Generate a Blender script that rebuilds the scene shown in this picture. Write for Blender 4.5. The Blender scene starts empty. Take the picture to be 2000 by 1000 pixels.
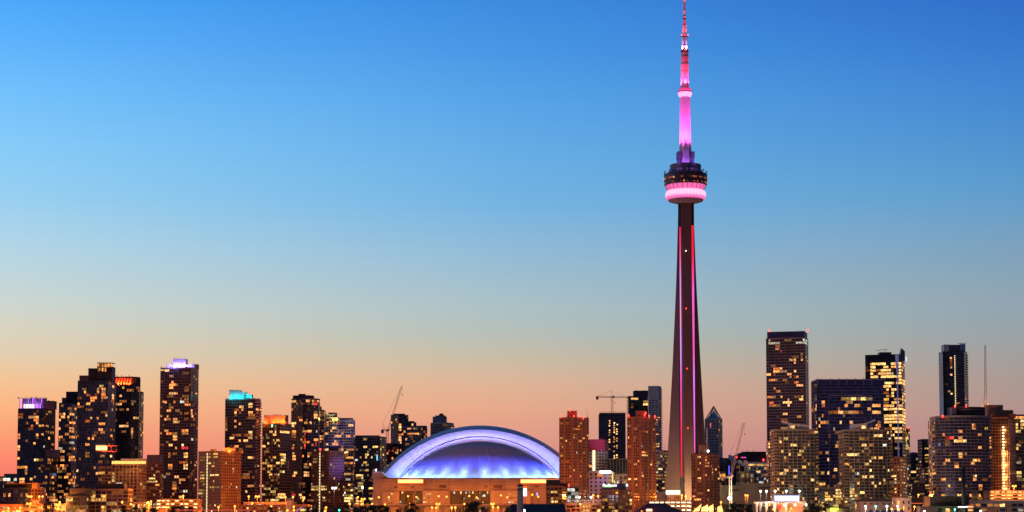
import bpy, math, random
from mathutils import Vector, Matrix

# ---------------------------------------------------------------- camera, sky, sun, exposure
SC = bpy.context.scene
COL = SC.collection
F = 3663.0                      # focal length in photo pixels (photo 2000 x 1000)
HZ = 1000.0                     # the horizon lies along the lower edge of the photo
PITCH = math.radians(4.2)       # camera tilted slightly up
AX = HZ - F * math.tan(PITCH)   # photo row of the optical axis
CZ = 6.0                        # eye height above the lake
cp, sp = math.cos(PITCH), math.sin(PITCH)

cam = bpy.data.objects.new("camera", bpy.data.cameras.new("camera"))
COL.objects.link(cam)
cam.location = (0, 0, CZ)
cam.rotation_euler = (math.pi / 2 + PITCH, 0, 0)
cam.data.sensor_width = 36.0
cam.data.lens = 36.0 * F / 2000.0
cam.data.shift_y = (AX - 500.0) / 2000.0
cam.data.clip_start = 1.0
cam.data.clip_end = 40000.0
SC.camera = cam


def lin(r, g, b):
    def f(c):
        c /= 255.0
        return c / 12.92 if c <= 0.04045 else ((c + 0.055) / 1.055) ** 2.4
    return (f(r), f(g), f(b), 1.0)


world = bpy.data.worlds.new("World")
SC.world = world
world.use_nodes = True
WT = world.node_tree
WT.nodes.clear()


def wn(kind, **kw):
    n = WT.nodes.new(kind)
    for k, v in kw.items():
        setattr(n, k, v)
    return n


def wmath(op, a, b=None, clamp=False):
    n = wn('ShaderNodeMath', operation=op, use_clamp=clamp)
    for i, v in enumerate((a, b)):
        if v is None:
            continue
        if isinstance(v, (int, float)):
            n.inputs[i].default_value = v
        else:
            WT.links.new(v, n.inputs[i])
    return n.outputs[0]


def wramp(fac, stops):
    n = wn('ShaderNodeValToRGB')
    r = n.color_ramp
    while len(r.elements) < len(stops):
        r.elements.new(0.5)
    for e, (p, c) in zip(r.elements, stops):
        e.position = p
        e.color = c
    WT.links.new(fac, n.inputs[0])
    return n.outputs[0]


def wmix(fac, a, b):
    n = wn('ShaderNodeMix', data_type='RGBA')
    WT.links.new(fac, n.inputs[0])
    for s, v in ((6, a), (7, b)):
        if isinstance(v, tuple):
            n.inputs[s].default_value = v
        else:
            WT.links.new(v, n.inputs[s])
    return n.outputs[2]


tc = wn('ShaderNodeTexCoord')
sx = wn('ShaderNodeSeparateXYZ')
WT.links.new(tc.outputs['Generated'], sx.inputs[0])
X_, Y_, Z_ = sx.outputs
hor = wmath('SQRT', wmath('ADD', wmath('MULTIPLY', X_, X_), wmath('MULTIPLY', Y_, Y_)))
el = wmath('DIVIDE', Z_, wmath('MAXIMUM', hor, 0.001))          # tangent of the elevation
az = wmath('ARCTAN2', X_, Y_)                                   # 0 = north (into the photo), negative = west
t_el = wmath('DIVIDE', el, 0.30, clamp=True)


def sky_stops(rows):
    out = []
    for y, c in rows:
        e = math.tan(math.atan2(AX - y, F) + PITCH)
        out.append((max(0.0, min(1.0, e / 0.30)), lin(*c)))
    return sorted(out, key=lambda s: s[0])


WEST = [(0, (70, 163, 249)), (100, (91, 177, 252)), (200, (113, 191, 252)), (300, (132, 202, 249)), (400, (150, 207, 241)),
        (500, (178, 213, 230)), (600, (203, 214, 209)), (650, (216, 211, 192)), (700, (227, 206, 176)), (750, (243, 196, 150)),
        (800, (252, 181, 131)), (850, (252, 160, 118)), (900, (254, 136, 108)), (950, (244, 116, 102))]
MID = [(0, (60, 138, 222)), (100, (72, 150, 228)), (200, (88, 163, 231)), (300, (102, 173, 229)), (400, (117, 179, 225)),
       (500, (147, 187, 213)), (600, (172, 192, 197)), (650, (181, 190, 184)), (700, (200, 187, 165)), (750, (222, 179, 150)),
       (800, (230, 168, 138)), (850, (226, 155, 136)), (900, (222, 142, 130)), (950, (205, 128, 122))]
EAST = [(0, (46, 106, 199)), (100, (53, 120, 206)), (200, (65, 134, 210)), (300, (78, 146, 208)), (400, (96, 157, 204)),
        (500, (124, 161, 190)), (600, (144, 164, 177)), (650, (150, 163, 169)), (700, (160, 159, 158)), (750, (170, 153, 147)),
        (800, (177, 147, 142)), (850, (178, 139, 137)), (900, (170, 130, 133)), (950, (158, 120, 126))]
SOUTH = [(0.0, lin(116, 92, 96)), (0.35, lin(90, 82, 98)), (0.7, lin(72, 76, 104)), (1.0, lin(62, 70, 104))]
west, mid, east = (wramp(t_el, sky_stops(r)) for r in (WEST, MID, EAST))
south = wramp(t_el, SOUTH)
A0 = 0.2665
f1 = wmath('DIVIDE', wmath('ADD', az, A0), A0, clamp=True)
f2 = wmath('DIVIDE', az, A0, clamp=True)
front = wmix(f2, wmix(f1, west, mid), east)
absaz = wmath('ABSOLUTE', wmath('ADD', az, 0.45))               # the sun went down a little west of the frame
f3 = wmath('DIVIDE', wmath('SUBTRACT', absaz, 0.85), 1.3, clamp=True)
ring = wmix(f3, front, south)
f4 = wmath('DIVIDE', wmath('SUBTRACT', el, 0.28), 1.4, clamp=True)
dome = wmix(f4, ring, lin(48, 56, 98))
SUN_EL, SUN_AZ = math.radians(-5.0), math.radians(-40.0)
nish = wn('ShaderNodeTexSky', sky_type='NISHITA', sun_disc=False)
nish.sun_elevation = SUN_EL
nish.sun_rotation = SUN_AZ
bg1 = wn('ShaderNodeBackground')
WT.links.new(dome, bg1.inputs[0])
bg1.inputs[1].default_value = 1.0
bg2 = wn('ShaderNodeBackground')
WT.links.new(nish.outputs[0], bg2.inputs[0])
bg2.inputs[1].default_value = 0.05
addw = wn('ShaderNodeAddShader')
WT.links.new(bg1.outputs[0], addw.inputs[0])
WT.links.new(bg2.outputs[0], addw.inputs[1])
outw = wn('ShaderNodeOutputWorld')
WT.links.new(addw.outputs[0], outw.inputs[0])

# afterglow of the sun that has just set, low in the west
sun = bpy.data.objects.new("sun", bpy.data.lights.new("sun", 'SUN'))
COL.objects.link(sun)
sun.data.energy = 0.25
sun.data.angle = math.radians(15)
sun.data.color = (1.0, 0.62, 0.48)
sun.rotation_euler = (math.radians(85), 0, math.radians(-98))
SC.view_settings.view_transform = 'Standard'
SC.view_settings.look = 'None'
SC.view_settings.exposure = 0.0
SC.view_settings.gamma = 1.0
SC.render.engine = 'CYCLES'
cy = SC.cycles
cy.use_denoising = True
cy.max_bounces = 4
cy.diffuse_bounces = 1
cy.glossy_bounces = 2
cy.transmission_bounces = 2
cy.transparent_max_bounces = 6
cy.sample_clamp_indirect = 1.5
cy.sample_clamp_direct = 0.0
cy.caustics_reflective = False
cy.caustics_refractive = False


# ---------------------------------------------------------------- photo pixel <-> place
def at(px, py, D):
    """The point at distance D (metres north of the camera) seen at a photo pixel."""
    xc, yc = (px - 1000.0) / F, -(py - AX) / F
    k = D / (cp - yc * sp)
    return Vector((xc * k, D, CZ + (sp + yc * cp) * k))


def proj(p):
    x, y, z = p[0], p[1], p[2] - CZ
    d = y * cp + z * sp
    return 1000.0 + F * x / d, AX - F * (-y * sp + z * cp) / d


def ux(px, py=930):
    v = at(px, py, 1.0)
    return v.x


GZ = 2.0     # land level


# ---------------------------------------------------------------- materials
MATS = {}


def node_mat(name):
    m = bpy.data.materials.new(name)
    m.use_nodes = True
    nt = m.node_tree
    return m, nt, nt.nodes['Principled BSDF']


def surf(name, col, rough=0.8, metal=0.0, var=0.25, scale=0.12, streak=3.0, spec=0.3):
    """Matt surface with uneven weathering."""
    if name in MATS:
        return MATS[name]
    m, nt, b = node_mat(name)
    g = nt.nodes.new('ShaderNodeNewGeometry')
    mp = nt.nodes.new('ShaderNodeMapping')
    mp.inputs['Scale'].default_value = (scale, scale, scale / streak)
    nt.links.new(g.outputs['Position'], mp.inputs['Vector'])
    n = nt.nodes.new('ShaderNodeTexNoise')
    n.inputs['Scale'].default_value = 1.0
    n.inputs['Detail'].default_value = 5.0
    n.inputs['Roughness'].default_value = 0.65
    nt.links.new(mp.outputs[0], n.inputs['Vector'])
    mr = nt.nodes.new('ShaderNodeMapRange')
    mr.inputs[1].default_value = 0.3
    mr.inputs[2].default_value = 0.7
    mr.inputs[3].default_value = 1.0 - var
    mr.inputs[4].default_value = 1.0 + var
    nt.links.new(n.outputs[0], mr.inputs[0])
    vm = nt.nodes.new('ShaderNodeVectorMath')
    vm.operation = 'SCALE'
    vm.inputs[0].default_value = col[:3]
    nt.links.new(mr.outputs[0], vm.inputs['Scale'])
    nt.links.new(vm.outputs[0], b.inputs['Base Color'])
    b.inputs['Roughness'].default_value = rough
    b.inputs['Metallic'].default_value = metal
    b.inputs['Specular IOR Level'].default_value = spec
    MATS[name] = m
    return m


def glass(name, col, metal=0.55, rough=0.18):
    """Dark coated window glass; face attribute v makes each pane a little different."""
    if name in MATS:
        return MATS[name]
    m, nt, b = node_mat(name)
    a = nt.nodes.new('ShaderNodeAttribute')
    a.attribute_name = 'v'
    vm = nt.nodes.new('ShaderNodeVectorMath')
    vm.operation = 'SCALE'
    vm.inputs[0].default_value = col[:3]
    nt.links.new(a.outputs['Fac'], vm.inputs['Scale'])
    nt.links.new(vm.outputs[0], b.inputs['Base Color'])
    b.inputs['Roughness'].default_value = rough
    b.inputs['Metallic'].default_value = metal
    MATS[name] = m
    return m


def emis(name, col, strength, sample=False):
    """Something that gives off light of one colour (lamp glass, sign, LED)."""
    if name in MATS:
        return MATS[name]
    m = bpy.data.materials.new(name)
    m.use_nodes = True
    nt = m.node_tree
    nt.nodes.clear()
    e = nt.nodes.new('ShaderNodeEmission')
    e.inputs[0].default_value = (*col[:3], 1)
    e.inputs[1].default_value = strength
    o = nt.nodes.new('ShaderNodeOutputMaterial')
    nt.links.new(e.outputs[0], o.inputs[0])
    m.cycles.emission_sampling = 'AUTO' if sample else 'NONE'
    MATS[name] = m
    return m


def window_mat(name, stops, smin, smax, attr=False):
    """A lit room behind glass: colour and brightness differ from window to window, blinds and furniture break it up."""
    if name in MATS:
        return MATS[name]
    m = bpy.data.materials.new(name)
    m.use_nodes = True
    nt = m.node_tree
    nt.nodes.clear()
    L = nt.links.new
    if attr:
        a = nt.nodes.new('ShaderNodeAttribute')
        a.attribute_name = 'v'
        rnd = a.outputs['Fac']
    else:
        a = nt.nodes.new('ShaderNodeObjectInfo')
        rnd = a.outputs['Random']
    cr = nt.nodes.new('ShaderNodeValToRGB')
    while len(cr.color_ramp.elements) < len(stops):
        cr.color_ramp.elements.new(0.5)
    for i, (e, c) in enumerate(zip(cr.color_ramp.elements, stops)):
        e.position = i / max(1, len(stops) - 1)
        e.color = (*c, 1)
    L(rnd, cr.inputs[0])
    w = nt.nodes.new('ShaderNodeTexWhiteNoise')
    w.noise_dimensions = '1D'
    L(rnd, w.inputs['W'])
    g = nt.nodes.new('ShaderNodeNewGeometry')
    n = nt.nodes.new('ShaderNodeTexNoise')
    n.inputs['Scale'].default_value = 0.75
    n.inputs['Detail'].default_value = 2.0
    L(g.outputs['Position'], n.inputs['Vector'])
    mr = nt.nodes.new('ShaderNodeMapRange')
    mr.inputs[1].default_value = 0.36
    mr.inputs[2].default_value = 0.62
    mr.inputs[3].default_value = 0.2
    mr.inputs[4].default_value = 1.5
    L(n.outputs[0], mr.inputs[0])
    pw = nt.nodes.new('ShaderNodeMath')
    pw.operation = 'POWER'
    pw.inputs[1].default_value = 1.8
    L(w.outputs['Value'], pw.inputs[0])
    ms = nt.nodes.new('ShaderNodeMapRange')
    ms.inputs[3].default_value = smin
    ms.inputs[4].default_value = smax
    L(pw.outputs[0], ms.inputs[0])
    mu = nt.nodes.new('ShaderNodeMath')
    mu.operation = 'MULTIPLY'
    L(ms.outputs[0], mu.inputs[0])
    L(mr.outputs[0], mu.inputs[1])
    e = nt.nodes.new('ShaderNodeEmission')
    L(cr.outputs[0], e.inputs[0])
    L(mu.outputs[0], e.inputs[1])
    o = nt.nodes.new('ShaderNodeOutputMaterial')
    L(e.outputs[0], o.inputs[0])
    m.cycles.emission_sampling = 'NONE'
    MATS[name] = m
    return m


WARM = [(1, .19, .03), (1, .30, .07), (1, .40, .11), (1, .34, .09), (1, .52, .2), (1, .27, .06)]
YELL = [(1, .44, .07), (1, .55, .13), (1, .62, .2), (1, .66, .22), (1, .48, .1), (1, .74, .36)]
WHITE = [(1, .85, .6), (.9, .95, .85), (1, .8, .5), (.8, .95, 1)]
RED = [(1, .08, .03), (1, .03, .06), (1, .15, .05)]
BLUE = [(.15, .25, 1), (.2, .5, 1), (.1, .8, .9)]
KINDS = {'w': ('warm lit room', WARM, .22, 2.1), 'y': ('yellow lit room', YELL, .2, 1.7), 'b': ('bright lit room', [(1, .48, .13), (1, .58, .2), (1, .4, .1)], 1.15, 2.3),
         'W': ('white lit room', WHITE, .35, 1.5), 'r': ('red lit room', RED, .4, 1.6), 'd': ('dim lit room', [(.8, .26, .08), (.7, .2, .06), (.9, .36, .13)], .1, .5),
         'u': ('blue lit room', BLUE, .2, .7)}

# ---------------------------------------------------------------- mesh building


class MB:
    def __init__(s):
        s.v, s.f, s.m, s.c = [], [], [], []

    def face(s, pts, m=0, c=1.0):
        i = len(s.v)
        s.v.extend([tuple(p) for p in pts])
        s.f.append(tuple(range(i, i + len(pts))))
        s.m.append(m)
        s.c.append(c)

    def hexa(s, p, m=0, c=1.0):
        """Eight corners: bottom 0-3 counter-clockwise, top 4-7."""
        i = len(s.v)
        s.v.extend([tuple(q) for q in p])
        for f in ((3, 2, 1, 0), (4, 5, 6, 7), (0, 1, 5, 4), (1, 2, 6, 5), (2, 3, 7, 6), (3, 0, 4, 7)):
            s.f.append(tuple(i + k for k in f))
            s.m.append(m)
            s.c.append(c)

    def box(s, x0, x1, y0, y1, z0, z1, m=0, c=1.0):
        s.hexa([(x0, y0, z0), (x1, y0, z0), (x1, y1, z0), (x0, y1, z0), (x0, y0, z1), (x1, y0, z1), (x1, y1, z1), (x0, y1, z1)], m, c)

    def slab(s, a, b, n, d0, d1, z0, z1, m=0, c=1.0):
        """Box along a facade from a to b, from d0 to d1 out along the normal n."""
        p = [(a[0] + n[0] * d1, a[1] + n[1] * d1), (b[0] + n[0] * d1, b[1] + n[1] * d1), (b[0] + n[0] * d0, b[1] + n[1] * d0), (a[0] + n[0] * d0, a[1] + n[1] * d0)]
        s.hexa([(x, y, z0) for x, y in p] + [(x, y, z1) for x, y in p], m, c)

    def prism(s, poly, z0, z1, m=0, top=None):
        n = len(poly)
        i = len(s.v)
        t = top or poly
        s.v.extend([(x, y, z0) for x, y in poly] + [(x, y, z1) for x, y in t])
        for k in range(n):
            s.f.append((i + k, i + (k + 1) % n, i + n + (k + 1) % n, i + n + k))
            s.m.append(m)
            s.c.append(1.0)
        s.f.append(tuple(range(i + n, i + 2 * n)))
        s.f.append(tuple(range(i + n - 1, i - 1, -1)))
        s.m += [m, m]
        s.c += [1.0, 1.0]

    def bar(s, p, q, r, m=0, n=4, r2=None):
        p, q = Vector(p), Vector(q)
        d = q - p
        if d.length < 1e-6:
            return
        d.normalize()
        u = d.orthogonal().normalized()
        w = d.cross(u)
        r2 = r if r2 is None else r2
        i = len(s.v)
        for c, rr in ((p, r), (q, r2)):
            for k in range(n):
                a = 2 * math.pi * (k + .5) / n
                s.v.append(tuple(c + (u * math.cos(a) + w * math.sin(a)) * rr))
        for k in range(n):
            s.f.append((i + k, i + (k + 1) % n, i + n + (k + 1) % n, i + n + k))
        s.f.append(tuple(range(i + n - 1, i - 1, -1)))
        s.f.append(tuple(range(i + n, i + 2 * n)))
        s.m += [m] * (n + 2)
        s.c += [1.0] * (n + 2)

    def lathe(s, cx, cy_, prof, n=32, m=0, mfun=None):
        """Profile of (radius, z) turned about a vertical axis."""
        i = len(s.v)
        for r, z in prof:
            for k in range(n):
                a = 2 * math.pi * k / n
                s.v.append((cx + r * math.cos(a), cy_ + r * math.sin(a), z))
        for j in range(len(prof) - 1):
            for k in range(n):
                s.f.append((i + j * n + k, i + j * n + (k + 1) % n, i + (j + 1) * n + (k + 1) % n, i + (j + 1) * n + k))
                s.m.append(m)
                s.c.append(1.0 if mfun is None else mfun(j, k))
        s.f.append(tuple(i + (len(prof) - 1) * n + k for k in range(n)))
        s.f.append(tuple(i + n - 1 - k for k in range(n)))
        s.m += [m, m]
        s.c += [1.0, 1.0]

    def ball(s, c, r, m=0, n=8):
        prof = [(max(1e-3, r * math.sin(math.pi * j / n)), c[2] - r * math.cos(math.pi * j / n)) for j in range(n + 1)]
        s.lathe(c[0], c[1], prof, 2 * n, m)

    def grid(s, P, m=0, c=1.0):
        """Rows of points joined into a sheet."""
        i = len(s.v)
        w = len(P[0])
        for r in P:
            s.v.extend([tuple(p) for p in r])
        for a in range(len(P) - 1):
            for b in range(w - 1):
                s.f.append((i + a * w + b, i + a * w + b + 1, i + (a + 1) * w + b + 1, i + (a + 1) * w + b))
                s.m.append(m)
                s.c.append(c)

    def build(s, name, mats, parent=None, smooth=False, stuff=False, label=None):
        if not s.f:
            return None
        me = bpy.data.meshes.new(name)
        off = BASE.get(parent.name, Vector((0, 0, 0))) if parent else Vector((0, 0, 0))
        me.from_pydata([(x - off.x, y - off.y, z - off.z) for x, y, z in s.v], [], s.f)
        for mt in (mats if isinstance(mats, (list, tuple)) else [mats]):
            me.materials.append(mt)
        me.polygons.foreach_set('material_index', s.m)
        at_ = me.attributes.new('v', 'FLOAT', 'FACE')
        at_.data.foreach_set('value', s.c)
        if smooth:
            me.polygons.foreach_set('use_smooth', [True] * len(s.f))
        me.update()
        o = bpy.data.objects.new(name, me)
        COL.objects.link(o)
        if parent:
            o.parent = parent
            BASE[o.name] = off
        if stuff:
            o['kind'] = 'stuff'
        if label:
            o['label'] = label
        return o


BASE = {}


def thing(name, label, cat, loc, group=None, kind=None):
    o = bpy.data.objects.new(name, None)
    COL.objects.link(o)
    o.location = loc
    o.empty_display_size = 1.0
    BASE[o.name] = Vector(loc)
    o['label'] = label
    o['category'] = cat
    if group:
        o['group'] = group
    if kind:
        o['kind'] = kind
    return o


def lamp(kind, loc, power, col, parent=None, radius=0.5, aim=None, angle=60, blend=.6):
    d = bpy.data.lights.new("lamp_light", kind)
    d.energy = power
    d.color = col
    d.shadow_soft_size = radius
    o = bpy.data.objects.new("lamp_light", d)
    COL.objects.link(o)
    loc = Vector(loc)
    if parent:
        o.parent = parent
        o.location = loc - BASE[parent.name]
    else:
        o.location = loc
    if kind == 'SPOT':
        d.spot_size = math.radians(angle)
        d.spot_blend = blend
    if aim is not None:
        o.rotation_euler = (Vector(aim) - loc).to_track_quat('-Z', 'Y').to_euler()
    return o


# ---------------------------------------------------------------- footprints (counter-clockwise from above)
def fpq(D, xL, xC, xR, th):
    """A rectangular block that shows two faces: its near corner at photo column xC and distance D."""
    uL, uC, uR = ux(xL), ux(xC), ux(xR)
    if uR > 0:
        th = max(th, math.degrees(math.atan(uR)) + 6)
    th = math.radians(th)
    c, s_ = math.cos(th), math.sin(th)
    xc = uC * D
    wl = (xc - uL * D) / (c + uL * s_)
    wr = (uR * D - xc) / (s_ - uR * c)
    C = (xc, D)
    L = (xc - wl * c, D + wl * s_)
    R = (xc + wr * s_, D + wr * c)
    B = (L[0] + R[0] - C[0], L[1] + R[1] - C[1])
    return [C, R, B, L]


def fpf(D, xL, xR, depth):
    a, b = ux(xL) * D, ux(xR) * D
    return [(a, D), (b, D), (b, D + depth), (a, D + depth)]


def fpa(D, xL, xR, bulge, depth, n=8, skew=0.0):
    """Front bowed towards the lake by `bulge` metres."""
    a, b = ux(xL) * (D + bulge), ux(xR) * (D + bulge)
    pts = []
    for k in range(n + 1):
        t = -1 + 2 * k / n
        pts.append((a + (b - a) * k / n, D + bulge * t * t + skew * t))
    pts += [(b, D + bulge + depth), (a, D + bulge + depth)]
    return pts


UNIT = {}


def unit_window(kind):
    if kind not in UNIT:
        mb = MB()
        mb.box(-.5, .5, -.5, .5, -.5, .5)
        me = bpy.data.meshes.new('window')
        me.from_pydata(mb.v, [], mb.f)
        me.materials.append(window_mat(*KINDS[kind]))
        UNIT[kind] = me
    return UNIT[kind]


def tower(name, label, cat, fp, ytop, wall, pane, fh=3.0, bay=3.4, win=(.92, .1, .96), band=(.45, .22), mull=(.22, .18, 1), lit=.04, wk='w',
          rects=(), roofs=(), z0=GZ, group=None, seed=1, balc=(), cap=68, skip_lit=None, band_mat=None, ztop=None, parapet=1.2, vmax=1.5, blank=(), runs=2, topglass=True, skip=None):
    """A block of flats or offices: walls with floor bands and mullions, window glass, lit windows as single parts, roof boxes."""
    rnd = random.Random(seed)
    front = min(fp, key=lambda p: p[1])
    Dn = front[1]
    if ztop is None:
        ztop = at(1000, ytop, Dn).z
    n = len(fp)
    cx = sum(p[0] for p in fp) / n
    cyy = sum(p[1] for p in fp) / n
    t = thing(name, label, cat, (cx, cyy, z0), group)
    W, G = MB(), MB()
    W.prism(fp, z0, ztop, 0)
    nf = max(1, int(round((ztop - z0 - parapet) / fh)))
    fhh = (ztop - parapet - z0) / nf
    cells = []
    for e in range(n):
        a, b = Vector(fp[e]), Vector(fp[(e + 1) % n])
        d = b - a
        ln = d.length
        if ln < .5:
            continue
        d = d / ln
        nv = Vector((d.y, -d.x))
        mid = (a + b) / 2
        vis = nv.dot(-mid) / mid.length
        if band:
            for j in range(nf + 1):
                z = z0 + j * fhh
                if j == 0:
                    continue
                W.slab(a, b, nv, 0, band[1], z - band[0] / 2, z + band[0] / 2, 1)
        W.slab(a, b, nv, 0, .12, ztop - .7, ztop + .35, 1)
        if vis < -.05:
            continue
        nb = max(1, int(round(ln / (bay * (.82 if fh < 3.05 else 1)))))
        bw = ln / nb
        if mull:
            for i in range(0, nb + 1, mull[2]):
                q = a + d * (i * bw)
                W.slab(q - d * mull[0] / 2, q + d * mull[0] / 2, nv, 0, mull[1], z0, ztop - .7, 1)
        wf, h0, h1 = win
        for i in range(nb):
            if skip and nb > 4 and i % skip == skip // 2:
                continue
            for j in range(nf):
                p0 = a + d * (bw * (i + .5 - wf / 2))
                p1 = a + d * (bw * (i + .5 + wf / 2))
                za, zb = z0 + fhh * (j + h0), z0 + fhh * (j + h1)
                m_ = (p0 + p1) / 2
                cells.append((e, j, i, p0, p1, za, zb, nv, proj((m_.x, m_.y, (za + zb) / 2)), vis))
    # choose the lit ones
    on = {}
    byrow = {}
    for c in cells:
        byrow.setdefault((c[0], c[1]), []).append(c)
        px, py = c[8]
        for r in rects:
            if r[0] <= px <= r[2] and r[1] <= py <= r[3]:
                on[(c[0], c[1], c[2])] = r[4] if len(r) > 4 else wk
                break
    if lit > 0:
        for row in byrow.values():
            k = 0
            while k < len(row):
                c = row[k]
                key = (c[0], c[1], c[2])
                if key not in on and rnd.random() < lit * 3.0 * (1.5 if c[5] < z0 + 16 else 1) and not (skip_lit and skip_lit(*c[8])):
                    kd = rnd.choice([wk] * 6 + ['d'] * 6 + ['y', 'b' if rnd.random() < .6 else 'W'])
                    for q in range(rnd.randint(1, runs)):
                        if k + q < len(row):
                            on.setdefault((c[0], c[1], c[2] + q), kd)
                k += rnd.randint(1, 2)
    # panes and windows; lit cells side by side become one window
    wins = []
    vrow = {}
    for row in byrow.values():
        k = 0
        while k < len(row):
            c = row[k]
            kd = on.get((c[0], c[1], c[2]))
            px, py = c[8]
            if any(r[0] <= px <= r[2] and r[1] <= py <= r[3] for r in blank):
                k += 1
                continue
            if kd is None:
                v = .45 + rnd.random() ** 1.6 * (vmax - .45)
                if rnd.random() < .05:
                    v *= 1.7
                nv = c[7]
                G.slab(c[3], c[4], nv, .02, .1, c[5], c[6], 0, v)
                k += 1
                continue
            q = k
            while q + 1 < len(row) and on.get((row[q + 1][0], row[q + 1][1], row[q + 1][2])) == kd and q - k < 2:
                q += 1
            wins.append((kd, c[3], row[q][4], c[5], c[6], c[7], c[9]))
            k = q + 1
    W.build('wall', [wall, band_mat or wall], t)
    G.build('glazing', [pane], t, stuff=True)
    wins.sort(key=lambda w: -((w[2] - w[1]).length * max(.1, w[6])))
    rest = {}
    for k, (kd, p0, p1, za, zb, nv, vis) in enumerate(wins):
        if k < cap:
            o = bpy.data.objects.new('window', unit_window(kd))
            COL.objects.link(o)
            o.parent = t
            m_ = (p0 + p1) / 2 + nv * .09
            o.location = (m_.x - cx, m_.y - cyy, (za + zb) / 2 - z0)
            o.rotation_euler = (0, 0, math.atan2(nv.x, -nv.y) if False else math.atan2((p1 - p0).y, (p1 - p0).x))
            o.scale = ((p1 - p0).length, .16, zb - za)
        else:
            rest.setdefault(kd, MB()).slab(p0, p1, nv, .02, .17, za, zb, 0, rnd.random())
    for kd, mb in rest.items():
        nm, st, s0, s1 = KINDS[kd]
        mb.build('window', [window_mat(nm + ' far', st, s0, s1, True)], t, stuff=True)
    # balconies: (edge, from 0..1, to 0..1, how far out)
    if balc:
        Bm = MB()
        for e, t0, t1, pr in balc:
            a, b = Vector(fp[e]), Vector(fp[(e + 1) % n])
            d = b - a
            nv = Vector((d.y, -d.x)).normalized()
            for j in range(1, nf):
                z = z0 + j * fhh
                Bm.slab(a + d * t0, a + d * t1, nv, 0, pr, z - .15, z + .1, 0)
                Bm.slab(a + d * t0, a + d * t1, nv, pr - .12, pr, z + .1, z + 1.1, 0)
        Bm.build('balcony', [band_mat or wall], t, stuff=True)
    for r in roofs:
        roof_box(t, Dn, ztop, *r)
    t['_d'] = Dn
    return t, ztop, Dn


def roof_box(t, D, zt, x0, x1, y, mat, off=5, depth=12, name='roof_box', zb=None):
    mb = MB()
    Dn = D + off
    X0, X1 = at(x0, y, Dn).x, at(x1, y, Dn).x
    z1 = at(1000, y, Dn).z
    z_0 = (zt - .3) if zb is None else zb
    mb.box(X0, X1, Dn, Dn + depth, z_0, z1, 0)
    mb.box(X0 - .12, X1 + .12, Dn - .12, Dn + depth + .12, z1 - .5, z1 + .12, 0)
    k = 0 if name == 'crown' else int((X1 - X0) / 2.6)
    for i in range(1, k):
        x = X0 + (X1 - X0) * i / k
        mb.box(x - .09, x + .09, Dn - .1, Dn, z_0 + .2, z1 - .52, 0)
    return mb.build(name, [mat], t)


def masts(t, D, pts, mat, r=.14):
    """Thin rods, aerials and vents on a roof: (column, top row, bottom row)."""
    for x, y, yb in pts:
        mb = MB()
        p, q = at(x, yb, D), at(x, y, D)
        p.z -= .8
        mb.bar(p, q, r, 0, 4, r * .6)
        mb.box(p.x - .6, p.x + .6, D - .6, D + .6, p.z, p.z + 1.2, 0)
        mb.build('aerial', [mat], t)


def beacon(t, D, pts, mat, r=.8):
    for x, y in pts:
        mb = MB()
        c = at(x, y, D)
        mb.ball(c, r, 0, 4)
        mb.box(c.x - .2, c.x + .2, D - .2, D + .2, c.z - 2.2, c.z - r * .7, 0)
        mb.build('beacon', [mat], t)


# common surfaces
M_dark = surf('dark cladding', (.035, .035, .045), .7)
M_navy = surf('navy frame', (.06, .06, .085), .6)
M_purple = surf('plum grey cladding', (.16, .12, .15), .7)
M_grey = surf('grey concrete', (.24, .22, .21), .85)
M_pale = surf('pale concrete', (.42, .38, .35), .85)
M_white = surf('white precast', (.62, .58, .54), .8)
M_brown = surf('brown concrete', (.24, .15, .11), .85)
M_brick = surf('red brick', (.26, .12, .075), .9)
M_brick2 = surf('orange brick', (.33, .15, .07), .9)
M_ochre = surf('ochre stone', (.30, .22, .13), .9)
M_tan = surf('tan concrete', (.46, .33, .25), .9)
M_black = surf('blackened steel', (.012, .012, .016), .6)
M_steel = surf('galvanised steel', (.4, .4, .42), .5, .3)
M_redpaint = surf('red crane paint', (.5, .09, .05), .6)
M_whitepaint = surf('white paint', (.75, .73, .7), .6)
M_roof = surf('dark roofing', (.03, .035, .05), .8)
G_navy = glass('navy glass', (.05, .06, .12))
G_blue = glass('blue glass', (.055, .07, .2), .6, .14)
G_brown = glass('bronze glass', (.085, .055, .055))
G_green = glass('green glass', (.06, .09, .075))
G_grey = glass('grey glass', (.08, .085, .105))
G_black = glass('black glass', (.04, .035, .045), .3)
E_red = emis('red beacon', (1, .04, .03), 6)
E_orange = emis('sodium lamp', (1, .36, .05), 3.4)
E_whitelamp = emis('white lamp', (1, .95, .85), 9)
E_green = emis('green lamp', (.1, 1, .55), 7)

# ---------------------------------------------------------------- lake and land
def structure(o, label):
    o['kind'] = 'structure'
    o['label'] = label


m, nt, b = node_mat("lake water")
b.inputs['Base Color'].default_value = (.01, .02, .035, 1)
b.inputs['Roughness'].default_value = .12
no = nt.nodes.new('ShaderNodeTexNoise')
no.inputs['Scale'].default_value = .35
no.inputs['Detail'].default_value = 4
ge = nt.nodes.new('ShaderNodeNewGeometry')
nt.links.new(ge.outputs['Position'], no.inputs['Vector'])
bu = nt.nodes.new('ShaderNodeBump')
bu.inputs['Strength'].default_value = .5
bu.inputs['Distance'].default_value = .6
nt.links.new(no.outputs[0], bu.inputs['Height'])
nt.links.new(bu.outputs[0], b.inputs['Normal'])
mb = MB()
mb.face([(-9000, -3000, 0), (9000, -3000, 0), (9000, 1486, 0), (-9000, 1486, 0)])
structure(mb.build('water', m), 'dark rippled lake in front of the skyline')
mb = MB()
mb.face([(-9000, 1484, GZ), (9000, 1484, GZ), (9000, 15000, GZ), (-9000, 15000, GZ)])
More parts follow.
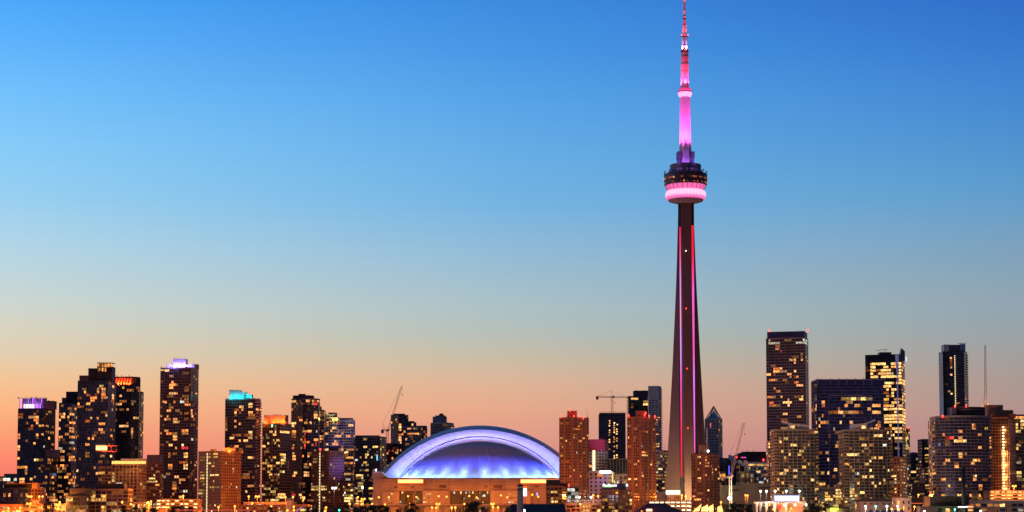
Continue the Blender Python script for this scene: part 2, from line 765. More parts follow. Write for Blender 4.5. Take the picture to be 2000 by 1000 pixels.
mb.face([(-9000, 1484, -1), (9000, 1484, -1), (9000, 1484, GZ), (-9000, 1484, GZ)])
structure(mb.build('ground', surf('city ground', (.07, .065, .06), .95, var=.4, scale=.02, streak=1)), 'city ground along the waterfront')
mb = MB()
mb.box(-900, 900, 1690, 1706, GZ + .004, GZ + .012)
structure(mb.build('road', surf('asphalt', (.05, .05, .052), .9)), 'road along the waterfront')

# ---------------------------------------------------------------- the tall communications tower
TD = 2000.0
TX = at(1343, 935, TD).x


def tz(y):
    return at(1340, y, TD).z


def tr(px):
    return px * TD / F


ct = thing('communications_tower', 'very tall tapering concrete communications tower with pink glowing pod and red lit mast', 'tower', (TX, TD, GZ))
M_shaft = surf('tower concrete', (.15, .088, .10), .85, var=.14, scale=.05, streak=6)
M_pod = surf('pod cladding', (.045, .045, .075), .45)


def ysec(L, t):
    pts = []
    for k in range(3):
        a = math.radians(-90 + 120 * k)
        u = Vector((math.cos(a), math.sin(a)))
        w = Vector((-u.y, u.x))
        for s in (-1, 1):
            q = u * L + w * (s * t)
            pts.append((TX + q.x, TD + q.y))
        a2 = a + math.radians(60)
        j = 1.155 * t + .6
        pts.append((TX + j * math.cos(a2), TD + j * math.sin(a2)))
    return pts


hw = [(392, 15.0), (430, 15.8), (460, 16.7), (510, 18.3), (560, 20.2), (610, 22.5), (660, 25), (710, 27.4), (760, 30.2), (810, 33), (860, 36.2), (910, 39.6), (960, 43.4), (1010, 47)]
mb = MB()
lev = []
for y, h in hw:
    L = (tr(h) - 2.6) / .866
    lev.append((ysec(L, 5.2), max(GZ - 1, tz(y))))
for (p0, z0), (p1, z1) in zip(lev, lev[1:]):
    mb.prism(p0, z0, z1, 0, p1)
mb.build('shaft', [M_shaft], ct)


def led_mat(name, stops):
    m = bpy.data.materials.new(name)
    m.use_nodes = True
    nt = m.node_tree
    nt.nodes.clear()
    g = nt.nodes.new('ShaderNodeTexCoord')
    sz = nt.nodes.new('ShaderNodeSeparateXYZ')
    nt.links.new(g.outputs['Generated'], sz.inputs[0])
    cr = nt.nodes.new('ShaderNodeValToRGB')
    while len(cr.color_ramp.elements) < len(stops):
        cr.color_ramp.elements.new(.5)
    for e, (p, c) in zip(cr.color_ramp.elements, stops):
        e.position = p
        e.color = (*c, 1)
    nt.links.new(sz.outputs[2], cr.inputs[0])
    e = nt.nodes.new('ShaderNodeEmission')
    e.inputs[1].default_value = 1.35
    nt.links.new(cr.outputs[0], e.inputs[0])
    o = nt.nodes.new('ShaderNodeOutputMaterial')
    nt.links.new(e.outputs[0], o.inputs[0])
    m.cycles.emission_sampling = 'NONE'
    return m


Rd, Pk, Mg, Lv, Bl = (1, .015, .05), (1, .07, .22), (1, .1, .6), (.78, .32, 1), (.45, .35, 1)
led_w = led_mat('shifting LED west', [(0, Rd), (.17, (1, .03, .1)), (.26, Pk), (.38, Mg), (.48, Lv), (.56, Lv), (.64, (1, .3, .55)), (.72, (.8, .3, .8)), (.8, (.85, .25, .7)), (.9, Pk), (1, Rd)])
led_e = led_mat('shifting LED east', [(0, Mg), (.2, (.9, .15, .85)), (.32, (.85, .2, 1)), (.45, (1, .1, .5)), (.58, (1, .12, .62)), (.7, (1, .13, .7)), (.8, (1, .04, .25)), (.88, Rd), (1, (1, .01, .02))])
for sgn, y0, y1, w, mt in ((-1, 446, 932, .7, led_w), (1, 444, 884, 1.2, led_e)):
    g = MB()
    x = TX + sgn * 6.75
    yb = TD - 4.3
    g.box(x - 1.7, x + 1.7, yb, yb + 3.2, GZ, tz(393), 0)
    sh = g.build('elevator_track', [M_dark], ct)
    s = MB()
    z = tz(y1)
    while z < tz(y0):
        s.box(x - w, x + w, yb - .35, yb - .05, z, z + 1.55)
        z += 2.05
    s.build('light_strip', [mt], sh)
# beacons on the front leg
for px, y, mt in ((1338, 605, E_red), (1339, 722, E_red), (1340, 838, E_red), (1338, 492, E_whitelamp)):
    p = at(px, y, TD)
    Lf = (tr(16.7 + (y - 460) * .053) - 2.6) / .866
    s = MB()
    s.ball((p.x, TD - Lf - .5, p.z), .65 if mt is E_red else .42, 0, 4)
    s.build('beacon', [mt], ct)
# pod
mb = MB()
mb.lathe(TX, TD, [(tr(15), tz(398)), (tr(20), tz(397)), (tr(33), tz(393.5)), (tr(35), tz(391))], 48)
mb.build('pod_underside', [surf('pod soffit', (.3, .24, .27), .8)], ct, True)


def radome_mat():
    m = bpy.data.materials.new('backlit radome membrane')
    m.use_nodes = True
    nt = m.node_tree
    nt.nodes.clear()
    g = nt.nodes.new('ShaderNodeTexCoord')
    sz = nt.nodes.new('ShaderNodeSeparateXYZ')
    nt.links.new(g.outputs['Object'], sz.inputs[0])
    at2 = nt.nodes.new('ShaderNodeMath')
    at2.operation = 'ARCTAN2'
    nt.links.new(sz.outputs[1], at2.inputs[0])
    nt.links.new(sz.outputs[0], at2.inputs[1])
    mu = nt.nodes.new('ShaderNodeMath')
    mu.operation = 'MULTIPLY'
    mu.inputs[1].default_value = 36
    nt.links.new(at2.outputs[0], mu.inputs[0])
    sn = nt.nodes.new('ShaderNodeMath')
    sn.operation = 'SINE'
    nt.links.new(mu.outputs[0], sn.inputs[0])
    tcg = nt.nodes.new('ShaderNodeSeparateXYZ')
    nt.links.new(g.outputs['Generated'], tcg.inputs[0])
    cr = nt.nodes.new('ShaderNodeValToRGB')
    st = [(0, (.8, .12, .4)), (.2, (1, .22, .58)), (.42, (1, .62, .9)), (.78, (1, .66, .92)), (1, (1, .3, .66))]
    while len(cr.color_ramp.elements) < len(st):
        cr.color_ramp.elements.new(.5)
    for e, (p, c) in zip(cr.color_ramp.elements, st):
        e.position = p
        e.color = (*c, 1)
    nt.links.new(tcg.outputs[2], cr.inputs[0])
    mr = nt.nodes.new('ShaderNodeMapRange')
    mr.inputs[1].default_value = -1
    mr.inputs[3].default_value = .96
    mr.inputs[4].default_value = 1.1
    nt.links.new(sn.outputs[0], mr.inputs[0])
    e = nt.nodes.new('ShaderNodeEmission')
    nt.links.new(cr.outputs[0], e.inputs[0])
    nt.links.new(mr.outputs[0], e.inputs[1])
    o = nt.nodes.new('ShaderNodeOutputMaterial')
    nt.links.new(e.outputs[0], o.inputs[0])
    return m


prof = []
for k in range(13):
    a = -math.pi / 2 + math.pi * k / 12
    prof.append((tr(33.5) + tr(6.8) * math.cos(a), (tz(391) + tz(372)) / 2 + (tz(372) - tz(391)) / 2 * math.sin(a)))
mb = MB()
mb.lathe(TX, TD, prof, 72)
mb.build('radome', [radome_mat()], ct, True)
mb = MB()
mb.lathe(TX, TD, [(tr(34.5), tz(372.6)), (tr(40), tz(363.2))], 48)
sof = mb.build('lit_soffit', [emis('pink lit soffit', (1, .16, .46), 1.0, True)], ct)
mb = MB()
for k in range(24):
    a = 2 * math.pi * k / 24
    c, s_ = math.cos(a), math.sin(a)
    mb.bar((TX + c * tr(34.9), TD + s_ * tr(34.9), tz(372.6)), (TX + c * tr(40.5), TD + s_ * tr(40.5), tz(363)), .22)
mb.build('soffit_rib', [M_pod], sof, stuff=True)
mb = MB()
mb.lathe(TX, TD, [(tr(39.5), tz(363.5)), (tr(41.6), tz(362.6)), (tr(42.2), tz(357.5)), (tr(41.2), tz(357.2)), (tr(41.2), tz(354.6)), (tr(42.7), tz(354)), (tr(42.7), tz(347)), (tr(41.6), tz(346.6)), (tr(41.6), tz(344)),
                  (tr(42.9), tz(343.6)), (tr(42.4), tz(341.5)), (tr(37.5), tz(340.8)), (tr(34), tz(335.5)), (tr(30.4), tz(332.5)), (tr(30.4), tz(322.6)), (tr(29.3), tz(322.3)), (tr(29.0), tz(323.6))], 64)
mb.build('pod', [M_pod], ct)
mb = MB()
mb.lathe(TX, TD, [(tr(30.6), tz(333.2)), (tr(30.8), tz(323.4))], 48)
mb.build('roof_drum', [surf('pod drum', (.11, .11, .17), .6)], ct)
rw = random.Random(4)
for y0, y1, pr, n in ((349.2, 353.2, .72, 76), (358.0, 361.6, .55, 76)):
    for k in range(n):
        a = math.pi + math.pi * 2 * k / n
        if math.sin(a) > -.05 or rw.random() > pr:
            continue
        r = tr(42.75) + .08 if y0 < 355 else tr(42.2) + .08
        c, s_ = math.cos(a), math.sin(a)
        o = bpy.data.objects.new('window', unit_window(rw.choice('wdddddr')))
        COL.objects.link(o)
        o.parent = ct
        o.location = (c * r, s_ * r, (tz(y0) + tz(y1)) / 2 - GZ)
        o.rotation_euler = (0, 0, a + math.pi / 2)
        o.scale = (1.5, .2, (tz(y0) - tz(y1)) * .8)
for k in range(14):        # small dishes and aerials round the pod roof
    a = math.pi * 2 * k / 14 + .2
    mb = MB()
    r = tr(40.2)
    p = Vector((TX + r * math.cos(a), TD + r * math.sin(a), tz(341)))
    mb.bar(p, p + Vector((0, 0, 3.2)), .15)
    mb.bar(p + Vector((math.cos(a) * .4, math.sin(a) * .4, 2.4)), p + Vector((math.cos(a) * 1.3, math.sin(a) * 1.3, 2.4)), .5, 0, 10, 1.25)
    mb.build('pod_dish', [M_steel], ct)
# shaft above the pod
SX = at(1339.6, 300, TD).x
mb = MB()


def hexa(r, ph=0):
    return [(TX + tr(r) * math.cos(math.radians(60 * k + ph)), TD + tr(r) * math.sin(math.radians(60 * k + ph))) for k in range(6)]


mb.prism(hexa(14.2), tz(323), tz(310), 0, hexa(13.2))
mb.prism(hexa(12.0), tz(310.2), tz(285), 0, hexa(11.7))
mb.prism(hexa(10.9), tz(285.2), tz(188), 0, hexa(10.2))
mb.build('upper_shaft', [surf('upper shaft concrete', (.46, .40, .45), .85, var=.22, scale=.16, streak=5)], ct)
for s_ in (-1, 1):
    mb = MB()
    x = TX + s_ * tr(13.4)
    mb.box(x - tr(3.6), x + tr(3.6), TD - 7, TD + 7, tz(311), tz(298), 0)
    mb.box(x - tr(2.6), x + tr(2.6), TD - 5.5, TD + 5.5, tz(322), tz(311.05), 0)
    mb.build('equipment_box', [surf('equipment box', (.13, .11, .19), .7)], ct)
mb = MB()
mb.lathe(TX, TD, [(tr(10.6), tz(190)), (tr(12.4), tz(188)), (tr(13.8), tz(184)), (tr(14.0), tz(181))], 40)
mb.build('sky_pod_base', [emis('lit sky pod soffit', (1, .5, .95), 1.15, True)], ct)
mb = MB()
mb.lathe(TX, TD, [(tr(14.1), tz(181.2)), (tr(14.2), tz(178.2)), (tr(13), tz(177)), (tr(8.6), tz(170.5))], 40)
mb.build('sky_pod', [surf('sky pod', (.5, .16, .24), .6)], ct)
for k in range(12):
    a = math.pi * 2 * k / 12
    o = bpy.data.objects.new('window', unit_window('d'))
    if math.sin(a) > 0.05:
        continue
    COL.objects.link(o)
    o.parent = ct
    o.location = (math.cos(a) * tr(14.25), math.sin(a) * tr(14.25), tz(179.7) - GZ)
    o.rotation_euler = (0, 0, a + math.pi / 2)
    o.scale = (1.6, .2, 1.0)
for k in range(5):
    a = math.radians(-150 + 30 * k)
    lamp('POINT', (TX + tr(15.6) * math.cos(a), TD + tr(15.6) * math.sin(a), tz(174.5)), 5e2, (1, .12, .45), ct, .3)
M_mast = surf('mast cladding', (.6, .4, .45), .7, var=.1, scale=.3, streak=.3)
for nm, prof in (('mast_tube', [(7.8, 171), (7.4, 102), (7.4, 100)]), ('mast_collar', [(7.8, 103), (7.8, 99.6)]), ('mast_tube', [(5.9, 100), (5.5, 72)]), ('mast_collar', [(6.3, 73), (6.3, 70.6)]),
                 ('mast_tube', [(3.3, 71), (2.6, 37)]), ('mast_collar', [(2.7, 37.6), (2.7, 31)]), ('mast_tube', [(2.2, 31.5), (1.9, 4)]), ('mast_collar', [(2.2, 5), (2.2, 2)]), ('mast_tube', [(1.4, 2.2), (.5, -12)])):
    mb = MB()
    mb.lathe(TX, TD, [(tr(r), tz(y)) for r, y in prof], 20)
    mb.build(nm, [M_dark if nm == 'mast_collar' else M_mast], ct)
mb = MB()
for y in (90, 112, 126, 140, 154, 50, 62, 20):
    r = 7.75 if y > 100 else 6.2 if y > 71 else 3.15 if y > 36 else 2.25
    mb.lathe(TX, TD, [(tr(r), tz(y)), (tr(r), tz(y) + .35)], 20)
mb.build('mast_joint', [surf('mast joint', (.3, .15, .2), .7)], ct, stuff=True)
for y in (3, 34, 70, 99.5):
    for dx in ((-6, 0, 6) if y == 70 else (0,)):
        s = MB()
        s.ball((TX + tr(dx), TD - tr(9 if y > 90 else 6.6 if y > 60 else 3.2), tz(y)), .75, 0, 4)
        s.build('beacon', [E_red], ct)


def uplight(parent, r, zl, zaim, raim, n, power, col, ang, ph=-90, rad=.6):
    for k in range(n):
        a = math.radians(ph + 360 * k / n)
        c, s_ = math.cos(a), math.sin(a)
        lamp('SPOT', (TX + c * r, TD + s_ * r, zl), power, col, parent, rad, (TX + c * raim, TD + s_ * raim, zaim), ang)


uplight(ct, tr(28.5), tz(321.5), tz(228), tr(9), 6, 0.95e6, (1, .09, .66), 30, -60)
uplight(ct, tr(17), tz(297), tz(200), tr(8), 6, 1.2e5, (1, .1, .7), 26, -60)
for s_ in (-1, 0, 1):
    lamp('POINT', (TX + s_ * 9, TD - 15, tz(318)), 3.2e3, (.5, .14, 1), ct, .5)
uplight(ct, tr(12.2), tz(170), tz(140), tr(5), 5, 1.0e5, (1, .06, .28), 55)
uplight(ct, tr(12.2), tz(170), tz(100), tr(7), 5, 2.6e5, (1, .045, .16), 22, -54)
uplight(ct, tr(8.6), tz(99), tz(84), tr(4), 4, 3.2e4, (.62, .42, 1), 65, -60)
uplight(ct, tr(6.8), tz(70), tz(45), tr(2), 4, 7e4, (1, .03, .02), 40, -60)
uplight(ct, tr(4.2), tz(33), tz(10), tr(1.2), 3, 2.2e4, (1, .06, .06), 40, -90)

# ---------------------------------------------------------------- domed stadium
SY = 1985.0
stad = thing('domed_stadium', 'huge domed stadium under a blue and lavender lit arched roof above orange lit concrete walls', 'stadium', (at(938, 950, SY).x, SY, GZ))
SXC = 938.0
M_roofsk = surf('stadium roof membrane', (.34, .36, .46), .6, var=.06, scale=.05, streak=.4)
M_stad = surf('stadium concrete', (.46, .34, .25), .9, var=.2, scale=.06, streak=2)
M_stad2 = surf('stadium panel joint', (.17, .11, .08), .9)


def arc(w, s):
    R = (w * w + s * s) / (2 * s)
    return lambda x: math.sqrt(max(0, R * R - x * x)) - (R - s)


def curve(w, s, Y, n=64, x0=-1.0):
    f = arc(w, s)
    out = []
    for k in range(n + 1):
        t = -1 + 2 * k / n
        out.append(at(SXC + w * t, 934 - f(w * t), Y))
    return out


cA, cB, cC, cD = (200, 103), (193, 95), (158, 80), (155, 73)


def lerp(p, q, t):
    return (p[0] + (q[0] - p[0]) * t, p[1] + (q[1] - p[1]) * t)


mb = MB()
mb.grid([curve(*cB, SY + 9), curve(*lerp(cB, cA, .55), SY + 22), curve(*cA, SY + 40), curve(201, 102.5, SY + 60), curve(200, 99, SY + 95)])
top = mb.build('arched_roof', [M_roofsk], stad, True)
mb = MB()
rows = []
for k in range(7):
    t = k / 6
    w, s = lerp((159.5, 82), cB, t)
    rows.append(curve(w, s, SY + .5 + 8.5 * t ** 1.2))
mb.grid(rows)
band = mb.build('roof_band', [M_roofsk], top, True)
mb = MB()
mb.grid([curve(*cC, SY - 1.0), curve(159.5, 82, SY + .5)])
mb.build('roof_gap', [M_black], top)
mb = MB()
mb.grid([curve(155.5, 73.5, SY + .8), curve(*lerp(cD, cC, .5), SY - .8), curve(*cC, SY - 1.0)])
mb.build('roof_lip', [M_roofsk], top, True)
mb = MB()
for k in range(3, 64, 4):
    for r0, r1 in zip(rows, rows[1:]):
        mb.bar(r0[k] + Vector((0, -.12, .05)), r1[k] + Vector((0, -.12, .05)), .07)
mb.build('roof_seam', [surf('roof seam', (.3, .3, .36), .6)], band, stuff=True)
# the shell that bulges towards the lake
zb = at(SXC, 934, SY - 48).z
Xc = at(SXC, 934, SY).x
wS = 155.5 * SY / F
hS = at(SXC, 861.5, SY).z - zb
fS = arc(wS, hS)


def shell(r, a, lift=0.0):
    rr = wS * r
    return Vector((Xc + rr * math.cos(a), SY - rr * math.sin(a) * .6, zb + fS(rr) + lift))


mb = MB()
NA, NR = 60, 22
for i in range(NA):
    a0, a1 = math.pi * i / NA, math.pi * (i + 1) / NA
    for j in range(NR):
        r0, r1 = j / NR, (j + 1) / NR
        q = [shell(r1, a0), shell(r1, a1), shell(r0, a1), shell(r0, a0)]
        if j == 0:
            q = q[:3]
        mb.face(q[::-1], 0)
sm = mb.build('dome_shell', [M_roofsk], stad, True)
mb = MB()
for i in range(1, 20):
    a = math.pi * i / 20
    pts = [shell(r / 16, a, .12) for r in range(3, 17)]
    for p, q in zip(pts, pts[1:]):
        mb.bar(p, q, .2 if i in (9, 12) else .1)
mb.build('shell_rib', [surf('pale shell rib', (.6, .6, .68), .5)], sm, stuff=True)
mb = MB()
for r_ in (.35, .52, .68, .84):
    pts = [shell(r_, math.pi * k / 80, .03) for k in range(81)]
    for p, q in zip(pts, pts[1:]):
        mb.bar(p, q, .12)
mb.build('shell_joint', [surf('shell joint', (.25, .25, .32), .5)], sm, stuff=True)
# walls
WYF = SY - 58          # front wall


def wx(px):
    return at(px, 950, WYF).x


zr = at(SXC, 934, WYF).z
zy = lambda y: at(SXC, y, WYF).z
mb = MB()
XL, XR = wx(728), wx(1140)
mb.prism([(XL, WYF + 4), (wx(745), WYF), (wx(1125), WYF), (XR, WYF + 4), (XR, SY + 92), (XL, SY + 92)], GZ, zr - .3)
# the raised corner that carries the arch
for xs in ((728, 743, 761), (1143, 1128, 1112)):
    a, c, d = (at(q, 934, WYF + 14).x for q in xs)
    zt, zm = at(SXC, 920.5, WYF + 14).z, zr - .6
    y0, y1 = WYF + 6, SY + 60
    poly = [(a, zm), (d, zm), (c, zt), (a, zt)] if a < d else [(d, zm), (a, zm), (a, zt), (c, zt)]
    n0 = len(mb.v)
    mb.v += [(x, y0, z) for x, z in poly] + [(x, y1, z) for x, z in poly]
    for f in ((0, 1, 2, 3), (7, 6, 5, 4), (1, 0, 4, 5), (2, 1, 5, 6), (3, 2, 6, 7), (0, 3, 7, 4)):
        mb.f.append(tuple(n0 + q for q in f))
        mb.m.append(0)
        mb.c.append(1)
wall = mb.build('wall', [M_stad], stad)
mb = MB()
for y in (941.5, 947.2, 953.5):
    mb.box(wx(746), wx(1124), WYF - .15, WYF, zy(y) - .12, zy(y) + .12)
for px in (774, 791, 810, 829, 852, 877, 903, 930, 958, 986, 1014, 1040, 1066, 1092):
    mb.box(wx(px) - .12, wx(px) + .12, WYF - .18, WYF, zy(958), zr - .6)
mb.box(wx(745), wx(1125), WYF - .6, WYF, zr - .6, zr + .35)
mb.build('wall_joint', [M_stad2], wall, stuff=True)
mb = MB()
for x0, x1, y0, y1 in ((769, 776, 949, 954), (803, 808, 949, 953), (857, 872, 947.5, 953), (945, 953, 948.5, 952), (964, 981, 947, 953), (1044, 1052, 948, 952), (833, 835, 948, 952)):
    mb.box(wx(x0), wx(x1), WYF - .2, WYF, zy(y1), zy(y0))
mb.build('vent', [surf('stadium vent', (.22, .13, .1), .9)], stad, stuff=True)
# lower blocks and the glazed bays between them
for x0, x1, y0 in ((747, 779.5, 960), (826, 876, 958), (958.5, 1036, 958)):
    mb = MB()
    d = 7
    Y = WYF - d
    X0, X1 = at(x0, 970, Y).x, at(x1, 970, Y).x
    mb.box(X0, X1, Y, WYF + .5, GZ, at(SXC, y0, Y).z)
    for y in (965, 971, 977, 983):
        z = at(SXC, y, Y).z
        mb.box(X0, X1, Y - .06, Y, z - .08, z + .08, 1)
    mb.box(X0 - .2, X1 + .2, Y - .25, WYF, at(SXC, y0, Y).z, at(SXC, y0, Y).z + .5, 1)
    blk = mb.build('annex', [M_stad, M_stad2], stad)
    for y in ((964.8, 972.6, 980.8) if x0 > 780 else (964.6, 970.6, 976.4, 982.4)):
        for xa, xb in {747: [(759, 761.5), (763.5, 767)], 826: [(826.5, 844)], 958.5: [(993, 1010)]}[x0]:
            for q in range(max(1, int((xb - xa) / 4.2))):
                w0 = xa + (xb - xa) * q / max(1, int((xb - xa) / 4.2))
                w1 = xa + (xb - xa) * (q + 1) / max(1, int((xb - xa) / 4.2)) - .35
                o = bpy.data.objects.new('window', unit_window('y' if y < 966 else random.Random(int(w0 * 7 + y)).choice('ydW')))
                COL.objects.link(o)
                o.parent = blk
                xm = (at(w0, y, Y).x + at(w1, y, Y).x) / 2
                o.location = Vector((xm, Y - .05, at(SXC, y, Y).z)) - BASE[blk.name]
                o.scale = (at(w1, y, Y).x - at(w0, y, Y).x, .2, 1.0)
rs = random.Random(12)
for x0, x1, lit in ((780.5, 791.5, .06), (794.5, 807.5, .08), (811.5, 825, .08), (879, 902, .16), (905, 929, .26), (932.5, 957, .3)):
    mb = MB()
    Y = WYF - .5
    X0, X1 = at(x0, 970, Y).x, at(x1, 970, Y).x
    z0, z1 = GZ, at(SXC, 959, Y).z
    mb.box(X0, X1, Y, WYF - .02, z0, z1, 1)
    nb, nf = max(3, int((X1 - X0) / 1.6)), 8
    fh = (z1 - z0) / nf
    fr = mb
    bayo = None
    cells = [(i, j) for i in range(nb) for j in range(nf)]
    for i in range(nb + 1):
        x = X0 + (X1 - X0) * i / nb
        mb.box(x - .08, x + .08, Y - .22, Y, z0, z1, 0)
    for j in range(nf + 1):
        z = z0 + fh * j
        mb.box(X0, X1, Y - .2, Y, z - (.35 if j % 2 == 0 else .08), z + .08, 0)
    for s_ in (X0 - .7, X1 + .7):
        mb.box(s_ - .7, s_ + .7, Y - 2.2, WYF, z0, z1 + .2, 2)
    bayo = mb.build('glazed_bay', [M_dark, glass('bay glass', (.02, .018, .02), .0, .45), M_stad], stad)
    for i, j in cells:
        if rs.random() < lit * .75 * (1.6 if j in (2, 7) else .8):
            o = bpy.data.objects.new('window', unit_window(rs.choice('yyWWwd')))
            COL.objects.link(o)
            o.parent = bayo
            o.location = Vector((X0 + (X1 - X0) * (i + .5) / nb, Y - .05, z0 + fh * (j + .5))) - BASE[bayo.name]
            o.scale = ((X1 - X0) / nb * .85, .12, fh * .7)
# long ticker screens
for x0, x1 in ((777.5, 826.5), (1017, 1094)):
    mb = MB()
    mb.box(wx(x0) - .6, wx(x1) + .6, WYF - 1.6, WYF - .65, zy(944) - .5, zy(936) + .5)
    fr = mb.build('screen_frame', [emis('red screen edge', (1, .07, .03), .9)], stad)
    mb = MB()
    n = 18
    for k in range(n):
        a, c = wx(x0 + (x1 - x0) * k / n), wx(x0 + (x1 - x0) * (k + 1) / n)
        mb.box(a, c - .12, WYF - 1.9, WYF - 1.61, zy(943.4), zy(936.6))
    mb.build('ticker_screen', [emis('yellow screen', (1, .74, .2), 1.7, True)], fr)
# roof edge floodlights: small housings on the rim with their lamps
for k in range(22):
    a = math.pi * (k + .5) / 22
    p = shell(1.03, a)
    mb = MB()
    mb.box(p.x - .5, p.x + .5, p.y - 3.2, p.y - 2.6, zr - .3, zr + .9)
    fx = mb.build('floodlight', [M_dark], stad)
    dimm = .3 if k in (11,) else 1.0
    lamp('POINT', (p.x, p.y - 2.9, zr + 1.4), 1.15e4 * dimm, (.3, .5, 1.0), stad, 1.0)
    if k % 2 == 0:
        q2 = shell(.36, a)
        lamp('SPOT', (p.x, p.y - 5.0, zr + 2.0), 1.4e5, (.06, .08, 1.0), stad, 1.0, q2, 70, .9)
        lamp('SPOT', (p.x, p.y - 5.0, zr + 2.2), 1.5e5, (.03, .06, 1.0), stad, 1.0, shell(.12, a), 38, 1.0)
bb = curve(184, 91.5, SY + 6, 30)
pp_ = curve(152, 72, SY - 15, 30)
b1, b2 = curve(172, 86, SY + 3, 30), curve(191, 94.3, SY + 8, 30)
for k in range(1, 30):
    p = pp_[k] + Vector((0, 0, 1.8))
    lamp('SPOT', p, 2.3e4, (.44, .38, 1.0), stad, 2.0, b1[k], 64, 1.0)
    lamp('SPOT', p, 1.0e5, (.44, .38, 1.0), stad, 2.0, b2[k], 34, .8)
for px, y, pw, c in ((1312, 975, 9.0e4, (1, .62, .3)), (1338, 975, 1.1e5, (1, .6, .2)), (1349, 968, 2.6e4, (.75, 1, .25))):  # added floodlights at the tower foot, standing in for the wider city glow
    p = at(px, y, TD - 52)
    mb = MB()
    mb.box(p.x - .6, p.x + .6, p.y, p.y + .8, p.z - .4, p.z + .5)
    mb.bar((p.x, p.y + .4, GZ), (p.x, p.y + .4, p.z - .4), .2)
    mb.build('floodlight', [M_dark], ct)
    lamp('POINT', (p.x, p.y + 2.5, p.z + .6), pw, c, ct, .6)

# ---------------------------------------------------------------- the blocks, west to east
# tower with a purple lit glass crown
t, zt, D = tower('condo_tower', 'dark navy glass condo tower with purple lit glass crown', 'tower', fpq(1900, 33, 84, 106, 6), 798, M_navy, G_navy, 2.95, 3.2, lit=.03, seed=11,
    rects=[(34, 804, 43, 809), (66, 809, 78, 821), (69, 821, 78, 830), (48, 826, 54, 830), (78, 830, 86, 835), (90, 832, 94, 837), (68, 846, 77, 858), (35, 846, 42, 858), (69, 867, 76, 872), (100, 864, 105, 869), (33, 893, 40, 898),
           (75, 895, 84, 901), (94, 894, 98, 904), (46, 908, 55, 926), (33, 912, 44, 917), (36, 868, 41, 880), (52, 858, 56, 864), (40, 930, 46, 942), (57, 932, 62, 936)],
    balc=[(3, .9, 1.0, 1.6), (0, .0, .3, .8)], roofs=[(85, 105, 783, M_purple, 4, 13, 'penthouse', None)])
# crown: open glass screen with light bars
mb = MB()
fpc = fpq(1899.5, 35.5, 83.5, 90, 6)
zc0, zc1 = zt, at(1000, 776.5, 1900).z
a, b_ = Vector(fpc[3]), Vector(fpc[0])
d = (b_ - a).normalized()
L_ = (b_ - a).length
nv = Vector((d.y, -d.x))
for i in range(9):
    q = a + d * (L_ * i / 8)
    mb.slab(q - d * .15, q + d * .15, nv, -.3, 0, zc0, zc1)
for z in (zc0 + .1, (zc0 + zc1) / 2, zc1 - .3):
    mb.slab(a, b_, nv, -.3, .02, z, z + .3)
    mb.slab(Vector(fpc[0]), Vector(fpc[1]), Vector((d.x, d.y)), -.3, .02, z, z + .3)
mb.slab(a, b_, nv, -8, -7.6, zc0, zc1 - .4)
cr_ = mb.build('crown_screen', [M_navy], t)
E_purple = emis('purple light bar', (.55, .12, 1), 2.2)
for f0, lo, hi in ((.06, 0, 1), (.36, .45, 1), (.53, .45, 1), (.62, .0, 1), (.7, 0, .5), (.84, 0, .5), (.89, .45, 1)):
    mb = MB()
    q = a + d * (L_ * f0)
    mb.slab(q - d * .35, q + d * .35, nv, -.6, -.35, zc0 + (zc1 - zc0) * lo, zc0 + (zc1 - zc0) * hi - .3)
    mb.build('light_bar', [E_purple], cr_)
mb = MB()
q = a + d * (L_ * .07)
mb.slab(q, a + d * (L_ * .5), nv, -7, -6.8, zc0 + .3, zc0 + (zc1 - zc0) * .45)
mb.build('lit_lounge', [emis('violet white lounge', (1, .75, .9), 1.5)], cr_)
for f0 in (.2, .6):
    q = a + d * (L_ * f0)
    lamp('POINT', (q.x, q.y + 4, zc0 + 3), 6e3, (.7, .3, 1), t, .6)
masts(t, 1903, [(36, 774, 777), (62, 774.5, 777), (71, 774.5, 777), (95, 779, 783)], M_black)

tower('condo_block', 'short navy glass block with plain mauve roof box beside the purple crowned tower', 'apartment block', fpq(1880, 66, 97, 113, 8), 893, M_navy, G_navy, 2.95, 3.0, lit=.07, seed=12,
      rects=[(75, 895, 84, 901), (94, 894, 99, 904), (75, 912, 81, 917), (88, 929, 92, 933), (96, 938, 101, 948), (94, 969, 108, 978), (103, 924, 110, 927, 'u')], roofs=[(89, 112, 878.5, M_purple, 3, 12, 'penthouse', None)])

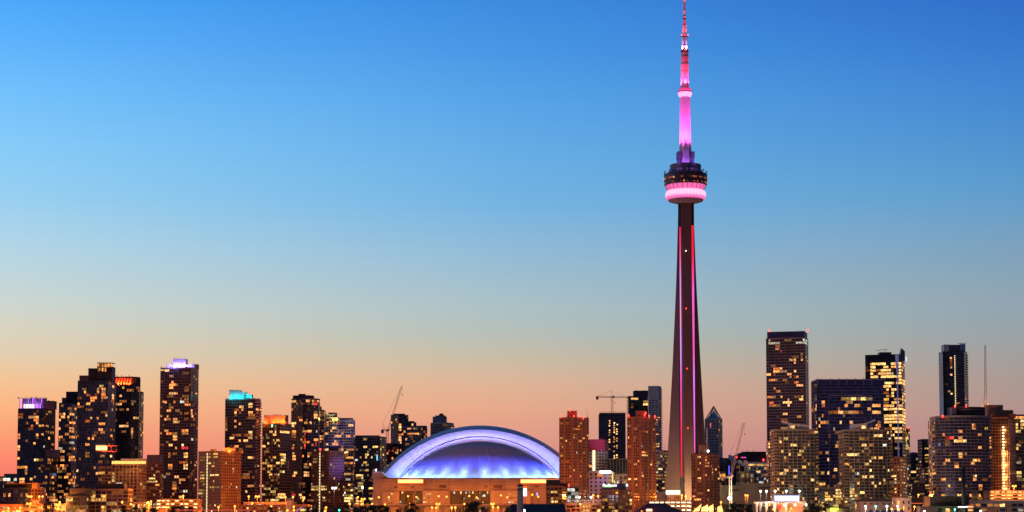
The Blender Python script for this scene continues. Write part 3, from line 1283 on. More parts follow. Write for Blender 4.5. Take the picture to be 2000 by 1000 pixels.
# stepped pair
t, zt, D = tower('condo_tower', 'dark stepped condo tower attached to the tall orange crowned one', 'tower', fpq(1905, 113, 138, 150, 10), 787, M_navy, G_navy, 2.9, 2.9, lit=.05, seed=13,
    rects=[(114, 799, 122, 803), (114, 818, 121, 823), (114, 835, 120, 839), (113, 849, 123, 854), (137, 808, 146, 813), (136, 824, 146, 829), (136, 834, 145, 843), (136, 849, 146, 854), (136, 860, 146, 865, 'W'), (134, 871, 145, 878),
           (118, 880, 126, 885), (118, 891, 126, 899), (134, 890, 143, 901), (118, 906, 126, 910), (118, 957, 125, 961), (133, 942, 140, 946)],
    roofs=[(121, 131, 777, M_navy, 3, 14, 'roof_step', None), (129, 151, 765, M_dark, 6, 14, 'roof_step', None)])
t, zt, D = tower('condo_tower', 'tallest dark stepped condo tower with an orange lit lantern on top', 'tower', fpq(1880, 149, 208, 224, 14), 743, M_navy, G_navy, 2.9, 2.8, lit=.025, seed=14, cap=100,
    rects=[(171, 744, 177, 748), (170, 749, 177, 753), (179, 744, 183, 748, 'd'), (189, 759, 193, 763), (198, 758, 208, 763), (189, 763, 193, 769), (198, 764, 205, 772), (198, 775, 209, 779), (164, 765, 169, 769), (170, 769, 176, 774),
           (177, 775, 184, 779), (184, 771, 188, 779), (177, 780, 183, 784), (170, 785, 176, 789), (149, 786, 156, 790), (150, 791, 162, 795, 'd'), (177, 796, 182, 805, 'd'), (189, 801, 207, 805), (197, 811, 207, 816), (188, 816, 193, 821),
           (177, 811, 182, 816, 'd'), (169, 822, 175, 827), (195, 827, 206, 832), (193, 826, 206, 832), (195, 843, 206, 847), (168, 863, 174, 869), (167, 881, 174, 895), (174, 897, 182, 901), (181, 912, 186, 917), (196, 891, 206, 895),
           (168, 923, 173, 928), (166, 942, 174, 947), (219, 752, 222, 760), (219, 768, 223, 787)],
    roofs=[(155, 172, 733.5, M_navy, 4, 16, 'roof_step', None), (172.5, 191, 719.5, M_dark, 6, 16, 'roof_step', None), (190, 219, 716, M_dark, 4, 16, 'lantern_base', None)])
zl = at(1000, 726, 1884).z
mb = MB()
X0, X1 = at(190, 715, 1883.5).x, at(219.6, 715, 1883.5).x
zlt = at(1000, 709, 1884).z
for i in range(11):
    x = X0 + (X1 - X0) * i / 10
    mb.box(x - .12, x + .12, 1883.2, 1883.6, zl, zlt)
for z in (zl, (zl + zlt) / 2 - .2, zlt - .3):
    mb.box(X0, X1, 1883.15, 1883.6, z, z + .35)
mb.box(X0, X1, 1883.2, 1898, zlt, zlt + .4)
ln = mb.build('lantern', [M_dark], t)
for i in range(10):
    for lo, hi in ((0, .5), (.5, 1)):
        if lo == 0 and i > 5:
            continue
        o = bpy.data.objects.new('lantern_pane', unit_window('w'))
        COL.objects.link(o)
        o.parent = ln
        z0_, z1_ = zl + (zlt - zl) * lo + .4, zl + (zlt - zl) * hi - .35
        o.location = Vector((X0 + (X1 - X0) * (i + .5) / 10, 1883.75, (z0_ + z1_) / 2)) - BASE[ln.name]
        o.scale = ((X1 - X0) / 10 - .3, .15, z1_ - z0_)
masts(t, 1886, [(194, 705.5, 709), (197, 706, 709), (201, 706, 709), (206, 706.5, 709), (213, 707, 709.5)], M_black)
# bright terrace sign box on its flank
mb = MB()
pa = at(187, 879, 1868)
pb = at(206, 869.5, 1868)
mb.box(pa.x, pb.x, 1868, 1876, pa.z, pb.z)
mb.build('lit_terrace_room', [emis('bright terrace room', (1, .6, .2), 2.3)], t)
mb = MB()
for y in (870.5, 882):
    p, q = at(187, y, 1867.5), at(228, y + .8, 1867.5)
    mb.box(p.x, q.x, 1867, 1876, p.z - .25, p.z + .25)
for x in (187, 196, 206, 217, 227):
    p, q = at(x, 882, 1867.2), at(x, 870.5, 1867.2)
    mb.box(p.x - .12, p.x + .12, 1867, 1867.3, p.z, q.z)
mb.build('terrace_rail', [surf('red terrace steel', (.5, .1, .06), .7)], t)
lamp('POINT', at(213, 876, 1862), 1.2e4, (1, .25, .1), t, .6)

# red crown
fpr = [(ux(222) * 2000, 2000), (ux(255) * 2000, 1998), (ux(263) * 2001, 2001), (ux(269.5) * 2006, 2006), (ux(271) * 2012, 2012), (ux(271.5) * 2030, 2030), (ux(222) * 2030, 2030)]
t, zt, D = tower('condo_tower', 'black condo tower with rounded corner and red lit slanted fins at its top', 'tower', fpr, 736, M_dark, G_black, 2.95, 3.0, lit=.03, seed=15, blank=[(222, 730, 258, 754), (222, 730, 275, 756)],
    rects=[(233, 757, 251, 761), (233, 773, 250, 777), (234, 782, 249, 786), (234, 787, 237, 791), (257, 758, 261, 766), (256, 773, 261, 776), (255, 783, 261, 791), (225, 796, 228, 801), (224, 821, 227, 825), (232, 830, 250, 834), (254, 835, 261, 854)], topglass=False)
mb = MB()
for k in range(6):
    x = 224 + k * 5.4
    p, q = at(x, 752.5, 1996.5), at(x + 3.0, 738, 1996.5)
    mb.hexa([(p.x, 1996.2, p.z), (p.x + 1.5, 1996.2, p.z), (p.x + 1.5, 1998, p.z), (p.x, 1998, p.z), (q.x, 1996.2, q.z), (q.x + 1.5, 1996.2, q.z), (q.x + 1.5, 1998, q.z), (q.x, 1998, q.z)])
mb.build('lit_fin', [surf('red painted fin', (.7, .2, .1), .6)], t, stuff=True)
mb = MB()
p, q = at(222, 753, 1995.5), at(254, 753, 1995.5)
for x in (225, 231, 237, 243, 249, 254):
    pp = at(x, 753.5, 1995)
    mb.box(pp.x - .4, pp.x + .4, 1994.6, 1995.4, pp.z - .3, pp.z + .3)
    lamp('SPOT', (pp.x, 1994.8, pp.z + .5), 2.2e4, (1, .08, .02), t, .3, (pp.x + .6, 1997, pp.z + 6), 100)
mb.build('crown_light', [M_dark], t)
beacon(t, 2000, [(228, 733.5), (238, 733), (252, 733.5)], M_black, .5)
tower('condo_tower', 'narrow balcony fringed tower just behind the red crowned one', 'tower', fpf(2040, 262, 272.5, 16), 765, M_dark, G_black, 2.95, 2.7, lit=.08, seed=16, rects=[(267, 803, 273, 811)], balc=[(0, .55, 1, 1.2)])

# far west low blocks
tower('office_block', 'low office block with one bright strip of windows at the edge of the skyline', 'office building', fpf(1980, -14, 34, 30), 931, M_grey, G_grey, 3.6, 3.5, lit=.05, seed=17, rects=[(6, 933, 20, 937, 'W'), (25, 933, 32, 937, 'W')],
      roofs=[(8, 31, 925.5, M_grey, 6, 12, 'plant_room', None)])
t, zt, D = tower('office_block', 'dark blue glass office block with a row of small lit windows', 'office building', fpf(1690, -12, 55, 26), 953, M_roof, G_navy, 3.4, 2.2, band=(.12, .06), mull=(.08, .06, 1), lit=.0, seed=18,
    rects=[(8, 965, 13, 969), (18, 965, 22, 969), (28, 965, 32, 969), (38, 965, 43, 969), (50, 965, 52, 969)], runs=1)
roof_box(t, D, zt, 7, 60, 946.5, M_dark, 4, 14, 'plant_room')
roof_box(t, D, zt, 62, 72, 944, M_brown, 3, 10, 'stair_tower')
mb = MB()
p, q = at(6, 944.5, 1692), at(74, 943, 1692)
mb.box(p.x, q.x, 1691.5, 1710, p.z - .4, p.z + .4)
mb.build('roof_canopy', [M_brick2], t)
tower('brick_block', 'small brown brick block lit by street lamps beside the dark blue glass one', 'apartment block', fpf(1700, 55.5, 80, 18), 953, M_brick, G_black, 3.2, 3.2, (.5, .3, .8), lit=.12, wk='y', seed=19)
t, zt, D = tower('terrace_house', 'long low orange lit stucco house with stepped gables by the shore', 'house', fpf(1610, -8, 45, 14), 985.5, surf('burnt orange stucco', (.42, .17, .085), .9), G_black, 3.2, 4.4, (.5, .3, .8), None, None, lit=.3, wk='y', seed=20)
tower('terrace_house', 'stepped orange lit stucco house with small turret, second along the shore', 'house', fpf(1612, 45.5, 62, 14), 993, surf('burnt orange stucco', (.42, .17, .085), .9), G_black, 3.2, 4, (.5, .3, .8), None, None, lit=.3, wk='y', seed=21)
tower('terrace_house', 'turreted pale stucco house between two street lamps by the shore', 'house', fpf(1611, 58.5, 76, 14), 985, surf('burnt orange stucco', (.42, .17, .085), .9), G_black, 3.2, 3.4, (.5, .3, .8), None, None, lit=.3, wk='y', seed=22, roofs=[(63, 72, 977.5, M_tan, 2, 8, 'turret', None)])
tower('glass_block', 'dark blue glass block with sloping stepped roof by the shore', 'apartment block', fpq(1640, 130, 170, 178, 8), 969, M_roof, G_navy, 3.1, 3, lit=.05, seed=23, wk='y',
      rects=[(133, 981, 138, 985), (140, 988, 147, 991), (134, 969, 141, 972), (130, 995, 170, 999, 'w')], roofs=[(136, 176, 954.5, M_navy, 3, 14, 'roof_step', None)])
t, zt, D = tower('midrise_block', 'midrise block of open concrete frames with dark roof box by the shore', 'apartment block', fpq(1650, 177, 251, 259, 6), 955.5, M_brown, G_navy, 3.2, 4.6, (.86, .12, .9), (.5, .5), (.5, .4, 1), lit=.09, wk='y', seed=24,
    rects=[(184, 978, 190, 981, 'W'), (184, 984, 190, 987, 'W'), (184, 990, 190, 994, 'W'), (177, 995, 181, 998), (202, 962, 206, 965), (224, 975, 226, 985)], roofs=[(191, 242, 944.5, M_dark, 5, 14, 'penthouse', None)])
t, zt, D = tower('hotel_block', 'cream framed hotel block with a row of bright orange roof lights', 'hotel', fpq(1760, 218, 268, 286, 10), 906, M_brown, G_brown, 3.2, 3.6, (.62, .15, .85), (.2, .15), (.6, .35, 1), lit=.07, wk='y', seed=25,
    rects=[(246, 946, 262, 951), (271, 947, 276, 951), (218, 925, 224, 945), (239, 916, 243, 920)], roofs=[(236, 284, 896, M_purple, 8, 10, 'plant_room', None)])
mb = MB()
for k in range(24):
    p = at(220 + 64 * k / 23, 902, 1757)
    mb.box(p.x - .45, p.x + .45, 1756, 1756.5, p.z - 2.0, p.z + .7)
mb.build('roof_light', [emis('orange roof light', (1, .42, .1), 2.6)], t, stuff=True)
for x in (226, 240, 254, 268, 280):
    lamp('POINT', at(x, 900, 1753), 5e3, (1, .45, .12), t, .5)
tower('condo_block', 'low balcony wing beside the orange roof lit hotel', 'apartment block', fpf(1765, 192, 217.5, 20), 912, M_brown, G_grey, 3.1, 3.4, (.86, .2, .9), (.35, .6), (.2, .3, 2), lit=.12, wk='y', seed=26)
tower('brick_tower', 'narrow brown brick tower with plain dark box on top beside the blue crowned tower', 'tower', fpf(1850, 286.5, 312, 20), 904, M_brick, G_grey, 3.2, 2.2, (.8, .35, .85), None, None, lit=.06, wk='y', seed=27,
      rects=[(291, 932, 303, 936), (290, 937, 309, 941), (291, 951, 307, 954, 'd')], roofs=[(287, 312, 888.5, M_purple, 1, 17, 'plant_room', None)])
tower('pavilion', 'small cream framed pavilion lit yellow behind dark shore trees', 'pavilion', fpf(1660, 258.5, 286.5, 12), 981, M_tan, G_green, 3.4, 2.4, (.72, .1, .9), (.4, .3), (.3, .3, 1), lit=.45, wk='y', seed=28)

# blue crown
t, zt, D = tower('condo_tower', 'tall plum condo tower with violet blue floodlit roof box', 'tower', fpq(1900, 311, 371, 385.5, 10), 718, M_purple, G_brown, 2.95, 2.9, (.86, .14, .92), (.35, .2), (.3, .22, 2), lit=.035, seed=31, cap=100,
    rects=[(313, 721, 331, 727, 'b'), (332, 734, 339, 738), (361, 740, 371, 745), (313, 745, 318, 750), (333, 745, 338, 749), (332, 750, 338, 761), (339, 750, 346, 755), (359, 762, 370, 766), (332, 768, 346, 772), (327, 773, 338, 777), (361, 773, 369, 777),
           (359, 778, 370, 783), (361, 784, 369, 788), (338, 784, 345, 789), (359, 790, 371, 794), (312, 796, 318, 800), (332, 796, 338, 800), (360, 806, 369, 811), (352, 807, 357, 811), (313, 812, 317, 817), (338, 818, 345, 822), (360, 818, 368, 822),
           (340, 824, 350, 828), (338, 817, 346, 827), (326, 845, 345, 850), (338, 850, 345, 859), (355, 840, 368, 850), (327, 868, 336, 872), (355, 873, 368, 877, 'r'), (336, 885, 346, 889), (359, 885, 369, 894, 'b'), (359, 904, 368, 915, 'b'), (349, 901, 368, 905),
           (327, 908, 336, 917), (335, 941, 343, 958), (349, 935, 355, 945), (328, 885, 334, 892), (336, 962, 342, 966), (359, 958, 367, 963, 'W')],
    band_mat=surf('plum slab edge', (.20, .13, .14), .8), balc=[(0, .25, .75, 1.3), (3, .0, .14, 1.3)])
M_crown = surf('white crown panel', (.4, .4, .46), .6, var=.08)
roof_box(t, D, zt, 325, 379, 711.5, M_crown, 5, 9, 'crown')
roof_box(t, D, zt, 338, 363, 701, M_crown, 4.2, 11, 'crown')
roof_box(t, D, zt, 372, 386, 711.5, M_purple, 14, 9, 'penthouse')
for x in (329, 340, 350, 360, 370):
    p = at(x, 716.5, D + 1.8)
    lamp('POINT', (p.x, p.y, zt + 1.8), 5.5e3 if x in (340, 350, 360) else 2.2e3, (.30, .22, 1), t, .4)
masts(t, D + 7, [(341, 698.5, 701), (347, 698, 701), (315, 714.5, 718), (378, 709, 711.5)], M_black)
# brick slabs with a lit stair
BR = [(387, 432, 471, 881, 404.6, 1800, 'wide brown brick slab block with glowing stair strip below the violet crowned tower', 41, 1), (607.5, 642, 672.5, 880.5, 624.6, 1950, 'narrower brown brick slab block with glowing stair strip near the stadium', 42, 0)]
for xl, xc, xr, yt, xs, Db, lab, sd, orange in BR:
    rr = [(391, 892, 396, 900), (398, 896, 402, 901), (408, 884, 413, 895), (415, 884, 420, 895), (421, 886, 425, 896), (408, 902, 413, 907), (416, 904, 420, 913), (408, 920, 413, 930), (391, 920, 401, 941), (408, 927, 428, 931), (405, 950, 429, 954), (391, 956, 400, 966)] if orange else \
         [(629, 889, 633, 895), (612, 896, 621, 907), (628, 918, 633, 930), (608, 949, 622, 960), (627, 949, 638, 960), (627, 972, 638, 982), (614, 968, 620, 972)]
    t, zt, D = tower('brick_slab_block', lab, 'apartment block', fpq(Db, xl, xc, xr, 40), yt, M_brick2 if orange else M_brick, G_brown, 2.9, 2.9, (.48, .28, .82), None, None, lit=.035, wk='y', seed=sd, rects=rr, runs=1, vmax=1.2,
                     blank=[(xs - 3, 885, xs + 3, 1000)])
    fp = fpq(Db, xl, xc, xr, 40)
    a, b_ = Vector(fp[3]), Vector(fp[0])
    d = (b_ - a).normalized()
    nv = Vector((d.y, -d.x))
    f0 = (xs - xl) / (xc - xl)
    q = a + d * ((b_ - a).length * f0)
    nfl = int((zt - 1.2 - GZ) / 2.9)
    for j in range(nfl):
        z = GZ + (j + .5) * (zt - 1.2 - GZ) / nfl
        o = bpy.data.objects.new('stair_window', unit_window('W'))
        MW = o.data
        if 'stair' not in UNIT:
            UNIT['stair'] = MW.copy()
            UNIT['stair'].materials[0] = emis('stair light', (1, .78, .42), 1.15)
        o.data = UNIT['stair']
        COL.objects.link(o)
        o.parent = t
        p = q + nv * .1
        o.location = (p.x - t.location.x, p.y - t.location.y, z - GZ)
        o.rotation_euler = (0, 0, math.atan2(d.y, d.x))
        o.scale = (1.5, .2, 2.2)
    if orange:
        roof_box(t, D, zt, 411, 420, 877.5, M_brick, 16, 8, 'lift_house')
        roof_box(t, D, zt, 436, 459, 875, M_brick2, 12, 10, 'plant_room')
        mb = MB()
        for x in (420.5, 425.5, 430.5, 436, 441):
            mb.ball(at(x, 881.3, D + 8), .7, 0, 4)
        mb.build('roof_lamp', [E_orange], t, stuff=True)
        for x in (424, 436, 448):
            lamp('POINT', at(x, 880, D + 7), 6e3, (1, .33, .06), t, .5)
    else:
        roof_box(t, D, zt, 642, 660, 873.5, M_dark, 14, 9, 'plant_room')
        beacon(t, D + 8, [(625.5, 877.5)], E_red, 1.0)
        masts(t, D + 8, [(625.5, 871, 878)], M_black)

# cyan crown
t, zt, D = tower('condo_tower', 'plum condo tower with cyan floodlit sloping roof crown', 'tower', fpq(1950, 438.5, 497, 508, 12), 778.5, M_purple, G_brown, 2.95, 3.0, (.88, .14, .92), (.22, .15), (.2, .15, 3), lit=.04, seed=33,
    rects=[(458, 785, 469, 789, 'b'), (485, 785, 496, 789, 'b'), (465, 791, 477, 795), (458, 796, 469, 801), (470, 797, 477, 802), (485, 790, 495, 796), (458, 802, 464, 812), (485, 802, 492, 807), (486, 808, 496, 818), (458, 819, 464, 823), (465, 824, 472, 829),
           (440, 814, 444, 833, 'd'), (438, 835, 444, 840), (458, 829, 464, 834), (466, 846, 472, 850), (485, 841, 494, 856), (465, 856, 471, 860), (457, 868, 464, 872), (485, 867, 494, 872), (464, 873, 475, 883), (465, 883, 476, 887), (486, 889, 493, 894),
           (486, 905, 491, 910), (475, 926, 487, 933), (485, 948, 495, 953)], balc=[(0, 0, 1, 1.1)], band_mat=surf('pinkish slab edge', (.3, .22, .26), .8))
for x0, x1, y in ((448, 455, 761.5), (455.5, 470, 762), (470.5, 481, 766), (477, 492, 770.5)):
    roof_box(t, D, zt, x0, x1, y, M_crown, 5 + (x0 > 470), 8, 'crown')
for x in (450, 458, 466, 474, 482, 489):
    p = at(x, 776, D + 2)
    lamp('POINT', (p.x, p.y, zt + 1.6), 1.3e3, (.0, .75, .8), t, .4)
masts(t, D + 8, [(455, 759.5, 762), (464, 760.5, 762), (479, 764, 767), (505, 776.5, 779)], M_black)
# orange crown
t, zt, D = tower('condo_tower', 'brown gridded condo tower with orange glowing roof box', 'tower', fpq(1950, 511.5, 546, 569, 22), 827, M_brown, G_brown, 2.95, 2.5, (.8, .14, .88), (.25, .2), (.2, .15, 1), lit=.12, wk='y', seed=34,
    rects=[(547, 840, 566, 848, 'b'), (545, 885, 558, 890), (548, 892, 557, 910), (543, 963, 557, 973, 'b'), (561, 898, 564, 918, 'd'), (545, 919, 556, 923)], skip_lit=lambda x, y: x > 545 and x < 575)
M_ocrown = surf('cream crown panel', (.62, .45, .36), .7, var=.1)
roof_box(t, D, zt, 516, 523, 811, M_ocrown, 6, 10, 'crown')
roof_box(t, D, zt, 524, 557, 811.3, M_ocrown, 10, 8, 'crown')
roof_box(t, D, zt, 557.5, 561, 811, M_dark, 9, 10, 'crown')
for x in (518, 533, 539, 545, 551, 556):
    p = at(x, 825.5, D + (3 if x < 520 else 6.5))
    lamp('POINT', (p.x, p.y, zt + 1.2), 2.6e3, (1, .14, .008), t, .4)
masts(t, D + 12, [(533, 808.5, 811), (537, 808, 811), (540, 808.5, 811), (543, 807.5, 811), (547, 808.5, 811)], M_black)
beacon(t, D - .3, [(531.5, 830)], emis('teal roof lamp', (.2, 1, .75), 3), .7)

# dark rounded tower
fpd = [(ux(x) * y, y) for x, y in ((568, 2012), (590, 2002), (600, 2000), (612, 2003), (621, 2010), (624, 2018), (624, 2038), (568, 2038))]
t, zt, D = tower('condo_tower', 'near black condo tower with rounded glazed corner above the narrower brick slab', 'tower', fpd, 778, M_dark, G_brown, 2.95, 2.8, (.9, .14, .92), (.25, .15), (.18, .15, 2), lit=.04, seed=35,
    rects=[(570, 779, 578, 785), (578, 787, 582, 791), (597, 779, 606, 785, 'b'), (609, 779, 622, 786), (589, 787, 606, 793, 'd'), (608, 787, 612, 793), (614, 788, 620, 794, 'r'), (570, 800, 578, 805), (613, 801, 620, 817), (585, 817, 591, 822), (569, 823, 577, 828, 'b'),
           (570, 840, 577, 856), (591, 840, 606, 845), (591, 851, 597, 856), (590, 863, 605, 867), (613, 857, 619, 863), (615, 863, 619, 870, 'r'), (612, 875, 618, 881), (568, 875, 576, 879), (595, 846, 598, 875, 'r'), (592, 908, 604, 913), (592, 918, 596, 932, 'b'), (598, 918, 604, 930),
           (571, 890, 577, 897), (573, 903, 578, 907), (590, 945, 596, 950), (569, 962, 576, 968, 'r'), (588, 970, 596, 977, 'b')],
    roofs=[(572, 611, 772.5, M_dark, 5, 14, 'plant_room', None), (583, 595, 769.5, M_dark, 7, 8, 'lift_house', None)], band_mat=surf('plum slab edge', (.20, .13, .14), .8))
masts(t, D + 10, [(597, 767.5, 772), (603, 769.5, 772)], M_black)
tower('condo_tower', 'slim stepped balcony tower joined to the near black rounded one', 'tower', fpf(2045, 623, 631.5, 20), 801, M_purple, G_brown, 2.95, 2.6, (.85, .14, .9), lit=.1, seed=36, balc=[(0, .3, 1, 1.2)], roofs=[(623, 627, 794, M_purple, 2, 8, 'roof_step', None)])
# white banded pair
t, zt, D = tower('condo_tower', 'white banded condo tower with blue tinted roof box and yellow roof lamp', 'tower', fpa(2060, 630.5, 660, 3, 22), 815, surf('lavender render', (.34, .29, .36), .8), G_navy, 3.0, 3.0, (.92, .05, .8), (.35, .35), (.15, .1, 2), lit=.06, seed=37,
    rects=[(631, 844, 641, 848, 'b'), (652, 849, 656, 854), (633, 875, 643, 880, 'b'), (634, 828, 642, 832), (650, 866, 655, 870)], roofs=[(631, 652, 809, surf('bluish panel', (.3, .34, .55), .6), 4, 12, 'penthouse', None), (641, 657, 806, M_navy, 7, 10, 'lift_house', None)])
mb = MB()
mb.ball(at(657.5, 819, 2057), 1.6, 0, 5)
mb.build('roof_lamp', [emis('yellow roof lamp', (1, .75, .05), 5)], t)
lamp('POINT', at(656, 818, 2053), 9e3, (1, .75, .1), t, .5)
t, zt, D = tower('condo_tower', 'broader white banded lavender condo tower beside the one with the yellow roof lamp', 'tower', fpq(2075, 657, 689, 692.5, 8), 820.5, surf('lavender render', (.34, .29, .36), .8), G_grey, 3.0, 3.3, (.9, .08, .78), (.45, .4), (.4, .3, 3), lit=.09, seed=38, wk='w',
    rects=[(658, 842, 664, 846), (673, 842, 687, 846), (658, 851, 665, 856, 'b'), (676, 877, 690, 883), (667, 876, 671, 881, 'b'), (673, 881, 679, 886, 'b'), (674, 890, 686, 896), (673, 903, 688, 909), (672, 955, 690, 961, 'y'), (672, 965, 690, 982, 'y'), (672, 925, 690, 929)],
    roofs=[(661, 688, 816.5, M_purple, 5, 14, 'penthouse', None)], skip_lit=lambda x, y: False)
# brown grid block next to the stadium
t, zt, D = tower('condo_block', 'wide brown gridded condo block touching the stadium arch', 'apartment block', fpq(2110, 691.5, 742, 754.5, 16), 853, M_purple, G_brown, 2.95, 2.7, (.86, .16, .9), (.28, .25), (.18, .12, 1), lit=.06, seed=39, wk='y',
    rects=[(729, 871, 740, 875), (741, 871, 745, 889), (706, 899, 718, 902), (723, 888, 728, 893), (696, 926, 711, 934), (715, 925, 719, 930), (697, 943, 710, 960), (728, 904, 737, 907), (746, 872, 750, 876), (706, 907, 711, 911)], band_mat=surf('mauve slab edge', (.3, .22, .25), .85), roofs=[(694, 740, 850.5, M_dark, 6, 14, 'plant_room', None)])
mb = MB()
p = at(736.5, 888, 2108)
mb.box(p.x - .5, p.x + .5, 2107.5, 2108, p.z - 6.4, p.z)
mb.build('light_strip', [emis('cyan strip', (.2, .6, 1), 2)], t)
tower('condo_block', 'low dark block with red lit column behind the stadium arch', 'apartment block', fpf(2200, 752, 768, 18), 866, M_brown, G_black, 3, 2.6, lit=.06, seed=40, rects=[(768, 871, 773, 890, 'r')])
t, zt, D = tower('condo_tower', 'dark slab tower behind the luffing crane and stadium', 'tower', fpq(2200, 763, 778, 797, 40), 810, M_navy, G_navy, 3, 2.8, lit=.04, seed=43, rects=[(778, 828, 783, 842, 'b'), (778, 845, 783, 860), (768, 809, 775, 812)], roofs=[(768, 790, 808, M_dark, 14, 10, 'plant_room', None)])
tower('condo_tower', 'slim navy tower between dark slab and stepped block above the stadium', 'tower', fpf(2215, 796, 811, 20), 825, M_navy, G_navy, 3, 3, lit=.06, seed=44, roofs=[(798, 808, 822.5, M_navy, 4, 10, 'plant_room', None)])
tower('condo_tower', 'banded navy block with lit top floor peeking over the stadium arch', 'tower', fpq(2190, 784, 818, 834, 25), 833, M_grey, G_navy, 3, 3, lit=.07, seed=45, rects=[(803, 843, 818, 848, 'b'), (797, 847, 804, 850)], roofs=[(806, 833, 831.5, M_navy, 12, 12, 'plant_room', None)], balc=[(3, .3, 1, 1.0)])
t, zt, D = tower('condo_tower', 'pale balconied tower with domed roof drum above the stadium arch', 'tower', fpq(2300, 841, 873, 886, 20), 825.5, M_pale, G_grey, 3.1, 3.0, (.8, .12, .85), (.35, .4), (.5, .3, 2), lit=.02, seed=46, balc=[(3, 0, .25, 1.5), (0, .5, 1, 1.5)],
    roofs=[(845, 872, 814, surf('blue grey panel', (.22, .25, .32), .6), 8, 14, 'plant_room', None), (850, 870, 811.5, surf('blue grey panel', (.22, .25, .32), .6), 10, 10, 'plant_room', None)])
mb = MB()
c = at(862, 811.5, 2316)
mb.lathe(c.x, 2316, [(3.2, c.z - .5), (3.0, c.z + 1), (2.1, c.z + 2.2), (.3, c.z + 2.8)], 16)
mb.build('roof_dome', [M_navy], t, True)

# ---- east of the stadium
def brick_condo(xl, xc, xr, yt, Db, lab, sd, rects, rf):
    t, zt, D = tower('brick_apartment_tower', lab, 'tower', fpq(Db, xl, xc, xr, 32), yt, M_brick, G_black, 2.85, 2.6, (.56, .25, .76), (.12, .08), (.5, .25, 4), lit=.04, wk='w', seed=sd, rects=rects, runs=2, vmax=1.2, skip=4)
    for q in rf:
        roof_box(t, D, zt, *q)
    return t, zt, D


t, zt, D = brick_condo(1093, 1123.5, 1150.5, 815, 1800, 'red brick apartment tower right beside the stadium dome', 51,
    [(1105, 824, 1112, 827), (1115, 836, 1135, 841), (1115, 848, 1129, 851), (1117, 855, 1129, 859), (1115, 861, 1137, 866), (1116, 885, 1124, 890), (1098, 898, 1112, 902), (1102, 934, 1112, 939), (1117, 935, 1121, 938), (1131, 929, 1138, 932)],
    [(1108.5, 1127, 802.5, M_brick, 12, 10, 'lift_house')])
beacon(t, D + 8, [(1096, 812), (1113, 800), (1121, 812.5), (1131, 814), (1139, 815.5)], E_red, .8)
masts(t, D + 12, [(1107, 806, 815), (1147, 800, 815)], M_black)
for x in (1112, 1122, 1131):
    lamp('POINT', at(x, 811.5, D + 5), 9e2, (1, .05, .03), t, .4)
t, zt, D = brick_condo(1226, 1253, 1282, 814, 1790, 'red brick apartment tower with red roof lights beside the grey white high-rise', 52,
    [(1233, 828, 1238, 833), (1248, 842, 1267, 846), (1225, 853, 1230, 858, 'b'), (1235, 853, 1246, 858), (1248, 878, 1268, 890), (1237, 902, 1246, 907), (1236, 923, 1239, 926), (1248, 922, 1256, 926), (1240, 946, 1245, 950), (1248, 951, 1258, 957)],
    [(1243, 1262, 802.5, M_brick, 12, 10, 'lift_house')])
beacon(t, D + 6, [(1228, 811), (1259, 810), (1268, 812), (1279, 813), (1261, 806)], E_red, .8)
for x in (1258, 1265, 1277):
    lamp('POINT', at(x, 809, D + 4), 9e2, (1, .05, .03), t, .4)
t, zt, D = brick_condo(1351, 1381, 1405.5, 887, 1780, 'shorter red brick apartment tower in front of the tall tower foot', 53,
    [(1376, 888, 1382, 895), (1376, 902, 1386, 906), (1376, 907, 1387, 912), (1361, 933, 1371, 943), (1361, 952, 1371, 956), (1364, 963, 1372, 968), (1361, 974, 1371, 981), (1355, 935, 1358, 940)],
    [(1367, 1384, 869.5, M_brick, 12, 10, 'lift_house')])
mb = MB()
mb.ball(at(1383, 881, D + 8), 1.0, 0, 4)
mb.build('roof_lamp', [E_whitelamp], t)

t, zt, D = tower('apartment_block', 'dark block with balconied brick corners and flat dark penthouse below the stadium screen', 'apartment block', fpq(1700, 1067, 1098, 1108, 14), 949, M_brick, G_black, 3.1, 3.4, (.7, .2, .85), (.4, .25), (.4, .2, 2), lit=.07, wk='y', seed=54,
    rects=[(1072, 972, 1080, 977), (1085, 977, 1093, 980, 'b'), (1096, 957, 1104, 960)], balc=[(3, 0, .22, 1.4), (3, .74, 1, 1.4)], roofs=[(1067, 1094, 937, M_dark, 3, 14, 'penthouse', None), (1090, 1110, 944, M_dark, 6, 10, 'penthouse', None)])
beacon(t, 1702, [(1111, 947)], E_red, .8)
tower('glass_block', 'small greenish glass block with bright white windows beneath the brick tower', 'apartment block', fpf(1740, 1108, 1130, 18), 951, M_grey, G_green, 3.2, 3.0, lit=.14, wk='W', seed=55, rects=[(1115, 958, 1119, 966, 'W'), (1122, 958, 1129, 966, 'W')])
t, zt, D = tower('brick_terrace_block', 'long low brick block with balconies and roof terrace trellis by the shore', 'apartment block', fpf(1660, 1105, 1174, 20), 983, M_brick, G_black, 3.3, 4.2, (.6, .2, .85), (.3, .2), (.6, .3, 2), lit=.16, wk='y', seed=56, balc=[(0, .2, .42, 1.6), (0, .66, .86, 1.6)])
mb = MB()
for k in range(18):
    p = at(1107 + 66 * k / 17, 979, 1661)
    mb.box(p.x - .12, p.x + .12, 1660.5, 1660.8, p.z - 2.2, p.z + .8)
p, q = at(1106, 977.5, 1661), at(1174, 977.5, 1661)
mb.box(p.x, q.x, 1660.4, 1660.9, p.z, p.z + .25)
tr_ = mb.build('terrace_rail', [M_pale], t)
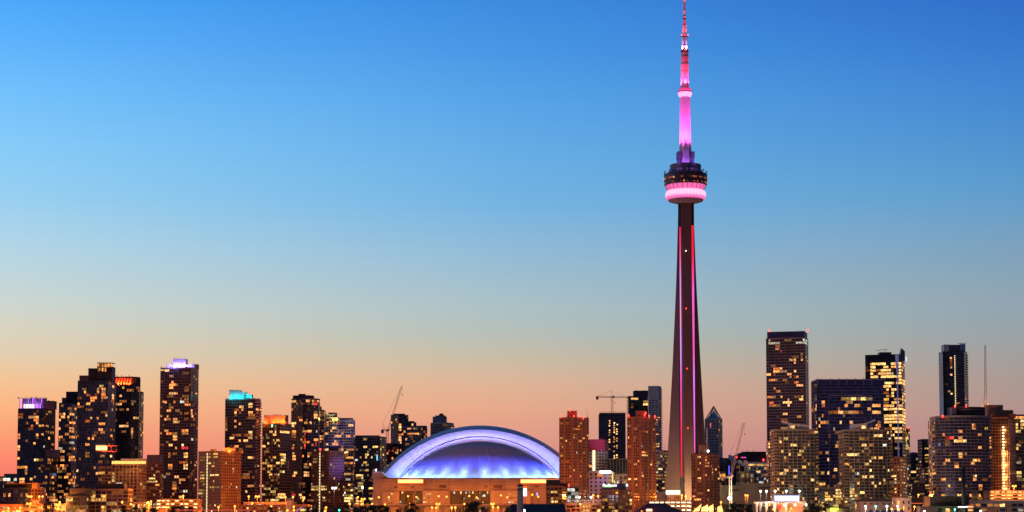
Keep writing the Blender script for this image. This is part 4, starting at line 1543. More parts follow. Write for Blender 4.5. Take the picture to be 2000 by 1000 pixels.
for x in (1119.5, 1141, 1150):
    mb = MB()
    p = at(x, 978, 1668)
    for sx_, sy_ in ((-3, -3), (3, -3), (3, 3), (-3, 3)):
        mb.bar((p.x + sx_, p.y + sy_, p.z - 2.2), (p.x + sx_, p.y + sy_, p.z), .15)
    i0 = len(mb.v)
    mb.v += [(p.x - 3.6, p.y - 3.6, p.z), (p.x + 3.6, p.y - 3.6, p.z), (p.x + 3.6, p.y + 3.6, p.z), (p.x - 3.6, p.y + 3.6, p.z), (p.x, p.y, p.z + 3)]
    for f in ((0, 1, 4), (1, 2, 4), (2, 3, 4), (3, 0, 4), (3, 2, 1, 0)):
        mb.f.append(tuple(i0 + q_ for q_ in f))
        mb.m.append(0)
        mb.c.append(1)
    mb.build('gazebo', [M_brown], t)
# red topped building
t, zt, D = tower('office_block', 'building with plain crimson lit top storeys and a bright stair column', 'office building', fpq(2050, 1144, 1181, 1188, 8), 859, M_grey, G_grey, 3.2, 3.4, (.7, .25, .8), (.5, .2), None, lit=.03, seed=57, blank=[(1140, 850, 1190, 880), (1157, 878, 1163, 921)])
mb = MB()
fp = fpq(2049.4, 1143.6, 1181.2, 1189, 8)
mb.prism(fp, at(1000, 879.5, 2049).z, zt + .6)
mb.build('crimson_top', [surf('crimson panel', (.22, .012, .03), .6)], t)
lamp('POINT', at(1162, 868, 2025), 6e3, (1, .08, .1), t, 1.0)
for k in range(9):
    mb = MB()
    p = at(1160, 881.5 + 4.6 * k, 2046.5)
    mb.box(p.x - 1.3, p.x + 1.3, p.y - .4, 2049.6, p.z - .95, p.z + .95)
    mb.build('stair_lamp', [emis('stair column light', (1, .72, .4), 2.6)], t)
t, zt, D = tower('unfinished_tower', 'dark unfinished tower with columns of site lamps under the hammerhead crane', 'building site', fpf(2300, 1172, 1222, 30), 807, M_navy, G_navy, 3.1, 3.1, (.8, .12, .9), (.4, .3), (.35, .25, 1), lit=.0, seed=58)
mb = MB()
fpx = Vector((at(1172, 807, 2300).x, 2300)), Vector((at(1222, 807, 2300).x, 2300))
for k in range(14):
    x = fpx[0].x + (fpx[1].x - fpx[0].x) * k / 13
    mb.box(x - .3, x + .3, 2300.2, 2300.8, zt, zt + 1.6 + (k % 3) * .5)
mb.build('rebar_column', [M_dark], t, stuff=True)
rw = random.Random(8)
UNIT['site'] = unit_window('w').copy()
UNIT['site'].materials[0] = window_mat('site lamp', [(1, .3, .06), (1, .45, .15), (1, .6, .3)], .8, 4)
for x, ya, yb in ((1190.5, 822, 880), (1199.5, 826, 896), (1205, 829, 895)):
    y = ya
    while y < yb:
        if rw.random() < .82 and not (865 < y < 870):
            o = bpy.data.objects.new('site_lamp', UNIT['site'])
            COL.objects.link(o)
            o.parent = t
            p = at(x + rw.uniform(-.6, .6), y, 2299.6)
            o.location = p - BASE[t.name]
            o.scale = (1.6, .4, 1.4)
        y += 4.6
tower('office_block', 'pale pilastered low-rise with stair lights behind the floodlit sign', 'office building', fpf(2100, 1186, 1228, 25), 896, M_grey, G_navy, 3.4, 3.6, (.62, .05, .95), None, (1.0, .5, 1), lit=.02, seed=59, rects=[(1213, 899, 1217, 919, 'w')])
tower('old_stone_block', 'mauve stone block with tall lit windows behind the hotel roof sign', 'office building', fpf(2000, 1196, 1230, 20), 926, surf('mauve stone', (.34, .25, .28), .85), G_black, 4.6, 3.6, (.5, .15, .8), (.4, .3), None, lit=.25, wk='y', seed=60, runs=1)
t, zt, D = tower('white_block', 'cream white stepped block with bare wall lit by the violet floodlight', 'office building', fpq(1900, 1150, 1187, 1199, 10), 920, surf('worn cream render', (.44, .39, .34), .85), G_grey, 4.2, 4.6, (.4, .25, .75), None, None, lit=.0, seed=61)
mb = MB()
for k in range(7):
    p = at(1173.5 + 2.9 * k, 921.8 + (k % 2) * .4, 1893)
    mb.ball(p, 1.5, 0, 5)
fl = mb.build('floodlight_bank', [emis('violet white flood', (.75, .6, 1), 9)], t)
mb = MB()
p, q = at(1171, 925.5, 1893.5), at(1193, 925.5, 1893.5)
mb.box(p.x, q.x, 1893.3, 1894.2, p.z - .5, p.z + .5)
for x in (1173, 1182, 1191):
    p = at(x, 926, 1894)
    mb.box(p.x - .2, p.x + .2, 1894.2, 1900.5, p.z - .4, p.z)
mb.build('floodlight_rail', [M_dark], t)
lamp('POINT', at(1182, 922, 1888), 7e3, (.4, .3, 1), t, 1.0)
mb = MB()
p, q = at(1167, 923, 1898.6), at(1177.5, 930.5, 1898.6)
mb.box(p.x, q.x, 1898, 1899, q.z, p.z)
mb.build('orange_sign_panel', [emis('orange sign panel', (1, .34, .12), .85)], t)
mb = MB()
p, q = at(1196.5, 942, 1897), at(1196.5, 924.5, 1897)
mb.box(p.x - .4, p.x + .4, 1896.6, 1897.4, p.z, q.z)
mb.build('light_strip', [emis('pale green strip', (.75, 1, .55), 1.2)], t)
# hotel with roof sign
t, zt, D = tower('hotel_block', 'brown hotel block with dark blue roof storey and glowing rooftop lettering', 'hotel', fpq(1680, 1174, 1208, 1234, 24), 956, M_brick, G_navy, 3.3, 3.5, (.62, .18, .82), (.35, .2), None, lit=.08, wk='y', seed=62,
    rects=[(1185, 956, 1194, 960), (1196, 956, 1203, 960), (1209, 957, 1218, 961), (1176, 977, 1193, 983, 'b'), (1208, 964, 1218, 969), (1187, 970, 1193, 973), (1208, 989, 1217, 994)], roofs=[(1176, 1224, 944.5, surf('navy roof storey', (.05, .05, .14), .6), 3, 16, 'roof_storey', None)])
p = at(1176.2, 950.2, 1682)
cu = bpy.data.curves.new('sign_lettering', 'FONT')
cu.body = 'Radisson'
cu.size = 3.6
cu.extrude = .15
cu.shear = .25
cu.offset = .1
cu.materials.append(emis('sign white', (.95, 1, .9), 1.7))
tmp = bpy.data.objects.new('sign_lettering', cu)
COL.objects.link(tmp)
bpy.context.view_layer.update()
me = bpy.data.meshes.new_from_object(tmp.evaluated_get(bpy.context.evaluated_depsgraph_get()))
bpy.data.objects.remove(tmp)
o = bpy.data.objects.new('sign_lettering', me)
COL.objects.link(o)
o.parent = t
o.location = Vector((p.x, 1682.2, p.z)) - BASE[t.name]
o.rotation_euler = (math.pi / 2, 0, 0)
mb = MB()
q = at(1195.5, 950.6, 1682)
mb.box(p.x + 1, q.x, 1682.1, 1682.4, p.z - .55, p.z - .1)
mb.build('sign_underline', [emis('sign green', (.2, .8, .05), 1.5)], t)
mb = MB()
c = at(1224.4, 947.5, 1681.5)
mb.box(c.x - .8, c.x + .9, 1681.2, 1681.8, c.z - 1.2, c.z + 1.1)
mb.build('sign_end_panel', [emis('sign white', (.95, 1, .9), 1.7)], t)
# grey white high-rise
t, zt, D = tower('office_tower', 'grey glass high-rise half with lit upper floors behind the brick tower with red roof lights', 'tower', fpf(2400, 1228, 1266.5, 30), 774, M_navy, G_green, 3.6, 3.0, (.94, .1, .8), (.6, .2), None, lit=.03, seed=63,
    rects=[(1231, 774, 1247, 780, 'b'), (1243, 780, 1252, 783), (1254, 786, 1264, 791, 'b'), (1232, 787, 1238, 790, 'd'), (1242, 796, 1247, 799), (1242, 770, 1246, 773)], roofs=[(1238, 1266, 763, M_navy, 4, 18, 'plant_room', None)])
masts(t, 2406, [(1243, 759, 763), (1258, 761, 763)], M_black)
t, zt, D = tower('concrete_tower', 'white ribbed concrete high-rise half with serrated balcony edge', 'tower', fpq(2390, 1267, 1286, 1292.5, 20), 754, M_white, G_grey, 3.1, 4.2, (.8, .2, .6), (1.1, .25), None, lit=.03, seed=64, balc=[(0, .5, 1.0, 1.5)],
    rects=[(1281, 815, 1286, 830), (1281, 866, 1287, 873, 'b'), (1281, 848, 1287, 852)], blank=[(1260, 750, 1295, 779)])
t, zt, D = tower('office_block', 'small dark office block with yellow windows squeezed beside the tall tower foot', 'office building', fpq(2080, 1281, 1298, 1308.5, 20), 880, M_ochre, G_black, 3.6, 2.6, (.94, .35, .8), None, None, lit=.2, wk='y', seed=65,
    rects=[(1297, 890, 1304, 894), (1282, 908, 1286, 915), (1297, 920, 1304, 924), (1297, 935, 1303, 940), (1296, 953, 1303, 956)])
beacon(t, 2084, [(1290, 882)], E_red, .9)
masts(t, 2088, [(1299, 867, 880)], M_black)
t, zt, D = tower('grey_store', 'windowless grey block at the foot of the tall tower', 'building', fpf(1900, 1283, 1303, 16), 961, M_grey, G_grey, 9, 9, (.01, .01, .02), None, None, lit=0, seed=66)
t, zt, D = tower('round_pavilion', 'round terracotta pavilion with bright white lit box on top at the tall tower foot', 'pavilion', fpa(1880, 1303, 1333, 4, 14), 966, M_tan, G_black, 10, 6, (.25, .02, .98), None, None, lit=0, seed=67)
mb = MB()
p, q = at(1302.5, 966, 1878), at(1328.5, 957.5, 1878)
mb.box(p.x, q.x, 1878, 1890, p.z + .2, q.z)
mb.build('lit_box', [emis('white lit box', (1, .86, .62), 1.8, True)], t)

# towers behind, right of the tall tower
t, zt, D = tower('office_tower', 'grey office tower with open pyramid top over a green glass peak', 'tower', fpq(2500, 1377.5, 1404, 1411.5, 22), 818, surf('light warm grey stone', (.46, .4, .38), .8), G_black, 3.8, 3.2, (.36, .1, .9), (.2, .12), (.3, .2, 2), lit=.04, seed=71, rects=[(1384, 825, 1388, 838, 'r')])
fp = fpq(2500, 1379, 1403.5, 1410.5, 22)
cxp = sum(p[0] for p in fp) / 4
cyp = sum(p[1] for p in fp) / 4
za, zb_ = at(1000, 793, 2510).z, at(1000, 803.5, 2510).z
mb = MB()
apex = Vector((cxp, cyp, za))
cor = [Vector((x, y, zt)) for x, y in fp]
for k in range(4):
    mb.bar(cor[k], apex, .55)
    a, b_ = cor[k], cor[(k + 1) % 4]
    for f0 in (.45, .6, .75, .88):
        mb.bar(a.lerp(apex, f0), b_.lerp(apex, f0), .25)
    for f0 in (.25, .5, .75):
        mb.bar(a.lerp(b_, f0).lerp(apex, .1), apex, .2)
mb.build('pyramid_frame', [M_pale], t)
mb = MB()
i0 = len(mb.v)
mb.v += [tuple(p.lerp(Vector((cxp, cyp, zt)), .06)) for p in cor] + [(cxp, cyp, zb_)]
for f in ((0, 1, 4), (1, 2, 4), (2, 3, 4), (3, 0, 4)):
    mb.f.append(tuple(i0 + q_ for q_ in f))
    mb.m.append(0)
    mb.c.append(1.2)
mb.build('glass_peak', [glass('teal peak glass', (.1, .3, .3))], t)
mb = MB()
fpb = fpf(2494, 1383, 1402, 8)
tower('office_block', 'white gridded office slab with square navy windows below the pyramid topped tower', 'office building', fpf(2470, 1382.5, 1401, 14), 836, M_white, G_navy, 3.9, 2.6, (.62, .2, .8), None, None, lit=.01, seed=72)
t, zt, D = tower('dark_hall', 'low black office hall behind the white dishes', 'office building', fpf(2250, 1404, 1445, 30), 895, M_roof, G_navy, 4, 4, lit=.02, seed=73, wk='y')
# broad dark roof with sloping shoulder
mb = MB()
t = thing('arena_building', 'broad black building with sloping roof shoulder and pink lit name strip', 'building', (at(1475, 900, 2300).x, 2310, GZ))
P_ = [at(x, y, 2300) for x, y in ((1440, 930), (1440, 888), (1453, 882), (1512, 882), (1512, 930))]
i0 = len(mb.v)
pts = [(P_[0].x, GZ), (P_[4].x, GZ), (P_[3].x, P_[3].z), (P_[2].x, P_[2].z), (P_[1].x, P_[1].z)]
mb.v += [(x, 2300, z) for x, z in pts] + [(x, 2345, z) for x, z in pts]
mb.f.append((0, 1, 2, 3, 4))
mb.f.append((9, 8, 7, 6, 5))
for k in range(5):
    k2 = (k + 1) % 5
    mb.f.append((k2, k, k + 5, k2 + 5))
mb.m += [0] * 7
mb.c += [1] * 7
for k in range(22):
    x = P_[2].x + (P_[3].x - P_[2].x) * k / 21
    mb.box(x - .12, x + .12, 2299.7, 2300, P_[2].z - 9, P_[2].z - .4)
mb.build('wall', [surf('dark ribbed cladding', (.03, .045, .045), .6)], t)
mb = MB()
for k in range(9):
    p = at(1447.5 + k * 1.15, 893.4, 2299)
    mb.box(p.x - .25, p.x + .22, 2298.8, 2299.6, p.z - .4 - .2 * (k % 3), p.z + .5)
mb.build('name_strip', [emis('pink name strip', (1, .1, .5), 1.3)], t)
masts(t, 2305, [(1449.5, 877.5, 884), (1460, 877.5, 882.5), (1471, 877.5, 882.5)], M_steel, .3)
beacon(t, 2296, [(1438.5, 893.5), (1491, 898), (1499, 896)], E_red, 1.2)
tower('office_block', 'cream office block with a yellow lit top floor and dark lower windows', 'office building', fpf(2150, 1461, 1512, 30), 902.5, M_white, G_black, 4.0, 2.9, (.66, .22, .78), None, None, lit=.12, wk='y', seed=74,
      rects=[(1462, 904, 1512, 909, 'y'), (1463, 910, 1465, 915), (1488, 916, 1503, 921, 'b'), (1478, 922, 1484, 927), (1488, 931, 1500, 933), (1496, 935, 1500, 939), (1478, 935, 1483, 939)])
tower('frame_building', 'pink concrete frame building with big red and dark bays behind the crane', 'office building', fpq(2080, 1440, 1462, 1478, 20), 921.5, surf('pink concrete', (.5, .33, .26), .85), G_black, 5.4, 4.4, (.8, .12, .86), (.9, .5), (.9, .5, 2), lit=.12, wk='y', seed=75, rects=[(1445, 926, 1460, 931, 'y')])
tower('frame_building', 'pink concrete frame building beside the brick apartment tower and crane foot', 'office building', fpf(2085, 1402, 1417, 16), 921.5, surf('pink concrete', (.5, .33, .26), .85), G_black, 5.2, 4.4, (.8, .12, .86), (.9, .5), (.9, .5, 1), lit=.15, wk='y', seed=76, rects=[(1404, 926, 1416, 931, 'y')])
for xa, xb, y, lab in ((1405, 1444.5, 949, 'lower windowless grey shed wall behind the crane mast'), (1444.5, 1512.5, 944.5, 'taller windowless grey shed wall behind the white stage lamps')):
    t = thing('exhibition_shed', lab, 'shed', (at((xa + xb) / 2, 960, 1960).x, 1970, GZ))
    mb = MB()
    a, b_ = at(xa, y, 1960), at(xb, y, 1960)
    mb.box(a.x, b_.x, 1960, 1998, GZ, a.z)
    n = int((b_.x - a.x) / 1.1)
    for k in range(n):
        x = a.x + (b_.x - a.x) * k / n
        mb.box(x, x + .5, 1959.85, 1960, GZ, a.z - .4)
    mb.box(a.x, b_.x, 1959.7, 1998, a.z, a.z + .5)
    mb.build('wall', [surf('grey shed cladding', (.2, .2, .2), .8, var=.12)], t)
    mb = MB()
    p, q = at(xa + (xb - xa) * .55, y + 7, 1959.5), at(xa + (xb - xa) * .95, y + 9.5, 1959.5)
    mb.box(p.x, q.x, 1959.2, 1959.8, q.z, p.z)
    mb.build('louvre', [M_dark], t)

# tall hotel tower
t, zt, D = tower('hotel_tower', 'tall brown gridded tower with dark navy crown and two red roof beacons', 'tower', fpq(2250, 1499, 1575.5, 1581.5, 4), 659, surf('warm grey frame', (.42, .28, .23), .8), G_brown, 3.45, 2.75, (.84, .2, .92), (.7, .2), (.4, .2, 2), lit=.02, seed=81, cap=100,
    rects=[(1500, 666, 1523, 675, 'W'), (1500, 661, 1506, 666, 'W'), (1553, 665, 1576, 674, 'W'), (1570, 657, 1577, 665, 'W'), (1531, 662, 1546, 666, 'y'), (1515, 679, 1525, 684), (1523, 686, 1529, 691, 'r'), (1551, 692, 1560, 698), (1563, 693, 1567, 703), (1551, 699, 1553, 709),
           (1508, 712, 1515, 716), (1510, 717, 1530, 723), (1510, 724, 1526, 728), (1532, 723, 1537, 728), (1539, 729, 1544, 734), (1540, 735, 1546, 740), (1551, 724, 1554, 728), (1554, 735, 1561, 740), (1502, 742, 1530, 747), (1552, 742, 1559, 747), (1556, 749, 1569, 753), (1511, 755, 1515, 759),
           (1501, 772, 1515, 777), (1525, 772, 1531, 777), (1552, 772, 1570, 777), (1501, 784, 1511, 789, 'r'), (1530, 784, 1547, 789, 'b'), (1500, 791, 1523, 796), (1524, 815, 1540, 820), (1524, 833, 1540, 838), (1552, 826, 1562, 831), (1502, 862, 1514, 868, 'b'), (1502, 869, 1514, 872, 'b')], topglass=True)
mb = MB()
fp = fpq(2253, 1501, 1574.5, 1580, 4)
mb.prism(fp, zt, at(1000, 646.5, 2253).z)
mb.build('crown', [surf('navy crown panel', (.05, .05, .12), .5)], t)
beacon(t, 2252, [(1502.5, 645), (1577, 645)], E_red, 1.1)
t['label'] = t['label']
tower('brown_side_block', 'narrow ochre balcony block between the tall gridded tower and first curved condo', 'apartment block', fpf(2000, 1501.5, 1516, 16), 862, M_tan, G_brown, 3.3, 3.4, (.9, .25, .85), (.6, .8), None, lit=.1, seed=82, rects=[(1502, 862, 1516, 873, 'b')], balc=[(0, .6, 1, 1.3)])
# blue glass slab
t, zt, D = tower('office_slab', 'wide deep blue glass office slab with thin pale floor lines', 'tower', fpf(2200, 1597, 1728, 40), 741, surf('blue frame', (.07, .08, .16), .5), G_blue, 3.95, 1.9, (.99, .08, .97), (.3, .12), None, lit=.03, wk='w', seed=83, runs=2, cap=100,
    rects=[(1642, 776, 1702, 780, 'y'), (1604, 785, 1611, 796), (1654, 784, 1666, 787), (1670, 790, 1680, 794), (1597, 806, 1611, 811, 'b'), (1618, 805, 1678, 811), (1684, 806, 1702, 811), (1654, 812, 1682, 817, 'r'), (1601, 821, 1619, 825), (1654, 820, 1662, 824), (1705, 790, 1719, 794), (1705, 799, 1720, 810),
           (1713, 820, 1720, 832), (1707, 835, 1718, 839), (1600, 881, 1606, 886), (1626, 880, 1638, 884, 'b')], skip_lit=lambda x, y: y < 786, band_mat=surf('pale blue trim', (.4, .36, .42), .6))
mb = MB()
p, q = at(1618, 772.2, 2199.5), at(1702, 772.2, 2199.5)
for x in (p.x, q.x - .5):
    mb.box(x, x + .5, 2199, 2199.6, GZ, p.z)
mb.box(p.x, q.x, 2199, 2199.6, p.z - .5, p.z + .3)
for x in (1597.2, 1622, 1638.5, 1654.5, 1671, 1687, 1703, 1727.6):
    a, b_ = at(x, 752, 2199.5), at(x, 739.5, 2199.5)
    mb.box(a.x - .25, a.x + .25, 2199.2, 2199.9, a.z, b_.z + .8)
mb.build('face_frame', [surf('pale blue trim', (.4, .36, .42), .6)], t)
G2 = MB()
a, b_ = at(1597.8, 752.5, 2199.7), at(1727.2, 742, 2199.7)
G2.box(a.x, b_.x, 2199.75, 2199.85, a.z, b_.z)
G2.build('top_band', [surf('blue spandrel', (.05, .06, .2), .4)], t)
masts(t, 2206, [(1604, 737, 741), (1640, 738, 741), (1668, 738, 741), (1690, 737.5, 741)], M_black)
# brightly lit office tower
t, zt, D = tower('office_tower', 'brightly lit office tower with sharp glass fin behind the blue slab', 'tower', fpq(2400, 1693, 1763.5, 1770, 6), 692, M_dark, G_black, 4.15, 3.2, (.93, .16, .86), (.5, .2), (.15, .15, 2), lit=.16, wk='b', seed=84, skip_lit=lambda x, y: y > 850 or y < 705, cap=100, blank=[(1690, 688, 1775, 702.5)],
    rects=[(1700, 706, 1708, 712), (1710, 705, 1730, 712), (1738, 705, 1759, 712), (1700, 713, 1708, 718), (1738, 713, 1750, 718), (1700, 720, 1708, 726), (1722, 720, 1738, 724), (1722, 727, 1738, 732), (1754, 720, 1760, 732), (1700, 727, 1707, 732), (1700, 733, 1714, 739), (1722, 733, 1760, 739), (1728, 742, 1738, 753), (1749, 742, 1767, 753),
           (1742, 755, 1748, 776), (1754, 769, 1768, 773), (1728, 777, 1738, 795, 'w'), (1745, 777, 1762, 781, 'w'), (1748, 784, 1756, 788), (1728, 797, 1769, 802), (1728, 811, 1769, 830), (1728, 832, 1739, 837), (1744, 832, 1761, 837), (1749, 840, 1761, 845), (1748, 854, 1761, 859), (1746, 861, 1760, 866, 'y'), (1750, 875, 1758, 879, 'y'), (1746, 890, 1752, 895, 'y')])
roof_box(t, D, zt, 1718.5, 1741, 688, M_navy, 6, 14, 'plant_room')
mb = MB()
P_ = [at(x, y, 2396) for x, y in ((1755.5, 705), (1767.5, 705), (1767.5, 686), (1760.5, 679.5))]
i0 = len(mb.v)
mb.v += [(p.x, 2396, p.z) for p in P_] + [(p.x, 2404, p.z) for p in P_]
for f in ((0, 1, 2, 3), (7, 6, 5, 4), (1, 0, 4, 5), (2, 1, 5, 6), (3, 2, 6, 7), (0, 3, 7, 4)):
    mb.f.append(tuple(i0 + q_ for q_ in f))
    mb.m.append(0)
    mb.c.append(1)
mb.build('glass_fin', [G_grey], t)
mb = MB()
p, q = at(1752.5, 900, 2396), at(1752.5, 692, 2396)
for k in range(52):
    z = p.z + (q.z - p.z) * k / 52
    w = .6 if k < 42 else .6 + (k - 41) * .15
    mb.box(q.x - w, q.x + w, 2396.5, 2399, z, z + (q.z - p.z) / 52 - .35)
mb.build('light_spine', [emis('lavender spine light', (.3, .24, .62), .4)], t)
mb = MB()
p = at(1728.5, 683, D + 12)
mb.bar((p.x, D + 12, zt), p, .3)
mb.bar(at(1711, 684.5, D + 12), at(1727 + 7, 682.3, D + 12), .25)
mb.build('window_cleaning_arm', [M_black], t)
mb = MB()
p = at(1769.8, 705, 2398)
mb.box(p.x - .5, p.x + .5, 2397, 2398, p.z - .5, p.z + 5.5)
mb.build('sign_strip', [emis('pale blue sign', (.5, .7, 1), 1.6)], t)


# twin curved condos at the shore
def curved_condo(xl, xr, yt, lab, sd, rects, sgn):
    t, zt, D = tower('curved_condo_tower', lab, 'tower', fpa(1750, xl, xr, 7, 26, 10), yt, surf('cream concrete', (.44, .33, .22), .85), G_green, 2.95, 2.75, (.985, .12, .88), (.6, .7), (.55, .5, 3), lit=.055, wk='y', seed=sd, rects=rects, cap=100, balc=[(0, 0, .8, 1.6), (9, .2, 1, 1.6)], vmax=1.9)
    xm = 1548 if sgn < 0 else 1687
    roof_box(t, D, zt, xm - 5, xm + 6, 829, M_white, 3, 12, 'lift_house')
    if sgn < 0:
        roof_box(t, D, zt, 1556, 1580, 831, M_white, 4, 14, 'roof_house')
        path = [(1530, 822.5), (1536, 825), (1544, 827.5), (1554, 829), (1566, 830), (1579, 830.5)]
    else:
        roof_box(t, D, zt, 1664, 1683, 830.5, M_white, 4, 14, 'roof_house')
        path = [(1664, 829.5), (1676, 829), (1687, 827.5), (1697, 825), (1704, 822.5), (1709.5, 819.5)]
    mb = MB()
    for (xa, ya), (xb, yb) in zip(path, path[1:]):
        a, b_ = at(xa, ya, D + 3), at(xb, yb, D + 3)
        mb.hexa([(a.x, D + 2, a.z - .8), (b_.x, D + 2, b_.z - .8), (b_.x, D + 16, b_.z - .8), (a.x, D + 16, a.z - .8), (a.x, D + 2, a.z + .35), (b_.x, D + 2, b_.z + .35), (b_.x, D + 16, b_.z + .35), (a.x, D + 16, a.z + .35)])
    mb.build('wing_canopy', [M_white], t)
    o = bpy.data.objects.new('window', unit_window('b'))
    COL.objects.link(o)
    o.parent = t
    o.location = at(xm, 834, D + 2.9) - BASE[t.name]
    o.scale = (4, .2, 2.6)
    return t


curved_condo(1513, 1598, 838.5, 'curved cream banded condo tower with roof wing pointing west', 85,
    [(1525, 881, 1532, 886), (1540, 887, 1544, 893, 'b'), (1548, 889, 1556, 893), (1566, 880, 1571, 886), (1530, 915, 1538, 921, 'b'), (1548, 915, 1556, 920), (1519, 922, 1538, 927), (1566, 922, 1576, 927), (1547, 929, 1556, 934), (1593, 908, 1598, 913), (1593, 922, 1598, 927), (1527, 956, 1543, 961), (1566, 956, 1576, 961),
     (1580, 956, 1585, 961), (1543, 838, 1556, 844, 'b'), (1532, 852, 1541, 857), (1551, 852, 1559, 857, 'd'), (1543, 867, 1556, 873), (1563, 880, 1570, 885), (1576, 843, 1591, 850, 'd')], -1)
curved_condo(1649, 1741, 839, 'curved cream banded condo tower with roof wing pointing east', 86,
    [(1682, 845, 1692, 850, 'b'), (1682, 857, 1692, 863), (1682, 866, 1692, 871, 'b'), (1707, 846, 1722, 851, 'b'), (1712, 858, 1722, 863), (1655, 887, 1669, 892, 'b'), (1684, 901, 1692, 906), (1672, 922, 1677, 926, 'W'), (1683, 928, 1692, 933, 'b'), (1697, 928, 1701, 933), (1702, 893, 1712, 897), (1661, 954, 1667, 960), (1683, 975, 1690, 979, 'b')], 1)
tower('condo_podium', 'low stepped podium flats with greenish glass joining the two curved condos', 'apartment block', fpf(1770, 1590, 1658, 24), 952, M_tan, G_green, 2.95, 3.0, (.98, .14, .86), (.45, .6), (.3, .4, 3), lit=.16, wk='y', seed=87, rects=[(1594, 949, 1600, 955), (1603, 949, 1610, 954, 'b'), (1637, 949, 1648, 955), (1611, 962, 1616, 966), (1604, 958, 1608, 962)], cap=60)
for xa, xb, y, lab in ((1590, 1612, 940, 'upper step of podium flats against the first curved condo'), (1640, 1660, 944, 'upper step of podium flats against the second curved condo')):
    tower('condo_podium', lab, 'apartment block', fpf(1796, xa, xb, 16), y, M_tan, G_green, 2.95, 3.0, (.98, .14, .86), (.45, .6), (.3, .4, 3), lit=.14, wk='y', seed=int(xa))
tower('ochre_block', 'ochre apartment block with yellow windows tucked behind the second curved condo', 'apartment block', fpq(1830, 1722, 1758, 1772, 20), 893, M_ochre, G_black, 3.1, 3.0, (.5, .25, .75), (.15, .1), None, lit=.2, wk='y', seed=88, runs=1)
tower('ochre_block', 'taller narrow ochre block rising between curved condo and lit office tower', 'apartment block', fpf(1900, 1727, 1745, 18), 845, M_ochre, G_black, 3.1, 3.0, (.5, .25, .75), (.15, .1), None, lit=.12, wk='y', seed=89, runs=1)
t, zt, D = tower('slim_tower', 'very slim glittering tower with a red beacon right of the lit office tower', 'tower', fpf(2450, 1769.5, 1778, 10), 837, M_grey, G_brown, 3.3, 1.9, lit=.4, wk='y', seed=90, runs=1)
beacon(t, 2450, [(1773.5, 835)], E_red, 1.1)
masts(t, 2452, [(1773.5, 829, 836)], M_black)
tower('office_block', 'small grey office block with a green edge light and yellow floors', 'office building', fpf(2300, 1779, 1806, 25), 885, M_grey, G_green, 3.9, 3.2, (.9, .2, .75), (.5, .2), None, lit=.07, wk='y', seed=91, rects=[(1784, 897, 1794, 900), (1784, 904, 1794, 907), (1786, 935, 1800, 943)], roofs=[(1781, 1790, 883.5, M_pale, 3, 10, 'plant_room', None)])
t, zt, D = tower('office_tower', 'plain dark slate office tower with a white corner lamp', 'tower', fpf(2250, 1802, 1826, 25), 858, M_dark, G_black, 3.9, 3.2, (.9, .25, .7), (.4, .2), None, lit=.03, wk='y', seed=92, rects=[(1808, 873, 1822, 880), (1808, 885, 1822, 904), (1810, 913, 1820, 920)], blank=[(1800, 855, 1807, 1000)])
mb = MB()
mb.ball(at(1820.5, 865, 2248), 1.3, 0, 5)
mb.build('corner_lamp', [E_whitelamp], t)
tower('brown_block', 'low brown block in the gap beside the round glass condo', 'apartment block', fpf(2100, 1806, 1824, 20), 915, M_brown, G_black, 3.3, 2.8, (.55, .3, .75), None, None, lit=.12, wk='y', seed=93)
tower('brown_block', 'lowest brown block in the gap left of the slate tower', 'apartment block', fpf(2090, 1781, 1805.5, 20), 943, M_brown, G_black, 3.3, 2.8, (.55, .3, .75), None, None, lit=.08, wk='y', seed=94)
# far tower
t, zt, D = tower('condo_tower', 'far navy tower with pale side wall and a thin line of lights up its face', 'tower', fpq(2500, 1845, 1887, 1893, 10), 685, M_navy, G_navy, 3.2, 3.2, (.85, .15, .85), (.4, .25), (.25, .15, 3), lit=.008, seed=95, balc=[(3, .0, .28, .9), (3, .72, 1, .9), (0, .5, 1, 1.4)],
    rects=[(1859, 690, 1863, 693, 'b'), (1867, 690, 1871, 693), (1857, 696, 1860, 719), (1881, 700, 1885, 703, 'r'), (1856, 767, 1860, 771, 'b'), (1868, 786, 1876, 790)])
mb = MB()
A_, B_ = Vector((ux(1837.8) * 2512, 2512)), Vector((ux(1845.2) * 2499, 2499))
mb.prism([tuple(A_), tuple(B_), (B_.x, 2514), (A_.x, 2514)], GZ, at(1000, 687, 2500).z)
sw = mb.build('side_wall', [M_white], t)
mb = MB()
d = (B_ - A_).normalized()
for k in range(34):
    z = at(1840, 690 + k * 7, 2505).z
    mb.slab(A_, B_, Vector((d.y, -d.x)), 0, .1, z, z + .3)
mb.build('side_wall_joint', [M_grey], sw, stuff=True)
mb = MB()
p, q = at(1836.4, 753, 2509), at(1839.2, 711.5, 2509)
mb.box(p.x, q.x, 2506, 2513, p.z, q.z)
mb.build('glazed_bay', [G_grey], t)
roof_box(t, D, zt, 1843.5, 1853, 673, M_white, 5, 16, 'crown_wing')
roof_box(t, D, zt, 1853.2, 1876, 673.5, M_purple, 8, 12, 'plant_room')
roof_box(t, D, zt, 1876.2, 1885.5, 672, surf('bluish panel', (.3, .34, .55), .6), 5, 16, 'crown_wing')
mb = MB()
mb.bar(at(1871, 670.8, D + 12), at(1887, 670.3, D + 12), .35)
mb.bar(at(1876, 674, D + 12), at(1876, 670.5, D + 12), .3)
mb.build('window_cleaning_arm', [M_black], t)
mb = MB()
for k in range(30):
    p = at(1864.5 + k * .06, 695 + k * 3.35, 2498.5)
    mb.box(p.x - .45, p.x + .45, 2497.8, 2498.6, p.z - .6, p.z + .6)
mb.build('line_light', [emis('line light', (1, .75, .4), 1.7)], t, stuff=True)
